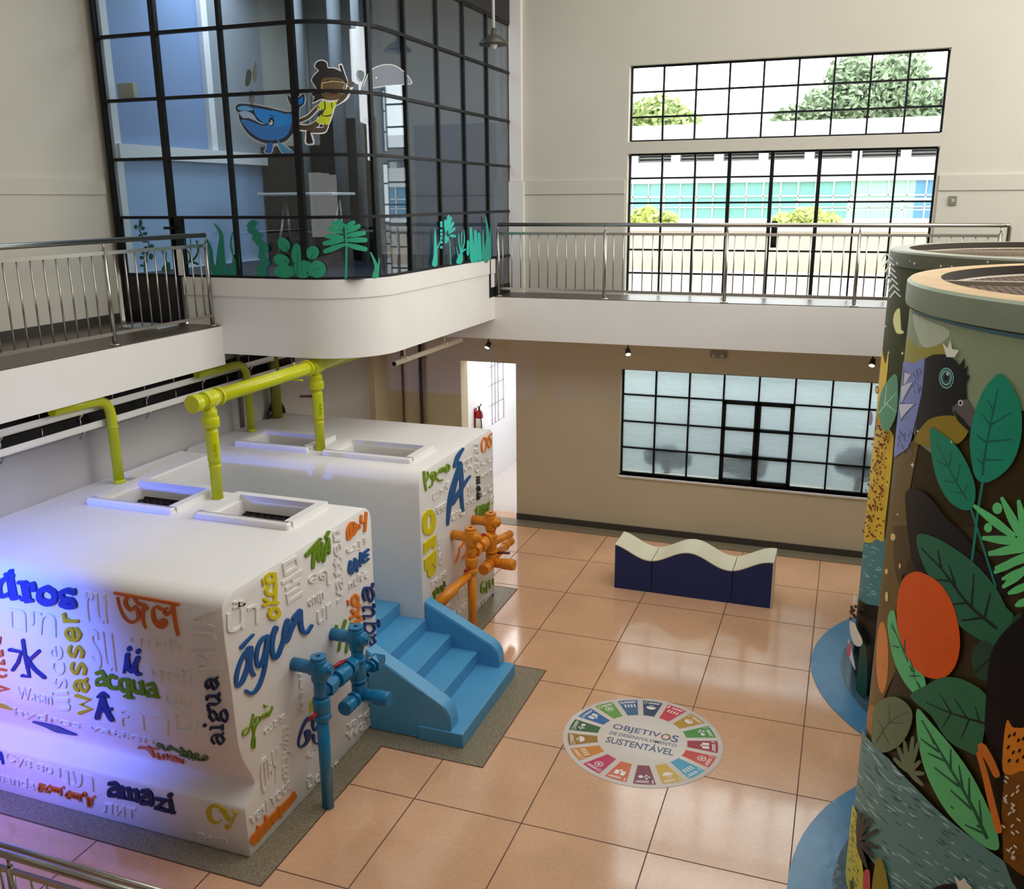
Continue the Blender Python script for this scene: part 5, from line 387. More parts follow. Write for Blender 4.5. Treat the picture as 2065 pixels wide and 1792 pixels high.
('C2','painted_jaguar','tall yellow jaguar with dark red spots',"P15 5523 3608 5791 3536 5931 3485 5990 3633 6022 3464 6015 3297 5976 3027 6005 2948 6294 2860 6342 2761 6351 2352 6335 1964 6340 1748 6184 1713 6009 1602 5524 1488 5525 1889 5525 2404 5737 2759 5653 2936 5524 3299;P42 6320 1950 6309 1941 6296 1936 6287 1939 6289 1947 6299 1957 6313 1961 6321 1959;P42 6292 1819 6298 1810 6293 1802 6278 1798 6263 1802 6256 1810 6262 1819 6277 1822;P42 6169 1927 6158 1918 6144 1912 6135 1914 6138 1923 6149 1932 6163 1938 6172 1935;P42 5941 1658 5951 1652 5939 1641 5910 1631 5878 1626 5865 1631 5880 1643 5912 1655;P42 6240 2584 6233 2576 6219 2570 6205 2570 6200 2575 6207 2584 6222 2590 6235 2590;P42 6168 2847 6148 2835 6131 2830 6127 2836 6139 2849 6159 2861 6175 2866 6179 2860;P42 6316 2363 6311 2355 6301 2349 6292 2350 6288 2356 6293 2364 6303 2370 6312 2369;P42 6034 2837 6046 2830 6040 2823 6019 2819 5995 2821 5983 2828 5990 2835 6011 2839;P42 6201 2859 6184 2846 6169 2841 6163 2846 6172 2859 6188 2872 6203 2877 6208 2872;P42 6118 2452 6111 2440 6096 2432 6081 2432 6076 2441 6083 2453 6099 2461 6113 2461;P42 6190 2262 6188 2252 6174 2243 6156 2240 6145 2246 6147 2257 6161 2266 6179 2268;P42 6017 2012 6013 1998 5998 1988 5980 1987 5970 1997 5974 2010 5990 2021 6008 2021;P42 5864 2176 5888 2174 5884 2166 5853 2157 5809 2150 5776 2149 5782 2158 5821 2170;P42 6188 2194 6187 2184 6179 2176 6167 2177 6159 2184 6160 2195 6168 2202 6180 2202;P42 6071 2085 6087 2080 6084 2072 6062 2064 6034 2062 6016 2066 6020 2075 6043 2083;P42 6173 2835 6170 2827 6155 2819 6137 2818 6127 2823 6131 2832 6146 2839 6163 2841;P42 6056 2180 6057 2172 6045 2163 6027 2160 6013 2164 6012 2172 6024 2181 6042 2184;P42 6041 2175 6059 2171 6058 2163 6037 2157 6008 2155 5987 2159 5989 2167 6012 2173;P42 6227 2258 6217 2249 6204 2244 6195 2246 6197 2255 6207 2264 6220 2270 6228 2267;P42 5989 2584 6005 2578 6000 2570 5976 2564 5947 2564 5929 2570 5935 2578 5960 2584;P42 6061 2497 6043 2485 6020 2479 6006 2481 6010 2491 6029 2504 6051 2510 6064 2508;P42 6086 2688 6085 2676 6071 2667 6052 2666 6039 2674 6040 2686 6055 2695 6074 2696;P42 5962 2585 5945 2574 5920 2567 5903 2568 5905 2576 5924 2588 5948 2595 5964 2594;P42 5990 1857 5979 1843 5960 1832 5944 1832 5941 1843 5953 1858 5972 1869 5987 1868;P42 6070 1923 6057 1912 6041 1905 6031 1906 6034 1916 6047 1928 6063 1935 6072 1933;P42 6064 2563 6064 2554 6052 2546 6034 2544 6021 2549 6021 2559 6034 2567 6052 2569;P42 5971 1748 5947 1729 5924 1718 5917 1723 5932 1740 5957 1759 5978 1769 5984 1764;P42 6120 1728 6128 1719 6119 1708 6096 1702 6074 1703 6065 1713 6075 1724 6098 1730;P42 6267 2070 6270 2061 6262 2052 6247 2049 6234 2053 6231 2062 6240 2071 6255 2074;P42 5998 2463 6005 2455 5997 2447 5979 2445 5959 2448 5951 2456 5960 2464 5979 2467;P42 5910 1860 5877 1841 5839 1828 5819 1829 5833 1845 5870 1865 5905 1877 5921 1875;P42 6291 1894 6283 1885 6270 1879 6260 1880 6258 1887 6267 1896 6280 1902 6290 1900;P42 6070 2681 6069 2671 6055 2662 6035 2660 6021 2666 6022 2676 6037 2685 6057 2687;P42 6187 1804 6174 1793 6160 1787 6152 1790 6155 1799 6168 1810 6182 1816 6190 1813;P42 6243 2374 6240 2365 6229 2359 6218 2359 6212 2365 6216 2374 6227 2380 6238 2380;P42 5988 1881 5966 1863 5938 1851 5921 1852 5926 1867 5951 1885 5978 1897 5993 1895;P42 5874 1842 5900 1840 5895 1830 5861 1819 5812 1810 5776 1809 5784 1819 5827 1834;P42 6027 2552 6024 2542 6008 2534 5988 2532 5976 2537 5980 2548 5997 2556 6016 2558;P42 5862 1894 5876 1891 5869 1883 5843 1875 5812 1870 5794 1872 5804 1881 5833 1890;P42 6247 2845 6243 2837 6230 2830 6215 2830 6208 2835 6212 2843 6226 2849 6240 2850;P42 6048 2504 6041 2492 6025 2484 6009 2484 6003 2493 6010 2505 6027 2514 6042 2513;P42 5983 2433 5976 2424 5959 2416 5940 2414 5931 2419 5939 2429 5957 2437 5975 2438;P42 6084 2041 6085 2033 6076 2026 6061 2024 6049 2027 6048 2035 6058 2042 6073 2045;P42 6246 2225 6239 2212 6227 2205 6217 2207 6214 2217 6220 2230 6232 2237 6243 2235;P42 6079 2379 6079 2368 6066 2359 6048 2357 6035 2364 6034 2374 6048 2384 6066 2385;P42 6121 2077 6112 2065 6097 2057 6086 2059 6085 2069 6095 2081 6110 2089 6121 2087;P42 6102 2800 6081 2787 6062 2781 6055 2786 6066 2799 6087 2813 6106 2819 6112 2813;P42 6285 2506 6282 2497 6271 2490 6257 2489 6249 2495 6251 2504 6263 2511 6277 2512;P42 6236 2777 6224 2764 6208 2758 6198 2762 6201 2774 6214 2787 6230 2793 6239 2789;P42 6231 2146 6225 2137 6212 2130 6200 2130 6195 2136 6201 2145 6214 2152 6226 2152;P42 6026 2867 6034 2862 6024 2854 6003 2848 5982 2847 5974 2852 5984 2861 6006 2867;P42 6237 2804 6228 2797 6216 2793 6209 2796 6211 2803 6220 2811 6232 2814 6239 2811;P42 6242 2779 6225 2767 6209 2762 6203 2768 6211 2780 6228 2792 6244 2797 6250 2791;P42 6248 2257 6246 2245 6238 2238 6228 2239 6222 2248 6224 2260 6232 2267 6242 2266;P42 5941 1998 5963 1994 5957 1984 5927 1974 5886 1969 5859 1972 5866 1982 5901 1993;P42 6160 2531 6165 2524 6156 2516 6138 2511 6121 2513 6116 2519 6126 2528 6144 2533;P42 6184 2622 6185 2613 6173 2605 6156 2603 6144 2608 6144 2617 6156 2625 6173 2627;P42 6067 2416 6063 2407 6049 2400 6032 2398 6023 2402 6027 2411 6043 2419 6059 2420;P42 6111 1736 6101 1725 6082 1716 6066 1715 6063 1722 6074 1734 6092 1742 6108 1743;P42 6210 2033 6202 2022 6189 2014 6177 2015 6174 2024 6181 2036 6195 2043 6207 2042;P42 5967 1775 5943 1757 5919 1747 5912 1751 5926 1767 5952 1785 5974 1794 5980 1790;P42 6113 2290 6116 2282 6105 2274 6086 2269 6070 2271 6067 2278 6079 2287 6098 2292;P42 6175 2675 6167 2665 6154 2660 6143 2661 6142 2669 6150 2679 6163 2684 6174 2682;P42 6055 1737 6037 1723 6015 1714 6001 1716 6005 1727 6024 1741 6046 1750 6058 1748;P42 6028 2180 6025 2172 6011 2164 5994 2162 5985 2166 5988 2174 6003 2182 6019 2184;P42 5972 2401 5956 2389 5934 2382 5919 2382 5920 2392 5938 2404 5960 2412 5974 2411;P42 6297 2773 6296 2763 6287 2756 6275 2757 6267 2764 6269 2774 6278 2781 6290 2781;P42 6264 1958 6255 1946 6241 1939 6231 1941 6230 1951 6239 1963 6253 1969 6263 1967;P42 6103 1877 6101 1864 6086 1853 6067 1851 6054 1859 6057 1872 6072 1883 6091 1885;P42 6021 2594 5997 2580 5971 2574 5961 2578 5972 2591 5998 2605 6022 2611 6031 2607;P42 6018 1853 6027 1847 6019 1839 6001 1834 5981 1834 5971 1839 5979 1847 5999 1853;P42 6276 2114 6264 2104 6248 2099 6238 2101 6240 2111 6252 2121 6268 2126 6277 2123;P42 6098 2527 6104 2521 6097 2513 6078 2507 6060 2507 6052 2512 6061 2520 6080 2527;P42 6048 1883 6037 1870 6019 1860 6005 1861 6003 1871 6014 1884 6032 1893 6046 1893;P42 6070 2874 6078 2866 6070 2859 6051 2856 6032 2859 6024 2866 6032 2874 6052 2877;P42 6301 2270 6309 2263 6305 2256 6292 2253 6277 2255 6269 2262 6272 2269 6286 2273;P42 6194 2591 6178 2578 6164 2572 6159 2577 6168 2591 6185 2604 6199 2609 6203 2604;P42 6253 2812 6243 2800 6230 2794 6222 2798 6223 2809 6234 2821 6247 2826 6255 2823;P42 6203 2576 6208 2566 6200 2557 6184 2555 6167 2560 6162 2570 6170 2578 6187 2581;P42 6307 2075 6314 2068 6310 2060 6295 2055 6280 2057 6272 2064 6276 2072 6291 2077;P42 6074 2302 6067 2289 6049 2280 6030 2279 6022 2287 6030 2300 6048 2310 6066 2310;P42 6200 2699 6187 2690 6171 2686 6162 2689 6165 2698 6178 2707 6194 2710 6202 2707;P42 5958 2074 5957 2065 5937 2054 5908 2046 5886 2046 5887 2054 5909 2066 5938 2074;P42 6180 2068 6179 2057 6167 2048 6152 2047 6142 2054 6144 2065 6156 2074 6171 2075;P42 5969 2485 5953 2471 5933 2462 5921 2465 5925 2477 5942 2491 5962 2499 5973 2497;P42 6229 2294 6229 2285 6220 2278 6207 2277 6197 2282 6197 2290 6206 2297 6219 2299;P42 5907 1784 5887 1770 5859 1759 5837 1756 5837 1766 5859 1781 5888 1792 5907 1793;P42 6057 2460 6043 2448 6024 2440 6012 2442 6014 2453 6029 2466 6048 2473 6059 2471;P42 6259 2526 6267 2520 6264 2515 6252 2512 6238 2514 6231 2519 6234 2525 6246 2528;P42 6220 2791 6224 2784 6216 2777 6201 2773 6187 2775 6182 2782 6191 2790 6206 2793;P42 6232 2440 6226 2428 6212 2420 6198 2421 6192 2430 6199 2443 6214 2451 6227 2450;P42 6105 2718 6100 2707 6088 2701 6075 2702 6069 2710 6075 2721 6088 2728 6100 2726;P42 6040 2633 6025 2624 6004 2618 5987 2619 5986 2626 6002 2635 6024 2641 6039 2640;P42 6306 1907 6301 1896 6291 1889 6280 1890 6276 1898 6281 1910 6292 1917 6302 1916;P42 6312 2209 6301 2200 6287 2195 6279 2198 6281 2207 6292 2217 6306 2222 6314 2219;P42 6179 2343 6169 2335 6152 2329 6140 2330 6138 2337 6149 2346 6165 2351 6178 2350;P42 6134 2125 6141 2118 6134 2109 6116 2105 6098 2106 6091 2114 6099 2122 6117 2127;P42 5892 2204 5891 2193 5870 2181 5840 2176 5819 2180 5821 2192 5845 2204 5875 2209;P42 6308 2287 6298 2278 6284 2273 6273 2275 6272 2283 6282 2292 6297 2297 6307 2295;P42 5896 2095 5911 2091 5904 2083 5877 2074 5845 2070 5826 2072 5836 2081 5866 2091;P42 6294 2316 6286 2303 6274 2296 6266 2299 6266 2311 6274 2324 6286 2331 6294 2328;P42 6255 2770 6245 2757 6231 2750 6221 2754 6221 2765 6231 2778 6245 2785 6255 2781;P42 6074 2004 6053 1987 6029 1978 6017 1981 6024 1996 6046 2012 6069 2022 6080 2018;P42 6230 2421 6238 2416 6234 2410 6220 2405 6205 2405 6198 2410 6202 2417 6216 2422;P42 6031 2777 6020 2766 6003 2759 5991 2761 5990 2770 6002 2782 6019 2789 6030 2787;P42 6105 2261 6102 2251 6088 2243 6070 2240 6059 2246 6063 2255 6078 2264 6096 2266;P42 6096 1992 6084 1977 6068 1969 6058 1971 6059 1984 6072 1999 6087 2008 6097 2005;P42 6075 2456 6083 2448 6074 2439 6055 2435 6034 2438 6026 2446 6035 2455 6056 2459;P42 6048 2871 6044 2862 6027 2855 6006 2852 5993 2857 5998 2865 6016 2873 6037 2875;P42 6013 2640 6023 2634 6017 2627 5998 2623 5977 2625 5965 2631 5972 2638 5992 2642;P42 6006 2835 6022 2830 6019 2824 6000 2819 5974 2820 5957 2824 5960 2831 5981 2835;P42 6096 2864 6110 2858 6108 2850 6089 2846 6065 2848 6049 2853 6052 2861 6072 2865;P42 6083 2415 6095 2406 6091 2399 6074 2397 6053 2401 6040 2409 6044 2417 6062 2419;P42 6121 2784 6124 2775 6116 2768 6101 2767 6088 2773 6084 2783 6093 2790 6108 2790;P42 5967 2705 5949 2694 5923 2687 5903 2687 5904 2696 5924 2708 5950 2715 5967 2714;P42 6293 2405 6296 2398 6290 2391 6278 2389 6267 2393 6264 2400 6270 2407 6282 2409;P42 6192 1957 6185 1948 6172 1941 6161 1942 6158 1949 6166 1958 6179 1965 6190 1964;P42 6175 1770 6182 1765 6179 1759 6167 1755 6152 1755 6145 1759 6148 1765 6161 1770;P42 5929 2641 5904 2627 5880 2619 5871 2622 5885 2636 5911 2651 5934 2658 5941 2654;P42 6304 2705 6290 2694 6276 2689 6271 2694 6277 2706 6291 2718 6305 2723 6310 2717;P42 5897 1696 5866 1677 5834 1664 5823 1667 5840 1683 5874 1703 5902 1714 5911 1711;P42 6069 2779 6067 2770 6051 2762 6030 2759 6016 2762 6019 2771 6035 2779 6056 2782;P42 6208 2527 6198 2517 6182 2512 6168 2513 6166 2521 6177 2530 6193 2536 6206 2534;P42 6267 2082 6269 2071 6261 2062 6246 2061 6234 2068 6231 2079 6240 2088 6255 2089;P42 6009 2380 6014 2371 6000 2361 5975 2356 5953 2357 5948 2366 5963 2376 5988 2382;P42 6227 2725 6228 2715 6218 2707 6203 2707 6192 2714 6191 2724 6201 2732 6216 2732;P42 5970 2279 5964 2270 5944 2261 5919 2256 5905 2258 5911 2267 5933 2277 5957 2282;P42 6207 2028 6196 2018 6183 2013 6177 2015 6180 2025 6191 2035 6203 2040 6210 2037;P42 6281 2188 6268 2177 6252 2172 6243 2176 6247 2187 6260 2198 6276 2203 6284 2199;P42 6066 2015 6065 2007 6052 1998 6035 1995 6023 1998 6024 2006 6037 2014 6054 2018;P42 5945 1703 5956 1699 5947 1689 5922 1680 5894 1675 5882 1678 5893 1688 5919 1698;P42 6014 2096 6005 2086 5990 2079 5977 2078 5973 2085 5982 2096 5998 2103 6011 2103;P42 5868 2130 5886 2123 5878 2114 5847 2107 5807 2106 5783 2111 5795 2121 5831 2129;P42 6105 2227 6090 2214 6070 2206 6056 2208 6058 2219 6074 2233 6094 2241 6107 2238;P42 5982 2222 5967 2211 5948 2204 5935 2205 5938 2214 5954 2225 5974 2231 5985 2230;P42 5959 2715 5937 2704 5908 2697 5888 2699 5892 2708 5917 2720 5946 2726 5963 2724;P42 6117 2791 6110 2778 6097 2771 6085 2773 6081 2784 6089 2796 6102 2804 6114 2801;P42 6243 2180 6236 2170 6222 2162 6207 2162 6202 2169 6209 2180 6224 2187 6238 2187;P42 5943 2316 5920 2301 5889 2291 5868 2291 5872 2303 5898 2319 5928 2329 5946 2328;P42 6154 2667 6167 2661 6164 2653 6147 2649 6125 2651 6112 2657 6115 2665 6133 2669;P42 6123 2489 6113 2478 6099 2471 6090 2474 6091 2484 6102 2496 6116 2502 6124 2499;P42 6195 2424 6195 2416 6185 2409 6169 2406 6158 2410 6158 2418 6168 2426 6184 2428;P42 6071 1698 6075 1692 6066 1683 6048 1677 6031 1677 6026 1683 6036 1692 6055 1698;P42 6292 2741 6275 2730 6259 2725 6254 2731 6263 2744 6280 2756 6295 2760 6300 2754;P42 6295 2229 6282 2218 6268 2214 6262 2218 6267 2229 6281 2239 6294 2243 6300 2239;P42 6306 1895 6307 1884 6299 1876 6286 1875 6276 1882 6275 1893 6284 1902 6297 1903;P42 6295 1781 6304 1772 6301 1764 6287 1762 6271 1765 6261 1774 6265 1782 6279 1785;P42 6195 2799 6188 2788 6176 2782 6165 2784 6163 2793 6170 2804 6182 2810 6192 2808;P42 6173 2859 6175 2851 6167 2844 6153 2843 6142 2849 6139 2857 6148 2864 6162 2865;P42 6233 2061 6235 2054 6228 2048 6215 2045 6204 2048 6202 2055 6210 2062 6223 2065;P42 6012 3231 6004 3201 5962 3180 5906 3180 5869 3202 5881 3234 5932 3256 5984 3255;P15 5987 3226 5969 3198 5917 3197 5905 3225 5951 3244;P37 5879 2909 5867 2852 5777 2808 5522 2771 5524 2827 5524 2884 5653 2936 5814 2949"),
('C2','painted_leaf','grey green leaf beside the yellow jaguar',"P23 6060 3027 6088 3219 6238 3377 6391 3450 6455 3117 6327 2887 6175 2904;S22 6105 3015 6079 3016 6411 3284 6403 3286;S22 6222 3137 6196 3132 6215 3318 6203 3316;S22 6243 3138 6257 3149 6421 3107 6427 3112"),
('C2','painted_flower','white and pink lily with black berries',"P6 5525 469 5920 645 6057 640 6225 607 6227 533 6043 443 5833 446;P57 5661 325 5952 324 6131 197 5898 198 5522 132;P36 5585 238 5890 341 5858 202 5623 132;P57 5803 937 5956 922 5735 775;P5 5840 764 5772 712 5523 607 5523 633 5747 741;P5 5525 517 5527 495 5531 501 5531 527 5528 537;P5 6113 765 6080 729 6010 703 6003 724 6069 764;P5 6259 849 6234 817 6182 799 6176 821 6225 853;P5 5798 732 5715 673 5524 594 5524 620 5680 699;P5 5731 658 5586 571 5526 548 5526 574 5522 584;P5 5975 760 5930 719 5826 678 5814 697 5915 752;P5 5832 648 5760 594 5523 492 5523 518 5733 623;P5 5676 632 5523 542 5527 548 5527 574 5523 584;P5 6211 835 6184 803 6127 783 6121 805 6175 838;P5 5675 664 5523 574 5527 581 5527 607 5523 617;P5 6142 913 6112 879 6047 856 6040 878 6101 914;P5 5527 551 5528 529 5532 535 5533 561 5529 571;P5 5965 809 5920 767 5812 725 5799 745 5905 801;P5 5530 598 5532 575 5536 582 5536 608 5533 617;P5 6136 847 6105 813 6039 789 6032 810 6095 848;P5 6256 860 6231 828 6179 811 6173 832 6223 864;P5 6235 953 6209 921 6154 903 6149 925 6200 957;P5 5526 628 5528 606 5531 612 5532 638 5528 648;P5 5880 744 5821 697 5639 621 5601 630 5800 728;P5 5530 547 5532 525 5535 531 5536 557 5532 567;P5 5528 583 5530 560 5534 566 5535 592 5531 602;P5 5618 556 5524 491 5527 497 5528 523 5524 533;P5 5860 746 5797 697 5522 580 5522 606 5774 727;P5 5530 564 5532 542 5536 548 5536 574 5533 584;P5 6055 779 6018 742 5938 711 5929 732 6006 776;P5 5650 737 5523 660 5527 666 5527 692 5524 702;P5 5889 809 5833 763 5668 696 5639 709 5813 795;P5 6037 889 6004 856 5931 829 5923 847 5993 886;P21 6226 490 6356 581 6445 116 6241 -49;P21 5526 28 5795 -4 6135 -110 5806 -149"),
('C2','painted_stars','small white stars and crescent moon',"Q43 6204 4506 6217 4494 6236 4491 6219 4486 6212 4472 6199 4484 6179 4487 6197 4493;Q43 6437 4537 6443 4530 6451 4528 6444 4525 6441 4517 6435 4524 6426 4526 6434 4529;Q43 6512 4525 6521 4513 6534 4510 6522 4505 6518 4493 6508 4504 6495 4508 6507 4513;Q43 6843 4524 6850 4513 6860 4510 6851 4505 6848 4493 6841 4504 6831 4508 6840 4512;Q43 6957 4525 6962 4516 6969 4513 6963 4510 6961 4500 6956 4509 6948 4512 6955 4515;Q43 7270 4583 7275 4571 7283 4568 7276 4564 7274 4553 7268 4564 7261 4567 7268 4571;Q43 6004 4157 6016 4150 6032 4149 6017 4145 6011 4136 6000 4143 5982 4144 5998 4148;Q43 6083 3893 6098 3883 6119 3882 6100 3875 6092 3862 6077 3872 6054 3873 6075 3880;Q43 5779 3822 5797 3817 5822 3818 5799 3813 5790 3805 5771 3809 5740 3807 5768 3813;Q43 6041 3830 6054 3822 6071 3822 6055 3816 6049 3806 6036 3814 6017 3814 6034 3820;Q43 6222 3657 6232 3648 6248 3647 6234 3641 6228 3630 6218 3639 6202 3640 6216 3645;Q43 6107 3467 6120 3458 6138 3458 6122 3451 6115 3439 6102 3447 6082 3448 6100 3454;P30 6332 4081 6270 4027 6260 3948 6314 3876 6363 3848 6458 3862 6453 3887 6352 3899 6312 3954 6324 4033 6368 4073"),
('C2','painted_feather','pale grey feather of stacked chevrons',"S10 5712 4485 5540 4482 5939 4557 5882 4563;S10 5894 4555 5928 4566 6094 4515 6116 4525;S10 5833 4432 5771 4435 6005 4502 5957 4509;S10 5967 4500 5995 4510 6144 4460 6164 4470;S10 5919 4378 5872 4382 6063 4447 6021 4454;S10 6030 4445 6054 4456 6189 4405 6208 4415;S10 5988 4324 5949 4328 6115 4392 6077 4399;S10 6085 4390 6107 4401 6232 4350 6249 4360;S10 6048 4270 6014 4274 6163 4338 6128 4344;S10 6135 4336 6156 4346 6272 4296 6288 4306;S10 6102 4215 6071 4220 6207 4283 6175 4289;S10 6182 4281 6200 4291 6310 4241 6326 4251;S10 6151 4161 6123 4166 6249 4228 6218 4235;S10 6225 4227 6242 4237 6346 4187 6361 4197")]
RELIEF=[
('T1R', 'น้ำ', ((-1.223, 1.987), (-0.833, 1.901), (-1.195, 2.226))),
('T1R', '물', ((-0.471, 1.889), (-0.177, 1.881), (-0.5, 2.26))),
('T1R', 'ေရ', ((-0.102, 1.857), (0.241, 1.791), (-0.104, 2.009))),
('T1R', 'vatten', ((0.458, 1.523), (0.461, 2.227), (0.303, 1.575))),
('T1R', 'ջուր', ((-0.129, 1.69), (0.116, 1.671), (-0.136, 1.796))),
('T1R', 'ur', ((-0.012, 1.502), (0.236, 1.492), (-0.004, 1.63))),
('T1R', 'uji', ((0.555, 1.938), (0.925, 1.907), (0.542, 2.031))),
('T1R', 'nước', ((0.557, 1.6), (0.917, 1.582), (0.552, 1.704))),
('T1R', 'ውሃ', ((-0.983, 0.455), (-0.727, 0.425), (-0.977, 0.758))),
('T1R', 'mayim', ((-0.575, 0.341), (-0.506, 0.796), (-0.726, 0.432))),
('T1R', 'vesi voda', ((-1.159, 0.28), (-0.574, 0.251), (-1.159, 0.399))),
('T1R', 'ūdens', ((-0.346, 0.073), (0.187, -0.051), (-0.345, 0.19))),
('T1R', 'wai', ((0.345, 0.127), (0.813, 0.03), (0.343, 0.253))),
('T1R', 'vand', ((0.373, 0.235), (0.807, 0.145), (0.367, 0.327))),
('T1R', 'pani', ((-0.308, 0.841), (-0.278, 1.176), (-0.387, 0.879))),
('T1R', 'ပါ', ((-0.325, 0.361), (-0.082, 0.31), (-0.318, 0.473))),
('T1R', 'tubig', ((-0.887, 0.922), (-0.592, 0.909), (-0.888, 0.998))),
('T2R', 'шыў', ((2.419, 1.869), (2.877, 1.875), (2.413, 1.99))),
('T2R', 'जल', ((2.509, 1.68), (2.777, 1.672), (2.494, 1.777))),
('T2R', 'ESSE', ((2.618, 1.062), (2.611, 1.363), (2.51, 1.098))),
('T2R', '၁း၁', ((3.326, 1.954), (3.578, 1.952), (3.3, 2.112))),
('T2R', 'GUUU', ((3.79, 1.829), (3.779, 2.195), (3.646, 1.863))),
('T2R', 'ปป', ((3.858, 1.893), (4.24, 1.85), (3.852, 1.984))),
('T2R', 'ջուր', ((3.886, 1.686), (4.233, 1.666), (3.88, 1.767))),
('T2R', 'sw', ((3.412, 1.632), (3.643, 1.621), (3.41, 1.762))),
('T2R', 'ჯალ', ((3.353, 1.502), (3.636, 1.48), (3.348, 1.578))),
('T2R', 'uu', ((3.84, 1.488), (4.256, 1.457), (3.835, 1.592))),
('T2R', 'జల', ((2.916, 1.48), (3.349, 1.429), (2.906, 1.569))),
('T2R', 'ус', ((4.099, 1.257), (4.278, 1.238), (4.095, 1.401))),
('T2R', 'мүрэн', ((3.623, 0.028), (4.225, -0.025), (3.602, 0.123))),
('T2R', 'вода', ((2.307, 0.907), (2.734, 0.88), (2.305, 0.968))),
('T2R', 'ullii', ((2.651, 0.488), (3.328, 0.397), (2.659, 0.598))),
('T2R', 'wud', ((2.725, 0.289), (3.302, 0.214), (2.732, 0.401))),
('T1F', 'םימ', ((-3.073, 1.685), (-2.577, 1.698), (-3.028, 1.9))),
('T1F', 'Wasan', ((-3.147, 1.016), (-2.764, 1.03), (-3.119, 1.143))),
('T1F', 'uisce', ((-2.568, 1.013), (-2.534, 1.628), (-2.768, 0.968))),
('T1F', 'su', ((-2.235, 1.482), (-2.007, 1.481), (-2.208, 1.844))),
('T1F', 'ru', ((-2.214, 1.901), (-2.007, 1.91), (-2.202, 2.16))),
('T1F', 'पाणी', ((-1.846, 1.755), (-1.319, 1.772), (-1.829, 1.88))),
('T1F', 'पानी', ((-1.685, 1.48), (-1.256, 1.486), (-1.67, 1.649))),
('T1F', 'MUA', ((-0.983, 1.692), (-0.974, 2.197), (-1.238, 1.645))),
('T1F', 'ဝဝ', ((-1.566, 1.282), (-1.315, 1.276), (-1.548, 1.396))),
('T1F', 'กา', ((-2.095, 0.973), (-1.584, 0.978), (-2.06, 1.163))),
('T1F', 'D', ((-1.513, 1.04), (-1.278, 1.05), (-1.501, 1.235))),
('T1F', 'hydros vatten', ((-3.343, 0.753), (-1.827, 0.792), (-3.249, 0.893))),
('T1F', 'Сув во', ((-3.423, 0.32), (-2.898, 0.3), (-3.394, 0.45))),
('T1F', 'ינער', ((-2.831, 0.266), (-2.456, 0.266), (-2.813, 0.419))),
('T1F', 'nanda', ((-3.561, 0.106), (-3.135, 0.115), (-3.537, 0.215))),
('T1F', 'лит', ((-2.395, 0.071), (-2.039, 0.094), (-2.377, 0.175))),
('T1F', 'Bara', ((-1.402, 0.046), (-1.107, 0.09), (-1.401, 0.124)))]

# ------------------------------------------------------------------ surfaces that carry words, stickers and paint
PROF = [(2.29,-1.02),(2.285,-1.10),(2.25,-1.20),(2.19,-1.245),(1.97,-1.25),(1.5,-1.225),(1.23,-1.217),(1.03,-1.206),(0.91,-1.18),(0.79,-1.13),(0.70,-1.085),(0.61,-1.05),(0.575,-1.06),(0.46,-1.2),(0.0,-1.19)]
def prof(z):
    if z >= PROF[0][0]: return PROF[0][1]
    for (za, ya), (zb, yb) in zip(PROF, PROF[1:]):
        if zb <= z <= za: return ya + (yb-ya)*(za-z)/(za-zb)
    return PROF[-1][1]
CYL = {'C1': (5.58, -.05, 1.9605, 1.991), 'C2': (5.40, 3.80, 1.7787, 1.793)}
def surf(sf, u, v, off):
    if sf == 'T1R': return (-.91+off, u, v)
    if sf == 'T2R': return (-.90+off, u, v)
    if sf == 'T1F': return (u, prof(v)-off, v)
    if sf == 'F': return (u, v, off)
    if sf == 'G':
        if u <= GX: return (u, GY-GR-off, v)
        p = (u-GX)/GR
        if p <= PI/2: return (GX+(GR+off)*math.sin(p), GY-(GR+off)*math.cos(p), v)
        return (GX+GR+off, GY+u-GX-GR*PI/2, v)
    cx, cy, R, _ = CYL[sf]; t = u/R
    return (cx+(R+off)*math.cos(t), cy+(R+off)*math.sin(t), v)
STEP = {'C1': (.05, 0), 'C2': (.05, 0), 'G': (.06, 0), 'T1F': (0, .04), 'T1R': (0, 0), 'T2R': (0, 0), 'F': (0, 0)}
def smooth(pts, n, closed):
    N = len(pts); out = []
    if N < 3: return [tuple(p) for p in pts]
    for i in range(N if closed else N-1):
        p1, p2 = pts[i], pts[(i+1) % N]
        p0 = pts[(i-1) % N] if closed or i > 0 else tuple(2*a-b for a, b in zip(p1, p2))
        p3 = pts[(i+2) % N] if closed or i+2 < N else tuple(2*b-a for a, b in zip(p1, p2))
        for k in range(n):
            t = k/n
            out.append(tuple(.5*(2*b+(c-a)*t+(2*a-5*b+4*c-d)*t*t+(3*b-a-3*c+d)*t**3) for a, b, c, d in zip(p0, p1, p2, p3)))
    if not closed: out.append(tuple(pts[-1]))
    return out
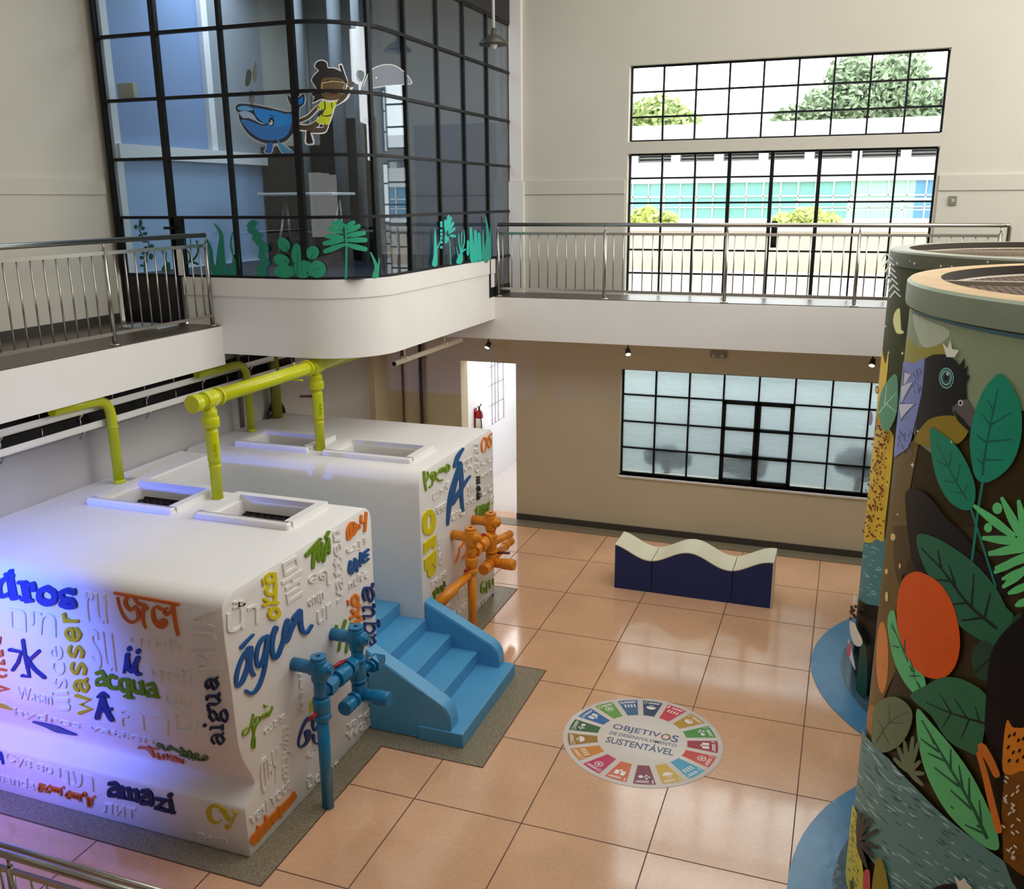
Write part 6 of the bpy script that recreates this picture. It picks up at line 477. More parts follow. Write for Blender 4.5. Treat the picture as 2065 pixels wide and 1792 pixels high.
def flat_to_surface(b2, sf, off0, off1, dst, mi):
    """b2: flat bmesh in surface units -> raised (off0 < off1) or flush (off0 is None) geometry added to bmesh dst"""
    su, sv = STEP[sf]
    for ax, st in ((0, su), (1, sv)):
        if not st or not b2.verts: continue
        lo = min(v.co[ax] for v in b2.verts); hi = max(v.co[ax] for v in b2.verts)
        k = math.ceil(lo/st)
        while k*st < hi:
            co = [0,0,0]; no = [0,0,0]; co[ax] = k*st; no[ax] = 1
            bmesh.ops.bisect_plane(b2, geom=list(b2.verts)+list(b2.edges)+list(b2.faces), plane_co=co, plane_no=no, dist=1e-6); k += 1
    top = {}; bot = {}
    for v in b2.verts: top[v] = dst.verts.new(surf(sf, v.co.x, v.co.y, off1 + v.co.z))
    if off0 is not None:
        for v in b2.verts:
            if any(e.is_boundary for e in v.link_edges): bot[v] = dst.verts.new(surf(sf, v.co.x, v.co.y, off0))
    for f in b2.faces:
        try: g = dst.faces.new([top[v] for v in f.verts]); g.material_index = mi
        except ValueError: pass
    if off0 is not None:
        for e in b2.edges:
            if e.is_boundary:
                a, b = e.verts
                try: g = dst.faces.new([top[a], top[b], bot[b], bot[a]]); g.material_index = mi
                except (ValueError, KeyError): pass
def shape_flat(kind, pts, zstep=.0):
    b2 = bmesh.new()
    if kind in 'PQ':
        q = smooth(pts, 3, True) if kind == 'P' else pts
        vs = [b2.verts.new((p[0], p[1], 0)) for p in q]
        f = b2.faces.new(vs); bmesh.ops.triangulate(b2, faces=[f])
    else:
        L = [p[:2] for p in pts]; R = [p[2:] for p in pts]
        if kind == 'S': L, R = smooth(L, 4, False), smooth(R, 4, False)
        for i in (0, -1):   # rounded ends
            j = 1 if i == 0 else -2
            l, r = L[i], R[i]; mx, my = (l[0]+r[0])/2, (l[1]+r[1])/2; ox, oy = mx-(L[j][0]+R[j][0])/2, my-(L[j][1]+R[j][1])/2
            d = math.hypot(ox, oy) or 1; w = math.hypot(l[0]-r[0], l[1]-r[1])*.32
            a = (mx+ox/d*w+(l[0]-mx)*.55, my+oy/d*w+(l[1]-my)*.55); b = (mx+ox/d*w+(r[0]-mx)*.55, my+oy/d*w+(r[1]-my)*.55)
            if i == 0: L.insert(0, a); R.insert(0, b)
            else: L.append(a); R.append(b)
        nl = max(len(L)-1, 1)
        A = [b2.verts.new((p[0], p[1], zstep*i/nl)) for i, p in enumerate(L)]; B = [b2.verts.new((p[0], p[1], zstep*i/nl)) for i, p in enumerate(R)]
        for k in range(len(A)-1):
            try: b2.faces.new((A[k], A[k+1], B[k+1], B[k]))
            except ValueError: pass
    return b2
PAINT = {'m bark':(124,99,42),'m bark dark':(89,67,26),'m beak':(105,97,93),'m bird blue':(140,154,221),'m bird pale':(227,227,249),'m black':(12,10,10),'m cream':(255,255,237),'m earth':(62,50,14),'m eye dark':(40,89,97),'m eye ring':(140,197,192),'m feather':(237,255,255),'m fern dark':(35,36,19),'m fleck':(255,229,148),'m jaguar':(255,156,40),'m jaguar brown':(146,93,20),'m jaguar yellow':(255,216,69),'m leaf deep':(48,118,83),'m leaf dim':(45,83,59),'m leaf grey':(124,143,105),'m leaf light':(110,221,143),'m leaf mid':(56,129,89),'m leaf night':(24,83,64),'m leaf pale':(203,243,203),'m leaf sea':(115,176,140),'m leaf teal':(18,156,121),'m leaf teal2':(20,148,113),'m leaf vein':(12,107,89),'m leaf vein2':(32,110,77),'m line blue':(83,124,135),'m mint':(110,227,138),'m moon':(255,255,176),'m night':(14,16,35),'m night green':(11,22,19),'m olive leaf':(164,151,28),'m olive pale':(170,164,61),'m orange':(255,104,14),'m pink':(251,99,115),'m plum':(162,129,176),'m red':(229,81,77),'m sage':(156,172,135),'m sage pale':(200,213,186),'m slate':(105,110,148),'m spot':(129,34,26),'m star':(255,255,255),'m stem':(24,146,118),'m tan':(249,156,73),'m tan dark':(197,132,51),'m throat':(162,138,20),'m throat dark':(93,89,26),'m twig':(243,140,48),'m umber':(19,13,7),'m vein grey':(75,97,69),'m vein night':(17,44,40),'m water':(110,164,162),'m water dark':(59,113,118),'m water light':(186,229,225),'m water2':(83,151,160),'m white petal':(255,255,255),'m yellow bird':(233,227,56),
'sea aqua':(30,186,166),'sea aqua dark':(34,160,138),'sea green':(26,150,112),'sea teal':(16,126,104),'sea teal dark':(10,82,72),'sticker black':(14,14,18),'sticker blue':(40,150,245),'sticker blue dark':(24,120,214),'sticker blue mid':(96,180,240),'sticker brown':(74,60,50),'sticker grey':(128,132,130),'sticker grey light':(176,184,184),'sticker navy':(12,30,70),'sticker pale':(168,196,232),'sticker red':(120,40,30),'sticker skin':(92,72,40),'sticker slate':(78,98,98),'sticker smoke':(112,120,132),'sticker tan':(190,174,112),'sticker white':(236,236,236),'sticker yellow':(190,204,24),
'word amber':(220,120,14),'word black':(22,24,30),'word blue':(14,84,150),'word green':(102,142,18),'word ink':(12,36,78),'word lime':(120,152,16),'word mustard':(206,184,22),'word navy':(14,48,116),'word olive':(92,122,24),'word orange':(228,124,24),'word royal':(10,56,148),'word rust':(206,100,22),'word teal':(16,84,140),'word yellow':(216,200,10)}
def paint(c):
    if c.startswith('m '): return mat('mural '+c[2:], PAINT[c], .45, var=.05, vscale=9, spec=.3)
    return mat(c, PAINT[c], .45)
LAYER = {}
def build_shape(rec, parent, thick=None):
    sf, name, label, data = rec
    bm = bmesh.new(); mats = []; base = .002 if thick else LAYER.get(sf, .002); off = base; ns = 0
    for part in data.split(';'):
        head, *nums = part.split(' '); kind = head[0]; col = COLS[int(head[1:])]
        n = [int(q)/1000 for q in nums]; st = 2 if kind in 'PQ' else 4
        pts = [tuple(n[i:i+st]) for i in range(0, len(n), st)]
        m = paint(col)
        if m not in mats: mats.append(m)
        if kind in 'PQ': off += .0004
        ns += 1; b2 = shape_flat(kind, pts, .0008 if thick else .00006)
        o1 = (thick or 0) + off + ((ns % 12)*.0009 if thick else .00005*(ns % 11))
        flat_to_surface(b2, sf, (-.004 if thick else None), o1, bm, mats.index(m)); b2.free()
    if not thick: LAYER[sf] = off + .0007
    if not thick:
        for f in bm.faces: f.smooth = sf in ('C1', 'C2', 'G')
        # paint faces outward
        bm.normal_update()
        for f in bm.faces:
            c = f.calc_center_median()
            if sf in CYL: o = Vector((c.x-CYL[sf][0], c.y-CYL[sf][1], 0))
            elif sf == 'G': o = Vector((c.x-(GX-.5), c.y-(GY+.5), 0)) if c.x > GX else Vector((0,-1,0))
            else: o = Vector((0,0,1))
            if f.normal.dot(o) < 0: f.normal_flip()
    else: bmesh.ops.recalc_face_normals(bm, faces=bm.faces)
    me = bpy.data.meshes.new(name); bm.to_mesh(me); bm.free()
    for m in mats: me.materials.append(m)
    o = bpy.data.objects.new(name, me); COL.objects.link(o); o.parent = parent; o.matrix_parent_inverse = Matrix.Translation(-wloc(parent))
    if label: o['label'] = label
    return o
def text_flat(body, offset=0.0, res=3):
    cu = bpy.data.curves.new('lettering', 'FONT'); cu.body = body; cu.resolution_u = res; cu.offset = offset
    ob = bpy.data.objects.new('lettering', cu); COL.objects.link(ob)
    bpy.context.view_layer.update()
    me = bpy.data.meshes.new_from_object(ob.evaluated_get(bpy.context.evaluated_depsgraph_get()))
    bpy.data.objects.remove(ob); bpy.data.curves.remove(cu)
    b2 = bmesh.new(); b2.from_mesh(me); bpy.data.meshes.remove(me)
    bmesh.ops.remove_doubles(b2, verts=b2.verts, dist=1e-5)
    return b2
def word(name, body, sf, quad, parent, m, thick, offset=0.0, label=None, off=.002):
    """lettering stretched over a parallelogram (bottom left, bottom right, top left) of a surface"""
    b2 = text_flat(body, offset)
    if not b2.verts: b2.free(); return None
    x0 = min(v.co.x for v in b2.verts); x1 = max(v.co.x for v in b2.verts); y0 = min(v.co.y for v in b2.verts); y1 = max(v.co.y for v in b2.verts)
    (ax, ay), (bx, by), (cx, cy) = quad
    for v in b2.verts:
        s = (v.co.x-x0)/max(x1-x0, 1e-6); t = (v.co.y-y0)/max(y1-y0, 1e-6)
        v.co = Vector((ax+(bx-ax)*s+(cx-ax)*t, ay+(by-ay)*s+(cy-ay)*t, 0))
    bm = bmesh.new(); flat_to_surface(b2, sf, (-.004 if thick else None), thick+off if thick else off, bm, 0); b2.free()
    bmesh.ops.recalc_face_normals(bm, faces=bm.faces)
    me = bpy.data.meshes.new(name); bm.to_mesh(me); bm.free(); me.materials.append(m)
    o = bpy.data.objects.new(name, me); COL.objects.link(o); o.parent = parent; o.matrix_parent_inverse = Matrix.Translation(-wloc(parent))
    if label: o['label'] = label
    return o

# ------------------------------------------------------------------ windows
clear_m = glass_mat('clear glass', (.97, .99, .98), .03)
room_glass_m = glass_mat('tinted room glass', (.80, .86, .90), .05)
def window(name, xs, zs, y=YB+.14, thick=(), w=.026, zthick=(), gm=None):
    mb = MB()
    x0, x1, z0, z1 = xs[0], xs[-1], zs[0], zs[-1]
    for i, x in enumerate(xs):
        t = .05 if i in thick else w; mb.box(x-t/2, x+t/2, y-.025, y+.025, z0, z1)
    for i, z in enumerate(zs):
        t = w; mb.box(x0, x1, y-.024, y+.024, z-t/2, z+t/2)
    o = struct(name, mb, black_m)
    struct('pane', MB().box(x0+.005, x1-.005, y-.004, y+.004, z0+.005, z1-.005), gm or clear_m, o)
    return o
w1 = window('window_1', [.125+i*(4.07/9) for i in range(10)], [5.895, 6.215, 6.55, 6.885])
w2 = window('window_2', [.125, .591, 1.059, 1.536, 2.114, 2.737, 3.223, 3.697, 4.185], [ZB+.02, 4.033, 4.371, 4.709, 5.034, 5.381, 5.705], thick=(3, 4, 5))
mb = MB().box(2.16, 2.24, YB+.07, YB+.11, 4.42, 4.78).box(2.17, 2.23, YB+.02, YB+.07, 4.47, 4.52).box(2.17, 2.23, YB+.02, YB+.07, 4.68, 4.73)
struct('door_handle', mb, black_m, w2)
w3 = window('window_3', [.10+i*.5075 for i in range(9)], [.94, 1.347, 1.767, 2.189, 2.585], gm=frosted_mat('frosted ripple glass'))
for q, (xa, xb) in enumerate(((1.6225, 2.13), (2.13, 2.6375))):
    mb = MB()
    for x in (xa+.02, xb-.02): mb.box(x-.026, x+.026, YB+.10, YB+.17, .94, 2.189)
    for z in (.965, 1.347, 1.767, 2.165): mb.box(xa, xb, YB+.10, YB+.17, z-.024, z+.024)
    struct('casement', mb, black_m, w3)
struct('sill', MB().box(.07, 4.19, YB-.02, YB+.12, .895, .925), white_m, w3)

# the glazed room
def gpt(s, z, off=0): return surf('G', s, z, off)
room = None
zr = [4.275, 4.93, 5.575, 6.21, 6.88, 7.53]; s_end = GX + GR*PI/2
def sY(y): return s_end + y - GY
sv = [-4.9, -4.10, -3.25, -2.38, -1.555, sY(3.67), sY(4.56), sY(5.38), sY(6.21), sY(7.12)]
mb = MB()
for i, s in enumerate(sv):
    w = .07 if i in (1, 3) else .04
    zb = ZB if i in (0, 1, 9, 8) else zr[0]
    a, b = Vector(gpt(s, zb)), Vector(gpt(s, zr[-1])); n = Vector(gpt(s, zb, 1))-a; t = Vector((-n.y, n.x, 0))
    vs = []
    for z in (zb, zr[-1]):
        for p, q in ((-1,-1),(1,-1),(1,1),(-1,1)): vs.append(mb.bm.verts.new((a.x+t.x*w/2*p+n.x*.03*q, a.y+t.y*w/2*p+n.y*.03*q, z)))
    for q in ((0,1,5,4),(1,2,6,5),(2,3,7,6),(3,0,4,7),(4,5,6,7),(3,2,1,0)): mb.face([vs[k] for k in q])
def g_strip(mb, s0, s1, z0, z1, off0, off1, st=.07):
    n = max(1, int(math.ceil((min(s1, s_end)-max(s0, GX))/st))) if s1 > GX and s0 < s_end else 1
    ss = sorted(set([s0, s1] + [GX + (s_end-GX)*k/16 for k in range(17)])); ss = [s for s in ss if s0 <= s <= s1]
    rows = []
    for s in ss: rows.append([mb.bm.verts.new(gpt(s, z, o)) for z, o in ((z0,off0),(z0,off1),(z1,off1),(z1,off0))])
    for A, B in zip(rows, rows[1:]):
        for k in range(4): mb.face([A[k], A[(k+1)%4], B[(k+1)%4], B[k]], False)
    mb.face(rows[0][::-1]); mb.face(rows[-1])
for z in zr: g_strip(mb, sv[0], sv[-1], z-.017, z+.017, -.028, .028)
g_strip(mb, sv[0], sv[1], ZB, ZB+.06, -.02, .02); g_strip(mb, sv[-2], sv[-1], ZB+.0, ZB+.14, -.02, .02)
room = struct('window_4', mb, black_m, label='black gridded glazing of the room on the left balcony')
mb = MB(); g_strip(mb, sv[0], sv[1], zr[0], zr[-1], -.004, .004); g_strip(mb, sv[1], sv[4], zr[0], zr[-1], -.004, .004)
for k in range(4, 9):
    # each flat side pane sits a touch askew in its frame
    n0 = len(mb.bm.verts); g_strip(mb, sv[k], sv[k+1], ZB+.14 if k == 8 else zr[0], zr[-1], -.004, .004); mb.bm.verts.ensure_lookup_table()
    for v in mb.bm.verts[n0:]:
        ym = GY + (max(sv[k], s_end)+sv[k+1])/2 - s_end
        if v.co.y > GY-.01: v.co.x += .0126*(v.co.y-ym)
struct('pane', mb, room_glass_m, room)
# door leaf in the glazing
dr = struct('door_1', MB().box(-4.88, -4.05, 2.475, 2.525, ZB+.02, zr[0]), kick_m, label='black door panel at the end of the left balcony')
struct('door_stile', MB().box(-4.11, -3.97, 2.47, 2.53, zr[0], zr[1]).box(-4.88, -4.84, 2.475, 2.525, zr[0], zr[1]), black_m, dr)
struct('door_handle', MB().box(-4.16, -4.04, 2.40, 2.42, 4.80, 4.83).box(-4.05, -4.03, 2.41, 2.48, 4.80, 4.83), black_m, dr)
mb = MB().bbox(-4.06, -3.98, 2.45, 2.47, 4.28, 4.60, .006)
tag(mb.build('paper_strip', white_m), 'narrow white strip fixed on the black door stile', 'sign')
mb = MB(); g_strip(mb, sv[-5]-.9, sv[-1], zr[-1]+.017, 8.6, -.02, .035); g_strip(mb, sv[0], sv[-5]-.9, zr[-1]+.017, 8.6, -.02, .035)
struct('trim_6', mb, mat('black bulkhead', (22, 22, 24), .6), label='black bulkhead above the glazed room')
# its inside
blue_wall = mat('room wall blue grey', (128, 152, 188), .6, var=.03, vscale=.8)
pale_blue = mat('room wall pale blue', (166, 194, 226), .6)
grey_wall = mat('room wall grey', (150, 154, 156), .6)
mb = MB().use(blue_wall).box(-4.98, -4.93, 2.62, 4.38, 5.76, 8.6).use(grey_wall).box(-4.98, -4.925, 4.38, 5.7, 5.76, 8.6).use(pale_blue).box(-4.98, -4.93, 2.56, 5.7, 4.265, 5.6).use(white_m).box(-4.98, -4.80, 2.56, 5.5, 5.6, 5.76).box(-4.98, -4.84, 2.535, 2.64, 4.265, 8.6).box(-4.97, -4.86, 4.34, 4.46, 5.76, 8.6)
struct('wall_glass_room_left', mb)
mb = MB().use(grey_wall).box(-5.9, -4.98, 5.65, 5.75, 4.265, 8.6).box(-4.98, -1.80, 7.08, 7.15, 4.265, 8.6).use(mat('room wall slate', (96, 112, 138), .6)).box(-3.2, -1.76, 7.05, 7.08, ZB, 6.2)
struct('wall_glass_room_rear', mb)
struct('ceiling_glass_room', MB().box(-5.3, -1.7, 2.6, YB, 8.6, 8.7), mat('room ceiling', (170, 172, 172), .8))
mb = MB().box(-4.9, -3.06, 5.5, 5.58, 4.265, 5.86).box(-3.9, -3.02, 5.47, 5.5, 4.265, 6.2)
p = tag(mb.build('partition_screen', mat('black partition', (7, 7, 9), .7, spec=.2)), 'black partition screen standing inside the glazed room', 'screen')
mb = MB()
for x, y in ((-4.0, 5.2), (-3.45, 5.25), (-3.0, 5.0)): mb.tube([(x, y, 4.27), (x, y, 8.55)], .055 if x > -3.4 else .09, 14)
struct('column_glass_room', mb, mat('room column grey', (112, 114, 114), .6))
struct('floor_glass_room', MB().box(-4.9, -1.8, 2.62, 7.05, 4.266, 4.274), mat('room floor dark', (34, 38, 50), .5))
tb = thing('folding_table', 'pale folding table seen through the glass of the room', 'table', (-3.5, 4.4, 4.265))
MB().bbox(-4.05, -2.95, 4.1, 4.7, 5.17, 5.205, .008).build('table_top', white_m, tb)
for x in (-3.9, -3.1):
    MB().tube([(x, 4.2, 4.27), (x+.08, 4.4, 5.17)], .016, 8).tube([(x, 4.6, 4.27), (x+.08, 4.4, 5.17)], .016, 8).build('leg', steel_m, tb)
t = thing('tube_lamp', 'slim white ceiling tube lamp inside the glazed room', 'lamp', (-4.1, 3.9, 8.2))
MB().box(-4.13, -4.07, 3.0, 4.8, 8.2, 8.25).box(-4.11, -4.09, 3.4, 3.42, 8.25, 8.6).box(-4.11, -4.09, 4.4, 4.42, 8.25, 8.6).build('body', white_m, t)
bx = thing('junction_box', 'small beige box hung on the glazed room wall, behind the top left panes', 'box', (-4.6, 2.56, 6.3))
MB().bbox(-4.72, -4.49, 2.53, 2.6, 6.24, 6.40, .008).build('case', mat('beige plastic', (196, 184, 156), .5), bx)

for rec in SHAPES:
    if rec[0] == 'G': build_shape(rec, room)

# ------------------------------------------------------------------ the two white tanks
def tank(name, label, outline, x0, x1, hatches, sf):
    """outline: closed (y,z) outline swept along x; hatches sunk with a boolean"""
    mb = MB(); mb.prism(outline, x0, x1, 'x')
    o = mb.build(name + '_raw', tank_m)
    cut = MB()
    for h in hatches:
        xa, xb, ya, yb = h; d = .07
        A = [cut.bm.verts.new(p) for p in ((xa+d,ya+d,1.93),(xb-d,ya+d,1.93),(xb-d,yb-d*.3,1.93),(xa+d,yb-d*.3,1.93))]
        B = [cut.bm.verts.new(p) for p in ((xa,ya,2.5),(xb,ya,2.5),(xb,yb,2.5),(xa,yb,2.5))]
        for k in range(4): cut.face([A[k], A[(k+1)%4], B[(k+1)%4], B[k]])
        cut.face(A[::-1]); cut.face(B)
    c = cut.build('hatch_cut', tank_m)
    bv = o.modifiers.new('soft edges', 'BEVEL'); bv.width = .018; bv.segments = 2; bv.limit_method = 'ANGLE'; bv.angle_limit = math.radians(35)
    md = o.modifiers.new('hatches', 'BOOLEAN'); md.object = c; md.operation = 'DIFFERENCE'; md.solver = 'EXACT'
    bpy.context.view_layer.update()
    me = bpy.data.meshes.new_from_object(o.evaluated_get(bpy.context.evaluated_depsgraph_get()))
    bpy.data.objects.remove(o); bpy.data.objects.remove(c)
    me.name = 'body'; me.materials.clear(); me.materials.append(tank_m)
    for p in me.polygons: p.use_smooth = True
    me.set_sharp_from_angle(angle=math.radians(32))
    root = thing(name, label, 'tank', ((x0+x1)/2, (outline[0][0]+outline[len(outline)//2][0])/2, 0))
    b = bpy.data.objects.new('body', me); COL.objects.link(b); b.parent = root; b.matrix_parent_inverse = Matrix.Translation(-wloc(root))
    for xa, xb, ya, yb in hatches:
        mb = MB(); w = .085; zt = 2.345
        for q in ((xa-w, xb+w, ya-w, ya), (xa-w, xb+w, yb, yb+w), (xa-w, xa, ya, yb), (xb, xb+w, ya, yb)): mb.bbox(q[0], q[1], q[2], q[3], 2.27, zt, .022, 2)
        rim = mb.build('hatch_rim', tank_m, root)
        mb = MB(); X0, X1, Y0, Y1 = xa+.06, xb-.06, ya+.06, yb-.02
        k = 0.0; zg = 2.17 if sf == 'T1R' else 2.0
        while k < (X1-X0)+(Y1-Y0):
            for s in (1, -1):
                p0 = (X0+max(0, k-(Y1-Y0)), Y0+min(k, Y1-Y0)); p1 = (X0+min(k, X1-X0), Y0+max(0, k-(X1-X0)))
                if s < 0: p0 = (X0+X1-p0[0], p0[1]); p1 = (X0+X1-p1[0], p1[1])
                mb.tube([(p0[0], p0[1], zg), (p1[0], p1[1], zg)], .009, 4, False)
            k += .085
        mb.box(X0, X1, Y0-.012, Y0, zg-.015, zg+.015).box(X0, X1, Y1, Y1+.012, zg-.015, zg+.015)
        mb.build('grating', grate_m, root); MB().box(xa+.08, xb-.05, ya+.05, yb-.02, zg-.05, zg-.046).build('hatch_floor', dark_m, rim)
    return root
def rounded_top(y, z, r, front, n=6):
    pts = []
    for k in range(n+1):
        a = PI/2*k/n
        pts.append((y+(r-r*math.cos(a)), z-r+r*math.sin(a)) if front else (y-(r-r*math.sin(a)), z-r+r*math.cos(a)))
    return pts
out1 = [(yy, zz) for zz, yy in PROF[::-1] if zz < 2.2] + [(-1.236, 2.215), (-1.205, 2.25), (-1.15, 2.275), (-1.08, 2.285)] + rounded_top(1.05, 2.285, .16, False) + [(1.04, 0.8), (1.03, 0)]
t1 = tank('water_tank', 'white word-covered tank nearest the viewer, with a stepped foot, lit blue at the left', out1, -4.0, -.91, [(-3.44, -2.60, .24, .80), (-2.17, -1.33, .23, .74)], 'T1R')
out2 = [(2.09, 0)] + rounded_top(2.09, 2.285, .17, True) + rounded_top(4.30, 2.285, .14, False) + [(4.28, 0)]
t2 = tank('water_tank', 'white word-covered tank behind the blue stairs, in front of the doorway', out2, -3.98, -.90, [(-3.42, -2.58, 2.54, 3.02), (-2.20, -1.24, 2.50, 2.98)], 'T2R')
pw = MB().bbox(-3.98, -3.53, 1.052, 2.088, 0, 2.285, .02).build('white_parapet', tank_m)
tag(pw, 'white parapet block closing the gap between the two tanks at the wall', 'parapet')
for rec in SHAPES:
    if rec[0] in ('T1R', 'T1F'): build_shape(rec, t1, .010)
    elif rec[0] == 'T2R': build_shape(rec, t2, .010)
for sf, body, quad in RELIEF: word('relief_word', body, sf, quad, t1 if sf[1] == '1' else t2, relief_m, .011)

# ------------------------------------------------------------------ blue stairs
st = thing('staircase', 'blue painted stairs rising between the two white tanks', 'stairs', (-.4, 1.5, 0))
fx = [.11, -.27, -.58, -.875, -1.19, -1.52, -1.85]; h = .152
mb = MB()
mb.bbox(-.36, .11, .78, 2.27, 0, h, .008)
for k in range(1, 7):
    xb = fx[k+1]-.05 if k < 6 else -3.525
    y0, y1 = (.984, 2.116) if fx[k] > -.9 else (1.053, 2.088)
    if k == 3: mb.box(-.898, fx[k], .984, 2.116, 0, h*(k+1)); mb.box(xb, -.898, 1.053, 2.088, 0, h*(k+1))
    else: mb.box(xb, fx[k], y0, y1, 0, h*(k+1))
mb.build('steps', blue_m, st)
def curb(x0, ztop, ya, yb):
    pts = [(x0, 0), (x0, ztop)]
    pts += [(-.12, .415), (-.07, .375), (-.035, .31), (-.02, .235), (-.02, .16), (-.02, 0)]
    mb = MB(); mb.prism(pts, ya, yb, 'y')
    es = [e for e in mb.bm.edges if abs(e.verts[0].co.y-e.verts[1].co.y) < 1e-6]
    bmesh.ops.bevel(mb.bm, geom=es, offset=.012, segments=2, affect='EDGES')
    return mb.build('side_wall', blue_m, st, sharp=35)
curb(-.908, .86, .80, .985); curb(-.898, .80, 2.115, 2.285)

# ------------------------------------------------------------------ pipes
def collar(mb, p, ax, r, l):
    d = {'x': (1,0,0), 'y': (0,1,0), 'z': (0,0,1)}[ax]; d = Vector(d); p = Vector(p)
    mb.tube([p-d*l/2, p-d*l/2*.8, p+d*l/2*.8, p+d*l/2], [r*.93, r, r, r*.93], 16)
def hexnut(mb, p, ax, r, l):
    d = Vector({'x': (1,0,0), 'y': (0,1,0), 'z': (0,0,1)}[ax]); p = Vector(p); n0 = len(mb.bm.faces)
    mb.tube([p-d*l/2, p+d*l/2], r, 6); mb.bm.faces.ensure_lookup_table()
    for f in mb.bm.faces[n0:]: f.smooth = False
def lever(parent, base, tip, m=red_m):
    b, t = Vector(base), Vector(tip); mb = MB(); mb.tube([b, b+(t-b)*.3+Vector((0,0,.012)), t+Vector((0,0,.01))], [.012, .02, .016], 8)
    o = mb.build('lever', m, parent); o['label'] = 'red valve lever'; return o
def pipe_rig(name, label, m, X, XW, ya, yb, za, zb, extra):
    root = thing(name, label, 'pipe', (X, ya, 0))
    mb = MB()   # standing pipe with tee and wall stub
    mb.tube([(X, ya, 0), (X, ya, .93)], .052, 18); collar(mb, (X, ya, .89), 'z', .078, .05); collar(mb, (X, ya, 1.0), 'z', .075, .12); collar(mb, (X, ya, .95), 'z', .068, .2)
    mb.tube([(X, ya, .93), (X, ya, za-.03)], .056, 18); collar(mb, (X, ya, za-.1), 'z', .072, .2)
    mb.build('standing_pipe', m, root)
    def stub(y, z):
        mb = MB(); mb.tube([(XW+.002, y, z), (X+.1, y, z)], .058, 18); collar(mb, (X, y, z), 'x', .068, .17); mb.tube([(X+.07, y, z), (X+.115, y, z)], .045, 14); hexnut(mb, (X+.12, y, z), 'x', .03, .02)
        o = mb.build('wall_tee', m, root); return o
    for y, z in ((ya, za-.09), (yb, zb-.09)):
        stub(y, z)
        mb = MB(); collar(mb, (X, y, z+.075), 'z', .06, .04); collar(mb, (X, y, z+.105), 'z', .068, .025)
        o = mb.build('end_cap', m, root)
        MB().tube([(X, y, z+.1165), (X, y, z+.119)], .02, 12).build('hole', dark_m, o)
    mb = MB(); mb.tube([(X, yb, .72), (X, yb, zb-.03)], .056, 18); collar(mb, (X, yb, zb-.1), 'z', .07, .2); collar(mb, (X, yb, 1.0), 'z', .072, .2); collar(mb, (X, yb, .90), 'z', .078, .03); collar(mb, (X, yb, 1.1), 'z', .078, .03); collar(mb, (X, yb, .78), 'z', .07, .16)
    mb.build('hanging_pipe', m, root)
    mb = MB(); zc = 1.10
    mb.tube([(X, ya, zc), (X, yb, zc)], .05, 16); hexnut(mb, (X, ya+.12, zc), 'y', .085, .09); collar(mb, (X, ya+.2, zc), 'y', .062, .05); collar(mb, (X, ya+.33, zc), 'y', .085, .17); hexnut(mb, (X, yb-.13, zc), 'y', .08, .07); collar(mb, (X, yb-.18, zc), 'y', .085, .02)
    mb.build('cross_pipe', m, root)
    mb = MB(); mb.tube([(X, yb, .75), (X+.31, yb, .75)], .062, 18); collar(mb, (X+.22, yb, .75), 'x', .07, .16); mb.build('outlet', m, root)
    mb = MB(); mb.tube([(X, yb, .75), (X, yb-.27, .75)], .056, 18); collar(mb, (X, yb-.21, .75), 'y', .07, .13); collar(mb, (X, yb-.1, .75), 'y', .072, .04); mb.build('outlet', m, root)
    lever(root, (X, yb-.2, zc+.085), (X-.02, yb-.40, zc+.10)); lever(root, (X, ya-.06, .945), (X-.02, ya-.16, .93))
    extra(root, m)
    return root
def blue_extra(root, m):
    mb = MB(); mb.tube([(-.66, .22, .98), (-.60, .36, .98)], .035, 12); hexnut(mb, (-.59, .40, .98), 'y', .075, .08); collar(mb, (-.60, .34, .98), 'y', .055, .03); hexnut(mb, (-.57, .44, 1.0), 'x', .06, .09); mb.build('side_valve', m, root)
    MB().tube([(-.64, .28, .965), (-.60, .30, .90)], .012, 8).build('lever', dark_m, root)
pipe_rig('plumbing_rig', 'blue valve pipes standing before the nearest tank', pipe_blue_m, -.66, -.91, -.41, .22, 1.42, 1.40, blue_extra)
def orange_extra(root, m):
    mb = MB(); mb.tube([(-.66, 2.92, .875), (-.735, 2.62, .795), (-.745, 2.58, .785), (-.825, 2.29, .70)], [.05, .05, .066, .066], 16); mb.build('long_pipe', m, root)
    mb = MB(); mb.tube([(-.66, 3.56, .78), (-.66, 4.26, .78)], .05, 16); collar(mb, (-.66, 4.06, .78), 'y', .058, .04); collar(mb, (-.66, 4.24, .78), 'y', .058, .06); mb.build('long_pipe', m, root)
    mb = MB(); mb.tube([(-.66, 3.56, 1.0), (-.55, 3.95, 1.0)], .05, 14); mb.build('side_valve', m, root)
    lever(root, (-.6, 3.6, .86), (-.44, 3.63, .86), mat('lever maroon', (96, 24, 24), .4))
pipe_rig('plumbing_rig', 'orange valve pipes standing before the tank behind the stairs', pipe_orange_m, -.66, -.90, 2.92, 3.56, 1.40, 1.37, orange_extra)

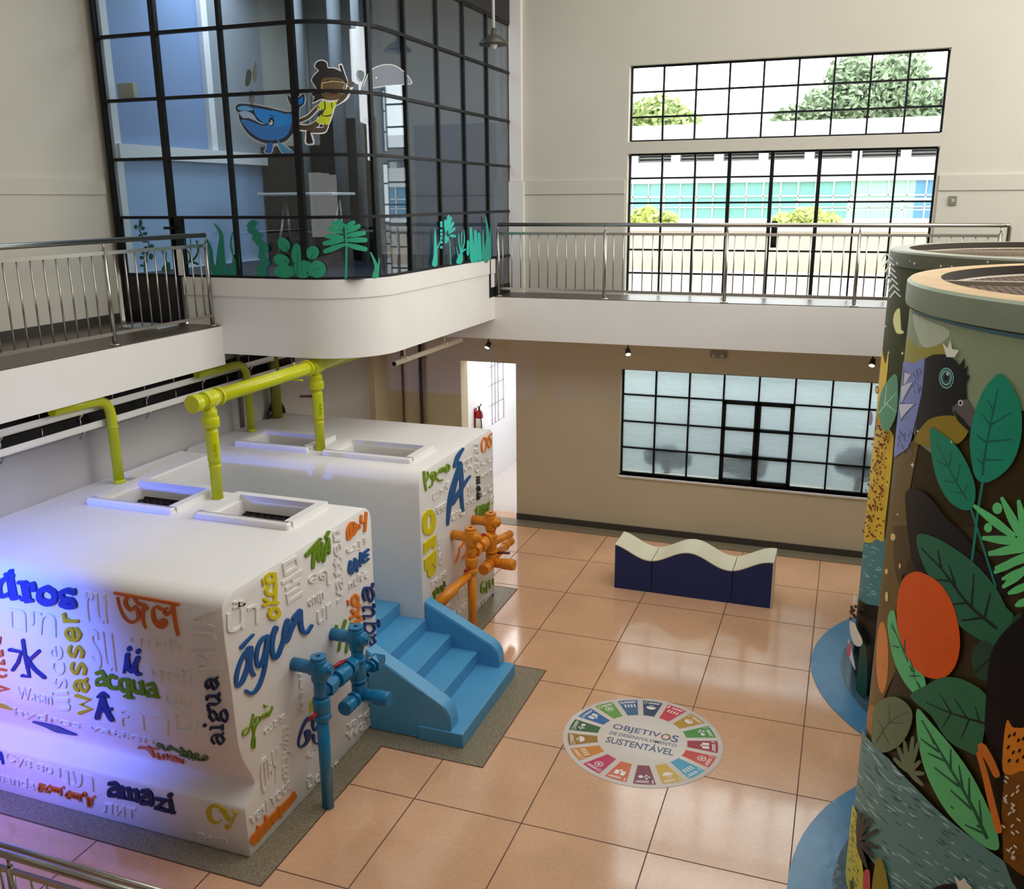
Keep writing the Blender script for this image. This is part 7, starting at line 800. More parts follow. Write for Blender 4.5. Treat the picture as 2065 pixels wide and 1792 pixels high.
hp = thing('header_pipe', 'thick bright yellow overhead pipe with two legs landing on both tanks', 'pipe', (-2.42, 1.6, 2.285))
X = -2.42
mb = MB(); mb.tube([(X, .48, 3.28), (X, 4.6, 3.28)], .072, 20)
for y, l, r in ((.52, .10, .088), (.72, .17, .088), (.86, .03, .093), (2.62, .2, .09), (2.45, .03, .093)): collar(mb, (X, y, 3.28), 'y', r, l)
mb.build('main_pipe', pipe_yellow_m, hp)
for y in (.72, 2.63):
    mb = MB(); mb.tube([(X, y, 2.283), (X, y, 3.25)], .055, 18); collar(mb, (X, y, 3.06), 'z', .084, .10); collar(mb, (X, y, 3.14), 'z', .07, .08); collar(mb, (X, y, 2.82), 'z', .062, .34); collar(mb, (X, y, 2.62), 'z', .059, .03)
    for z in (2.74, 2.79, 2.84): mb.tube([(X+.06, y-.03, z), (X+.085, y-.045, z)], .012, 6)
    lg = mb.build('leg_pipe', pipe_yellow_m, hp)
    if y > 1: MB().tube([(X-.06, y, 2.92), (X-.20, y-.05, 2.92)], .016, 8).build('lever', mat('lever maroon', (96, 24, 24), .4), lg)
MB().tube([(X, 2.2, 3.2), (X, 2.2, 3.36), (X, 2.2, 3.39)], .012, 6).box(X-.09, X+.09, 2.18, 2.22, 3.19, 3.2).build('hanger', pipe_yellow_m, hp)
def elbow_pipe(label, x, y, z0, zt, xe, ye, m, r=.052):
    t = thing('drop_pipe', label, 'pipe', (x, y, z0))
    pts = [(x, y, z0), (x, y, zt-.22), (x, y-.015, zt-.12), (x, y-.06, zt-.05), (x, y-.13, zt-.012), (x, y-.25, zt)] + [(xe, ye, zt+.01)]
    MB().tube(pts, r, 16).build('pipe', m, t); mb = MB(); collar(mb, (x, y, z0+.6), 'z', r*1.08, .03); collar(mb, (x, y, z0+.02), 'z', r*1.15, .04); mb.build('collar', m, t)
elbow_pipe('yellow bent pipe landing on the rear left corner of the nearest tank', -3.73, .83, 2.283, 3.19, -3.735, .1, pipe_yellow_m)
elbow_pipe('olive yellow bent pipe landing on the rear left corner of the tank behind', -3.73, 3.13, 2.283, 3.17, -3.735, 2.2, mat('pipe olive yellow', (172, 176, 20), .35), .048)
mb = MB(); mb.tube([(-3.86, 3.9, 2.286), (-3.86, 3.9, 3.38)], .072, 16)
tag(mb.build('standpipe', pipe_olive_m), 'dark olive upright pipe behind the far tank by the wall', 'pipe')
wl = thing('handwheel', 'black valve handwheel half hidden behind the far tank', 'wheel', (-3.93, 3.98, 2.2))
bm0 = MB()
ring = [(-3.93 + .0, 3.98+.19*math.cos(a), 2.275+.19*math.sin(a)) for a in [2*PI*k/28 for k in range(29)]]
bm0.tube(ring, .022, 8, False).build('rim', dark_m, wl)
mb = MB()
for k in range(4): a = PI/4+PI/2*k; mb.tube([(-3.93, 3.98, 2.275), (-3.93, 3.98+.185*math.cos(a), 2.275+.185*math.sin(a))], .012, 6)
mb.tube([(-3.995, 3.98, 2.275), (-3.92, 3.98, 2.275)], .03, 10).build('spokes', dark_m, wl)
for i, (x, lab) in enumerate(((-3.59, 'thin brown pipe left of the pair on the wall beside the doorway'), (-3.26, 'thick dark pipe on the wall beside the doorway'), (-3.19, 'thin light pipe right beside the thick dark one on the wall'))):
    mb = MB(); mb.tube([(x, YB-.04, .004), (x, YB-.04, 3.38)], (.02, .026, .016)[i], 10)
    for z in (1.2, 2.6): mb.box(x-.03, x+.03, YB-.03, YB, z, z+.03)
    tag(mb.build('wall_pipe', (mat('pipe brown', (92, 70, 48), .5), mat('pipe dark', (56, 44, 34), .5), mat('pipe sand', (150, 130, 100), .5))[i]), lab, 'pipe')
mb = MB(); mb.tube([(-3.97, 3.30, 2.29), (-3.97, 3.30, 3.38)], .024, 10); tag(mb.build('wall_pipe', mat('pipe grey', (120, 110, 100), .5)), 'thin grey pipe on the left wall beside the olive pipe', 'pipe')

# cable trays under the left balcony
def tray(label, z, xf, y1):
    t = thing('cable_tray', label, 'tray', (xf, 0, z))
    MB().bbox(xf-.012, xf, -6.0, y1, z-.03, z+.03, .004).box(xf-.012, xf+.015, -6, y1, z-.034, z-.03).build('side_rail', white_m, t)
    MB().box(-3.985, xf-.012, -6.0, y1, z-.034, z-.026).build('tray_floor', dark_m, t)
    MB().box(-3.998, -3.985, -6.0, y1, z-.03, z+.08).build('back_rail', mat('dark tray back', (24, 22, 24), .6), t)
    k = 0; y = -.9
    while y < y1-.2:
        mb = MB(); mb.tube([(xf-.02, y, z-.03), (xf-.02, y, z+.11)], .006, 6)
        if k % 2: mb.box(-3.998, xf+.02, y-.015, y+.015, z-.05, z-.034).tube([(xf+.015, y, z-.045), (xf-.05, y, z-.11)], .01, 6)
        mb.build('hanger', steel_m, t); y += .47; k += 1
tray('white edged cable tray nearest the wall foot, under the left balcony', 2.935, -3.80, 4.6)
tray('white edged cable tray directly under the left balcony slab', 3.11, -3.81, 4.2)
cd = thing('conduit', 'cream pipe rail hanging under the glazed room beside the doorway', 'pipe', (-2.2, 5.2, 3.06))
MB().tube([(-2.2, 4.15, 3.06), (-2.2, 6.35, 3.06)], .035, 12).build('rail', mat('cream enamel', (206, 194, 170), .45), cd)
MB().box(-2.215, -2.185, 4.148, 4.15, 3.045, 3.075).tube([(-2.2, 4.148, 3.06), (-2.2, 4.152, 3.06)], .03, 12).build('open_end', dark_m, cd)
for y in (4.46, 5.75): MB().tube([(-2.2, y, 3.06), (-2.2, y, 3.39)], .014, 8).bbox(-2.245, -2.155, y-.03, y+.03, 3.05, 3.11, .006).build('hanger', mat('cream enamel', (206, 194, 170), .45), cd)

# ------------------------------------------------------------------ railings
def railing(name, label, a, b, posts, z, spacing, top=1.03, mid=.905, low=.115):
    """a, b: ends (x,y); posts: distances along"""
    a, b = Vector((*a, 0)), Vector((*b, 0)); d = (b-a); L = d.length; d.normalize()
    root = thing(name, label, 'railing', ((a.x+b.x)/2, (a.y+b.y)/2, z))
    def P(s, h): q = a+d*s; return (q.x, q.y, z+h)
    MB().tube([P(0, top), P(L, top)], .026, 14).build('top_rail', steel_m, root)
    n = Vector((-d.y, d.x, 0))
    def flat(h, hh):
        mb = MB()
        ps = [0]+[p for p in posts if 0 < p < L]+[L]
        for s0, s1 in zip(ps, ps[1:]):
            v = []
            for s in (s0+.02, s1-.02):
                for u, w in ((-.012,-hh),(.012,-hh),(.012,hh),(-.012,hh)):
                    q = Vector(P(s, h+w))+n*u; v.append(mb.bm.verts.new(q))
            for q in ((0,1,5,4),(1,2,6,5),(2,3,7,6),(3,0,4,7),(4,5,6,7),(3,2,1,0)): mb.face([v[k] for k in q])
        return mb
    flat(mid, .018).build('mid_rail', steel_m, root); flat(low, .016).build('bottom_rail', steel_m, root)
    for s in posts:
        mb = MB(); mb.tube([P(s, 0), P(s, mid+.03)], .024, 12).tube([P(s, mid+.02), P(s, top-.02)], .011, 8).lathe(P(s, 0), [(.055, 0), (.055, .012), (.03, .02)], 16)
        mb.build('post', steel_m, root)
    s = spacing*.5
    proto = None
    while s < L:
        if all(abs(s-p) > .05 for p in posts):
            if proto is None:
                proto = MB().tube([P(s, low), P(s, mid)], .0085, 8).build('baluster', steel_m, root); s0 = s
            else:
                o = proto.copy(); COL.objects.link(o); o.location = d*(s-s0)
        s += spacing
    return root
rb = railing('railing', 'steel railing across the back balcony below the tall windows', (-1.62, 6.46), (4.96, 6.46), [.0, 1.60, 3.28, 4.94, 6.55], ZB, .138)
MB().tube([(4.94, 6.46, ZB+1.03), (5.0, 6.48, ZB+1.03), (5.03, 6.55, ZB+1.0), (5.035, 6.56, ZB)], .026, 12).lathe((5.035, 6.56, ZB), [(.055,0),(.055,.012),(.03,.02)], 16).build('return_post', steel_m, rb)
MB().tube([(-1.62, 6.50, ZB+.5), (-1.62, 6.50, ZB)], .012, 8).tube([(-1.645, 6.46, ZB+.5), (-1.645, 6.46, ZB)], .012, 8).build('return_post', steel_m, rb)
railing('railing', 'steel railing along the left balcony edge', (-3.62, -4.0), (-3.62, 2.42), [.35, 2.15, 4.88, 6.42], ZB, .145, top=1.02)
railing('railing', 'steel railing on the hall floor at the lower left corner', (-3.4, -2.75), (.6, -2.75), [.1, 1.84, 3.7], 0, .13, top=1.05, mid=.93)
tag(MB().tube([(-3.4, -2.67, 1.03), (.6, -2.67, 1.03)], .02, 12).build('handrail', steel_m), 'second slim handrail running behind the lower left railing', 'handrail')
tag(MB().bbox(-4.55, -4.0, 1.95, 2.30, ZB+.001, ZB+.02, .004).build('light_streak', mat('light streak pale grey', (176, 192, 196), .3)), 'pale slab standing for a streak of light on the balcony by the black door', 'light streak')  # thin pale slab put where a streak of light falls

# ------------------------------------------------------------------ wavy bench of three blocks
def wave(x): return .545 + .088*math.cos((x-1.56)*2*PI/1.04)
for xa, xb, lab in ((.572, 1.075, 'left end block of the wavy navy bench'), (1.078, 2.128, 'middle humped block of the wavy navy bench'), (2.131, 2.628, 'right end block of the wavy navy bench')):
    r = thing('bench_block', lab, 'bench', ((xa+xb)/2, 5.22, 0), 'wavy bench blocks in front of the frosted window')
    n = 26; xs = [xa+.003+(xb-xa-.006)*k/n for k in range(n+1)]
    mb = MB(); mb.prism([(xs[0], 0), (xs[-1], 0)] + [(x, wave(x)-.012) for x in xs[::-1]], 4.967, 5.48, 'y'); mb.build('body', navy_m, r, sharp=30)
    mb = MB(); mb.prism([(x, wave(x)-.012) for x in xs] + [(x, wave(x)) for x in xs[::-1]], 4.962, 5.486, 'y')
    if xb > 2.5: mb.box(xb-.006, xb+.004, 4.962, 5.486, 0, wave(xb))
    mb.build('seat_top', cream_m, r, sharp=30)

# ------------------------------------------------------------------ round floor sticker
FCX, FCY, FR = 1.70, 1.505, .775
fs = thing('floor_sticker', 'round floor sticker with a ring of coloured wedges around grey words', 'sticker', (FCX, FCY, 0))
sw = mat('floor sticker white', (226, 216, 206), .3)
MB().lathe((FCX, FCY, 0), [(FR, .0005), (FR-.003, .003), (0.0001, .003)], 72).build('disc', sw, fs)
WED = [(229,36,59),(211,160,41),(76,159,56),(180,24,44),(232,58,38),(64,178,214),(236,188,28),(140,26,66),(236,108,44),(216,16,100),(236,150,44),(180,134,50),(60,112,62),(28,112,186),(98,172,50),(10,94,150),(24,52,94)]
wm = mat('floor sticker icon', (236, 230, 224), .3)
def ring_pt(r, a): return (FCX + r*math.cos(a), FCY + r*math.sin(a))
A0 = math.radians(72)   # centre angle of the first wedge
for k, c in enumerate(WED):
    c = tuple(v*.9 for v in c)
    ac = A0 - 2*PI*k/17; hw = 2*PI/17*.42
    b2 = bmesh.new(); n = 6; ri, ro = .435, .725
    o = [ring_pt(ro, ac-hw*.93+2*hw*.93*q/n) for q in range(n+1)] + [ring_pt(ri, ac+hw*.80-2*hw*.80*q/n) for q in range(n+1)]
    f = b2.faces.new([b2.verts.new((*p, 0)) for p in o]); bmesh.ops.triangulate(b2, faces=[f])
    bm = bmesh.new(); flat_to_surface(b2, 'F', None, .0038, bm, 0); b2.free(); bmesh.ops.recalc_face_normals(bm, faces=bm.faces)
    me = bpy.data.meshes.new('wedge'); bm.to_mesh(me); bm.free(); me.materials.append(mat('sticker wedge %d' % (k+1), c, .3))
    w = bpy.data.objects.new('wedge', me); COL.objects.link(w); w.parent = fs; w.matrix_parent_inverse = Matrix.Translation(-wloc(fs))
    er = Vector((math.cos(ac), math.sin(ac))); et = Vector((math.sin(ac), -math.cos(ac)))
    def q2(r, t): p = Vector((FCX, FCY)) + er*r + et*t; return (p.x, p.y)
    word('wedge_number', str(k+1), 'F', (q2(.655, -.085), q2(.655, -.085+.018*len(str(k+1))), q2(.705, -.085)), w, wm, 0, .01, off=.0045)
    mb = MB().use(wm)
    def bar(r0, r1, t0, t1): mb.face([mb.bm.verts.new((*q2(r, t), .0045)) for r, t in ((r0,t0),(r0,t1),(r1,t1),(r1,t0))])
    bar(.688, .698, -.04, .085); bar(.67, .68, -.04, .07)
    def disc(r, t, rad, n=14): mb.face([mb.bm.verts.new((*q2(r+rad*math.cos(a), t+rad*math.sin(a)), .0045)) for a in [2*PI*i/n for i in range(n)]])
    kind = k % 5
    if kind == 0:
        for t in (-.05, -.018, .014, .046): bar(.585, .622, t, t+.016); disc(.632, t+.008, .009)
    elif kind == 1: mb.face([mb.bm.verts.new((*q2(.61+.05*math.cos(a)-.0, .05*math.sin(a)), .0045)) for a in [PI/2+PI*i/10 for i in range(11)]]); bar(.62, .626, -.03, .03); bar(.634, .64, -.02, .02)
    elif kind == 2: bar(.605, .622, -.055, .0); disc(.61, .03, .022); bar(.58, .65, -.03, -.012)
    elif kind == 3: bar(.575, .64, -.05, -.008); bar(.575, .64, .008, .05); disc(.565, 0, .012)
    else:
        for i in range(10):
            a, b = 2*PI*i/10, 2*PI*(i+.6)/10
            mb.face([mb.bm.verts.new((*q2(.612+r*math.cos(t), r*math.sin(t)), .0045)) for r, t in ((.028,a),(.028,b),(.045,b),(.045,a))])
        disc(.612, 0, .016)
    mb.build('wedge_icon', None, w)
ink = mat('floor sticker ink', (72, 92, 130), .35)
# the words lie along the joint direction, slightly turned
ta = math.radians(-1.0); tx, ty = Vector((math.cos(ta), math.sin(ta))), Vector((-math.sin(ta), math.cos(ta)))
def tq(x0, x1, y0, y1):
    f = lambda x, y: tuple(Vector((FCX, FCY))+tx*x+ty*y)
    return (f(x0, y0), f(x1, y0), f(x0, y1))
word('lettering', 'OBJETIV', 'F', tq(-.325, .155, .055, .175), fs, ink, 0, .012, off=.0045); word('lettering', 'S', 'F', tq(.265, .335, .055, .175), fs, ink, 0, .012, off=.0045)
word('lettering', 'DE DESENVOLVIMENTO', 'F', tq(-.325, .335, -.025, .03), fs, ink, 0, .006, off=.0045)
word('lettering', 'SUSTENTÁVEL', 'F', tq(-.325, .335, -.175, -.045), fs, ink, 0, .014, off=.0045)
mb = MB(); cO = Vector((FCX, FCY))+tx*.21+ty*.115
for i in range(17):
    mb.use(mat('sticker wedge %d' % (i+1), WED[i]))
    a, b = 2*PI*i/17, 2*PI*(i+.86)/17
    mb.face([mb.bm.verts.new((cO.x+r*.048*math.cos(t), cO.y+r*.06*math.sin(t), .0045)) for r, t in ((.62,a),(.62,b),(1,b),(1,a))])
mb.build('colour_ring', None, fs)

# ------------------------------------------------------------------ painted water columns on the right
def column(name, label, sf, base_rgb, rim_rgb, top_rgb, zt, rim_h, hole):
    cx, cy, R, RR = CYL[sf]
    root = thing(name, label, 'tank', (cx, cy, 0))
    MB().lathe((cx, cy, 0), [(R, .02), (R, zt-rim_h+.01), (R-.2, zt-rim_h+.01), (R-.2, .03)], 128, 'z', False).build('body', mat('mural base '+sf, base_rgb, .55, var=.08, vscale=3, spec=.2), root, sharp=40)
    mb = MB(); mb.use(mat('mural rim '+sf, rim_rgb, .42, var=.04)); mb.lathe((cx, cy, 0), [(R-.05, zt-rim_h), (RR, zt-rim_h), (RR+.004, zt-rim_h+.02), (RR+.004, zt-.02), (RR-.012, zt-.004)], 128, 'z', False)
    mb.build('rim', None, root, sharp=40)
    mb = MB().use(mat('mural top '+sf, top_rgb, .5, var=.12, vscale=5)); n = 128
    ring = lambda r, z: [mb.bm.verts.new((cx+r*math.cos(2*PI*k/n), cy+r*math.sin(2*PI*k/n), z)) for k in range(n)]
    A, B, C, D = ring(RR-.012, zt-.004), ring(RR-.03, zt), ring(hole, zt), ring(hole, zt-.5)
    for P, Q in ((A, B), (B, C)):
        for k in range(n): mb.face([P[k], P[(k+1)%n], Q[(k+1)%n], Q[k]], True)
    mb.use(mat('column inside', (52, 40, 30), .7))
    for k in range(n): mb.face([C[k], C[(k+1)%n], D[(k+1)%n], D[k]], True)
    mb.face(D); mb.build('top_ring', None, root, sharp=40)
    mb = MB(); zg = zt-.075
    x = -hole+.06
    while x < hole:
        hh = math.sqrt(max(hole*hole-x*x, 0)); s = math.sqrt(.5)
        for q in (1, -1):
            p0 = (cx+(x*s-q*hh*s), cy+q*(x*s)+hh*s, zg); p1 = (cx+(x*s+q*hh*s), cy+q*(x*s)-hh*s, zg); mb.tube([p0, p1], .007, 4, False)
        x += .07
    mb.build('grating', rust_m, root)
    mb = MB(); rr = hole-.02
    mb.tube([(cx+rr*math.cos(2*PI*k/48), cy+rr*math.sin(2*PI*k/48), zg) for k in range(49)], .016, 6, False)
    for y in (-.5, .45): mb.box(cx-math.sqrt(hole**2-y*y), cx+math.sqrt(hole**2-y*y), cy+y-.03, cy+y+.03, zg-.02, zg+.03)
    mb.build('grating_frame', mat('pale grating frame', (170, 160, 140), .5), root)
    return root
col1 = column('painted_water_tank', 'large round tank at the right with a black bird and orange sun mural', 'C1', (62, 50, 16), (142, 156, 130), (196, 164, 116), 4.605, .155, 1.80)
col2 = column('painted_water_tank', 'round tank behind with a yellow spotted jaguar and starry mural', 'C2', (74, 78, 46), (96, 100, 78), (150, 152, 138), 4.60, .15, 1.62)
for rec in SHAPES:
    if rec[0] == 'C1': build_shape(rec, col1)
    elif rec[0] == 'C2': build_shape(rec, col2)
def pool(label, cx, cy, r):
    t = thing('painted_pool', label, 'pool', (cx, cy, 0))
    def disc(rad, z, wob, seed):
        rnd = random.Random(seed); ph = [rnd.uniform(0, 6.3) for _ in range(3)]
        return [(cx+(rad+wob*(math.sin(2*a+ph[0])+.6*math.sin(3*a+ph[1])))*math.cos(a), cy+(rad+wob*(math.sin(2*a+ph[0])+.6*math.sin(3*a+ph[1])))*math.sin(a)) for a in [2*PI*k/96 for k in range(96)]]
    mb = MB(); zt = .012 if cy < 1 else .009; mb.prism(disc(r, 0, .01, 1), .0005, zt, 'z'); mb.build('outer_ring', mat('pool paint blue', (74, 132, 172), .22, var=.12, vscale=3, bump=.15, bscale=7), t)
    mb = MB(); mb.prism(disc(r-.30, 0, .05, 2), .001, zt+.004, 'z'); mb.build('inner_pool', mat('pool paint dark', (62, 92, 106), .16, var=.2, vscale=2.5, bump=.25, bscale=6), t)
pool('blue painted pool round the foot of the nearest painted tank', 5.58, -.05, 2.40)
pool('blue painted pool round the foot of the jaguar tank', 5.40, 3.72, 2.21)

# ------------------------------------------------------------------ small fittings
def spot_lamp(label, x, y, z, on, tgt):
    t = thing('spotlight', label, 'lamp', (x, y, z+.16), 'small spotlights under the back balcony')
    d = (Vector(tgt)-Vector((x, y, z))).normalized(); c = Vector((x, y, z))
    MB().lathe((x, y, 3.075), [(.035, 0), (.035, .015)], 16).tube([(x, y, 3.08), (x, y, z+.02)], .009, 8).build('bracket', black_m, t)
    MB().tube([c-d*.05, c-d*.045, c+d*.05], [.02, .034, .042], 16).build('lamp_head', mat('spot body', (52, 46, 40), .4), t)
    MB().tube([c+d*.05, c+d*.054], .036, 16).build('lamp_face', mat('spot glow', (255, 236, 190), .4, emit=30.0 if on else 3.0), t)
    if on: spot('spotlight_beam', c+d*.07, Vector(tgt), 8, (1, .86, .6), 80, .7, .03)
spot_lamp('small spotlight tilted down above the doorway', -1.86, 6.62, 2.96, False, (-2.2, 5.6, 1.6))
spot_lamp('brightly lit small spotlight left of the frosted window', .30, 6.66, 2.955, True, (.6, 5.9, 2.0))
spot_lamp('small spotlight mostly hidden by the jaguar tank', 3.62, 6.7, 2.96, False, (3.4, 5.6, 1.6))
em = thing('emergency_light', 'grey twin emergency light on the wall over the frosted window', 'lamp', (1.535, YB, 2.83))
em_m = mat('emergency grey', (150, 142, 126), .5)
MB().bbox(1.42, 1.65, YB-.06, YB, 2.845, 2.945, .008).build('case', em_m, em)
for x in (1.475, 1.595): MB().tube([(x, YB-.06, 2.885), (x, YB-.085, 2.88)], .026, 14).build('lamp_head', mat('emergency lens', (196, 190, 172), .3), em)
pl = thing('switch_plate', 'small grey switch plate on the upper wall right of the tall windows', 'switch', (4.41, YB-.03, 5.04))
MB().bbox(4.365, 4.46, YB-.05, YB-.03, 4.985, 5.10, .004).build('plate', mat('plate grey', (128, 124, 112), .4), pl)
MB().bbox(4.395, 4.43, YB-.058, YB-.05, 5.02, 5.065, .003).build('rocker', mat('rocker grey', (176, 172, 160), .4), pl)
pd = thing('pendant_lamp', 'dark shaded pendant lamp hanging by the glazed room', 'lamp', (-1.02, 4.8, 6.9))
MB().tube([(-1.02, 4.8, 7.09), (-1.02, 4.8, 9.69)], .018, 10).build('stem', white_m, pd)
MB().lathe((-1.02, 4.8, 6.9), [(.178, .0), (.176, .018), (.12, .075), (.055, .11), (.03, .125), (.028, .185), (.0, .19)], 32).build('shade', mat('lamp shade dark', (58, 56, 46), .35), pd)
MB().lathe((-1.02, 4.8, 6.9), [(.174, .002), (.118, .068), (.05, .10), (.0, .11)], 32).build('shade_lining', mat('lamp lining', (226, 222, 210), .4), pd)
MB().ball((-1.02, 4.8, 6.905), .045, 1, 1, 1.2).build('bulb', mat('bulb glass', (240, 238, 230), .2), pd)
# corridor behind the doorway
cw = mat('corridor white', (240, 240, 242), .6)
mb = MB(); holes_wall(mb, (YB+.28, 13.0), (0, 3.4), [(8.95, 9.80, 1.04, 2.75)], lambda a,b,c,d: mb.box(-3.0, -2.79, a, b, c, d))
struct('wall_corridor_left', mb, cw)
struct('wall_corridor_right', MB().box(-1.3, -1.1, YB+.28, 13.0, 0, 3.4), cw)
struct('wall_corridor_end', MB().box(-3.0, -1.1, 13.0, 13.2, 0, 3.4), cw)
struct('ceiling_corridor', MB().box(-3.0, -1.1, YB+.28, 13.2, 3.4, 3.5), cw)
struct('floor_corridor', MB().box(-3.0, -1.1, YB+.3, 13.2, -.2, .0), mat('corridor floor', (216, 206, 200), .15))
mb = MB()
gm = mat('grille grey', (150, 150, 160), .5)
for y in (8.95, 9.2, 9.36, 9.52, 9.8): mb.box(-2.83, -2.80, y-.008, y+.008, 1.04, 2.75)
for z in (1.04, 1.42, 1.80, 2.14, 2.4, 2.75): mb.box(-2.83, -2.80, 8.95, 9.8, z-.008, z+.008)
struct('window_5', mb, gm)
fe = thing('fire_extinguisher', 'red and white fire extinguisher on the corridor wall beyond the doorway', 'extinguisher', (-2.71, 8.30, 1.05))
MB().lathe((-2.71, 8.30, 0), [(.0, 1.05), (.06, 1.06), (.068, 1.09), (.068, 1.42), (.06, 1.47), (.035, 1.51), (.02, 1.52)], 24).build('cylinder', red_m, fe)
MB().lathe((-2.71, 8.30, 0), [(.0685, 1.12), (.0695, 1.12), (.0695, 1.38), (.0685, 1.38)], 24).build('label_wrap', white_m, fe)
MB().tube([(-2.71, 8.30, 1.51), (-2.71, 8.30, 1.57)], .018, 10).tube([(-2.71, 8.24, 1.60), (-2.71, 8.30, 1.57), (-2.69, 8.36, 1.62)], .01, 6).build('valve', black_m, fe)
MB().tube([(-2.72, 8.31, 1.56), (-2.66, 8.24, 1.5), (-2.64, 8.22, 1.3), (-2.64, 8.22, 1.15)], .01, 8).build('hose', black_m, fe)
MB().box(-2.79, -2.775, 8.24, 8.36, 1.1, 1.55).build('wall_bracket', red_m, fe)

# ------------------------------------------------------------------ outdoors
struct('ground_yard', MB().box(-40, 40, 9.0, 80, 3.2, 3.6), mat('yard concrete', (184, 178, 170), .8, var=.06, vscale=1))
struct('wall_court', MB().box(-1.0, 9.5, 8.95, 9.0, -.2, 3.6), mat('court wall white', (168, 178, 182), .8))
struct('floor_court', MB().box(-1.0, 9.5, YB+.28, 9.0, -.3, -.1), mat('court floor', (190, 194, 194), .8))
gw = thing('garden_wall', 'low cream boundary wall across the yard outside', 'wall', (2, 14, 3.6))
MB().box(-12, 16, 13.9, 14.1, 3.6, 4.42).build('panel', mat('garden wall cream', (196, 180, 164), .8, var=.05, vscale=1.5), gw)
MB().box(-12, 16, 13.86, 14.14, 4.42, 4.53).build('coping', mat('garden coping', (196, 192, 186), .8), gw)
YE = 25.0
bl = thing('office_building', 'long pale building with a turquoise glass front across the yard', 'building', (2, YE, 3.6))
ew = mat('building white', (200, 200, 202), .7)
MB().box(-14, 14, YE, YE+6, 3.6, 4.45).box(-14, 14, YE-.1, YE+6, 5.57, 6.24).build('wall', ew, bl)
MB().box(-14, 3.1, YE+.05, YE+.15, 4.45, 5.57).build('glass_band', mat('turquoise glazing', (100, 158, 148), .15, var=.12, vscale=.6), bl)  # turquoise lightened to put haze into the colour
MB().box(3.1, 4.9, YE+.05, YE+.15, 4.45, 5.57).build('glass_band', mat('mint glazing', (140, 186, 160), .3), bl)
MB().box(4.9, 14, YE+.05, YE+.15, 4.45, 5.57).build('glass_band', mat('blue glazing', (70, 130, 170), .2), bl)
mb = MB()
for k in range(52): mb.box(-13.9+k*.53, -13.86+k*.53, YE, YE+.05, 4.45, 5.57)
mb.box(-14, 14, YE, YE+.05, 5.12, 5.16).box(-14, 14, YE, YE+.05, 4.78, 4.81); mb.build('mullions', ew, bl)
mb = MB(); 
for k in range(4): mb.box(-14, 14, YE+.3, YE+.4, 6.26+k*.1, 6.31+k*.1)
mb.build('louvres', mat('louvre grey', (120, 118, 116), .6), bl)
mb = MB()
for k in range(20): mb.box(-13.8+k*1.4, -13.5+k*1.4, YE+.2, YE+.5, 6.24, 6.66)
MB().box(-14, 14, YE+.6, YE+.7, 6.24, 6.7).build('louvre_back', mat('louvre dark', (70, 70, 72), .7), bl)
mb.build('piers', ew, bl)
mb = MB(); mb.prism([(YE-.3, 6.66), (YE+6.3, 7.75), (YE+6.3, 7.85), (YE-.3, 6.76)], -14, 14, 'x'); mb.build('roof', mat('roof pale', (198, 198, 202), .7), bl)
tr = thing('terrace_railing', 'pale terrace railing before the mint green part of the building', 'railing', (4.0, 24.2, 3.6))
MB().box(1.5, 9, 24.15, 24.2, 4.98, 5.05).box(1.5, 9, 24.15, 24.2, 4.7, 4.73).build('rails', ew, tr)
for k in range(6): MB().box(1.5+k*1.5, 1.56+k*1.5, 24.15, 24.21, 3.6, 5.0).build('post', ew, tr)
leaf_mats = [mat('leaf dark', (132, 150, 118), .6, var=.2, vscale=2), mat('leaf mid', (150, 166, 104), .6, var=.2, vscale=2), mat('leaf lime', (178, 190, 100), .6, var=.2, vscale=2)]  # leaf tones paled so the outdoor haze is in the colour
trunk_m = mat('trunk brown', (92, 78, 62), .8)
def tree(name, label, cat, x, y, zb, blobs, n, size, mi, seed, group=None):
    rnd = random.Random(seed); t = thing(name, label, cat, (x, y, zb), group)
    z0 = min(b[2]-b[3]*.5 for b in blobs)
    mb = MB(); mb.tube([(x, y, zb), (x+.1, y, (zb+z0)/2), (x, y, z0+.3)], [.3*size*6, .24*size*6, .16*size*6], 10)
    for bx, by, bz, r in blobs: mb.tube([(x, y, z0+.1), ((x+bx)/2, (y+by)/2, (z0+bz)/2+.2), (bx, by, bz)], [.5*size, .4*size, .15*size], 6)
    mb.build('trunk', trunk_m, t)
    mb = MB(); mb.use(leaf_mats[mi]); 
    for k in range(n):
        bx, by, bz, r = rnd.choices(blobs, weights=[b[3]**2 for b in blobs])[0]
        v = Vector((rnd.gauss(0,1), rnd.gauss(0,1), rnd.gauss(0,1))).normalized()*r*(rnd.random()**.35)
        c = Vector((bx, by, bz)) + Vector((v.x, v.y, v.z*.75)); a = Vector((rnd.gauss(0,1), rnd.gauss(0,1), rnd.gauss(0,1))).normalized(); b = a.orthogonal().normalized(); s = size*rnd.uniform(.7, 1.5)
        mb.face([mb.bm.verts.new(c+p) for p in (a*s, b*s*.55, -a*s, -b*s*.55)])
    o = mb.build('crown', None, t)
TG = 'trees behind the building'
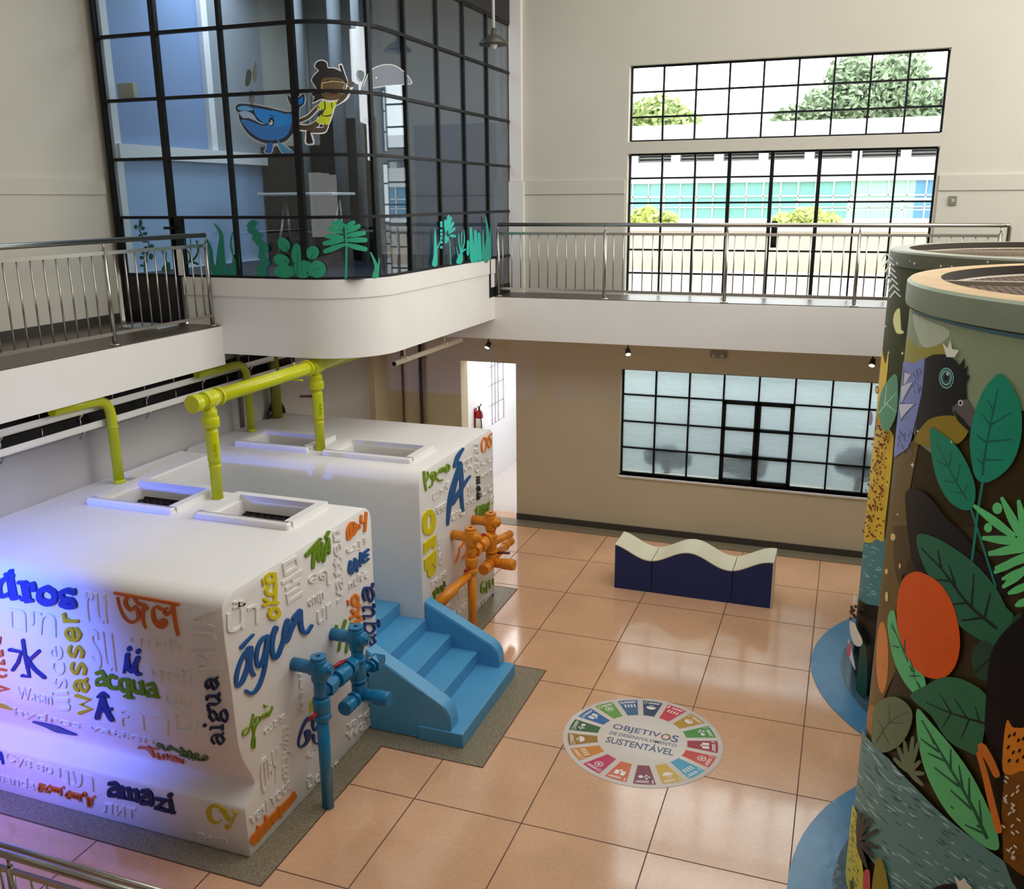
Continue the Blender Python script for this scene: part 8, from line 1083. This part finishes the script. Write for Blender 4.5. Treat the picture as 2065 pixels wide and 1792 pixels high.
tree('tree', 'big spreading tree behind the pale roof, right of centre', 'tree', 3.4, 40, 3.6, [(3.4,40,9.4,1.7),(1.6,40,8.8,1.4),(5.2,40,9.2,1.5),(2.6,40,10.3,1.2),(4.6,40,10.4,1.2),(0.2,40,8.4,1.0),(6.4,40,8.7,1.0)], 6500, .15, 0, 1, TG)
tree('tree', 'round tree with a lime green crown at the left of the top window', 'tree', -5.6, 38, 3.6, [(-5.6,38,8.6,1.4),(-4.6,38,8.3,1.0),(-6.6,38,8.5,1.2)], 2200, .17, 1, 2, TG)
tree('tree', 'dark tree cut off at the right edge of the top window', 'tree', 11.0, 40, 3.6, [(11,40,8.9,1.5),(12.2,40,9.4,1.5)], 1800, .18, 0, 3, TG)
tree('tree', 'low hazy tree row above the middle of the roof', 'tree', -1.4, 44, 3.6, [(-3,44,8.0,.8),(-1.6,44,7.9,.8),(-.2,44,7.9,.8),(1.2,44,7.9,.7)], 1800, .15, 0, 4, TG)
for i, (x, y, z, r, lab) in enumerate(((-1.75, 17.5, 4.62, .52, 'lime green shrub outside at the left of the tall windows'), (2.15, 17.5, 4.62, .5, 'lime green shrub outside behind the middle door'))):
    tree('shrub', lab, 'shrub', x, y, 3.6, [(x,y,z,r*.7),(x-.5,y,z-.1,r*.6),(x+.5,y,z-.1,r*.6)], 900, .09, 2, 9+i, 'shrubs in the yard')
for i, (x, y, z, r, sx, lab) in enumerate(((.74, 7.68, 1.10, .20, 1.8, 'dark bush blurred behind the left of the frosted window'), (1.95, 7.75, 1.06, .22, 1.3, 'faint bush blurred behind the middle of the frosted window'), (3.6, 7.7, 1.25, .26, 1.1, 'faint bush blurred behind the right of the frosted window'))):
    t = thing('bush', lab, 'shrub', (x, y, -.1), 'bushes behind the frosted window')
    mb = MB(); rnd = random.Random(i)
    for k in range(16): mb.ball((x+(k/7.5-1)*r*sx*.75, y+rnd.uniform(-1,1)*r*.4, z+rnd.uniform(-.5,.5)*r*(1.2-abs(k/7.5-1))), r*rnd.uniform(.5,.75), sub=2)
    mb.build('foliage', mat('bush dark', (10, 14, 12), .8), t); MB().tube([(x, y, -.1), (x, y, z)], .05, 8).build('stem', trunk_m, t)
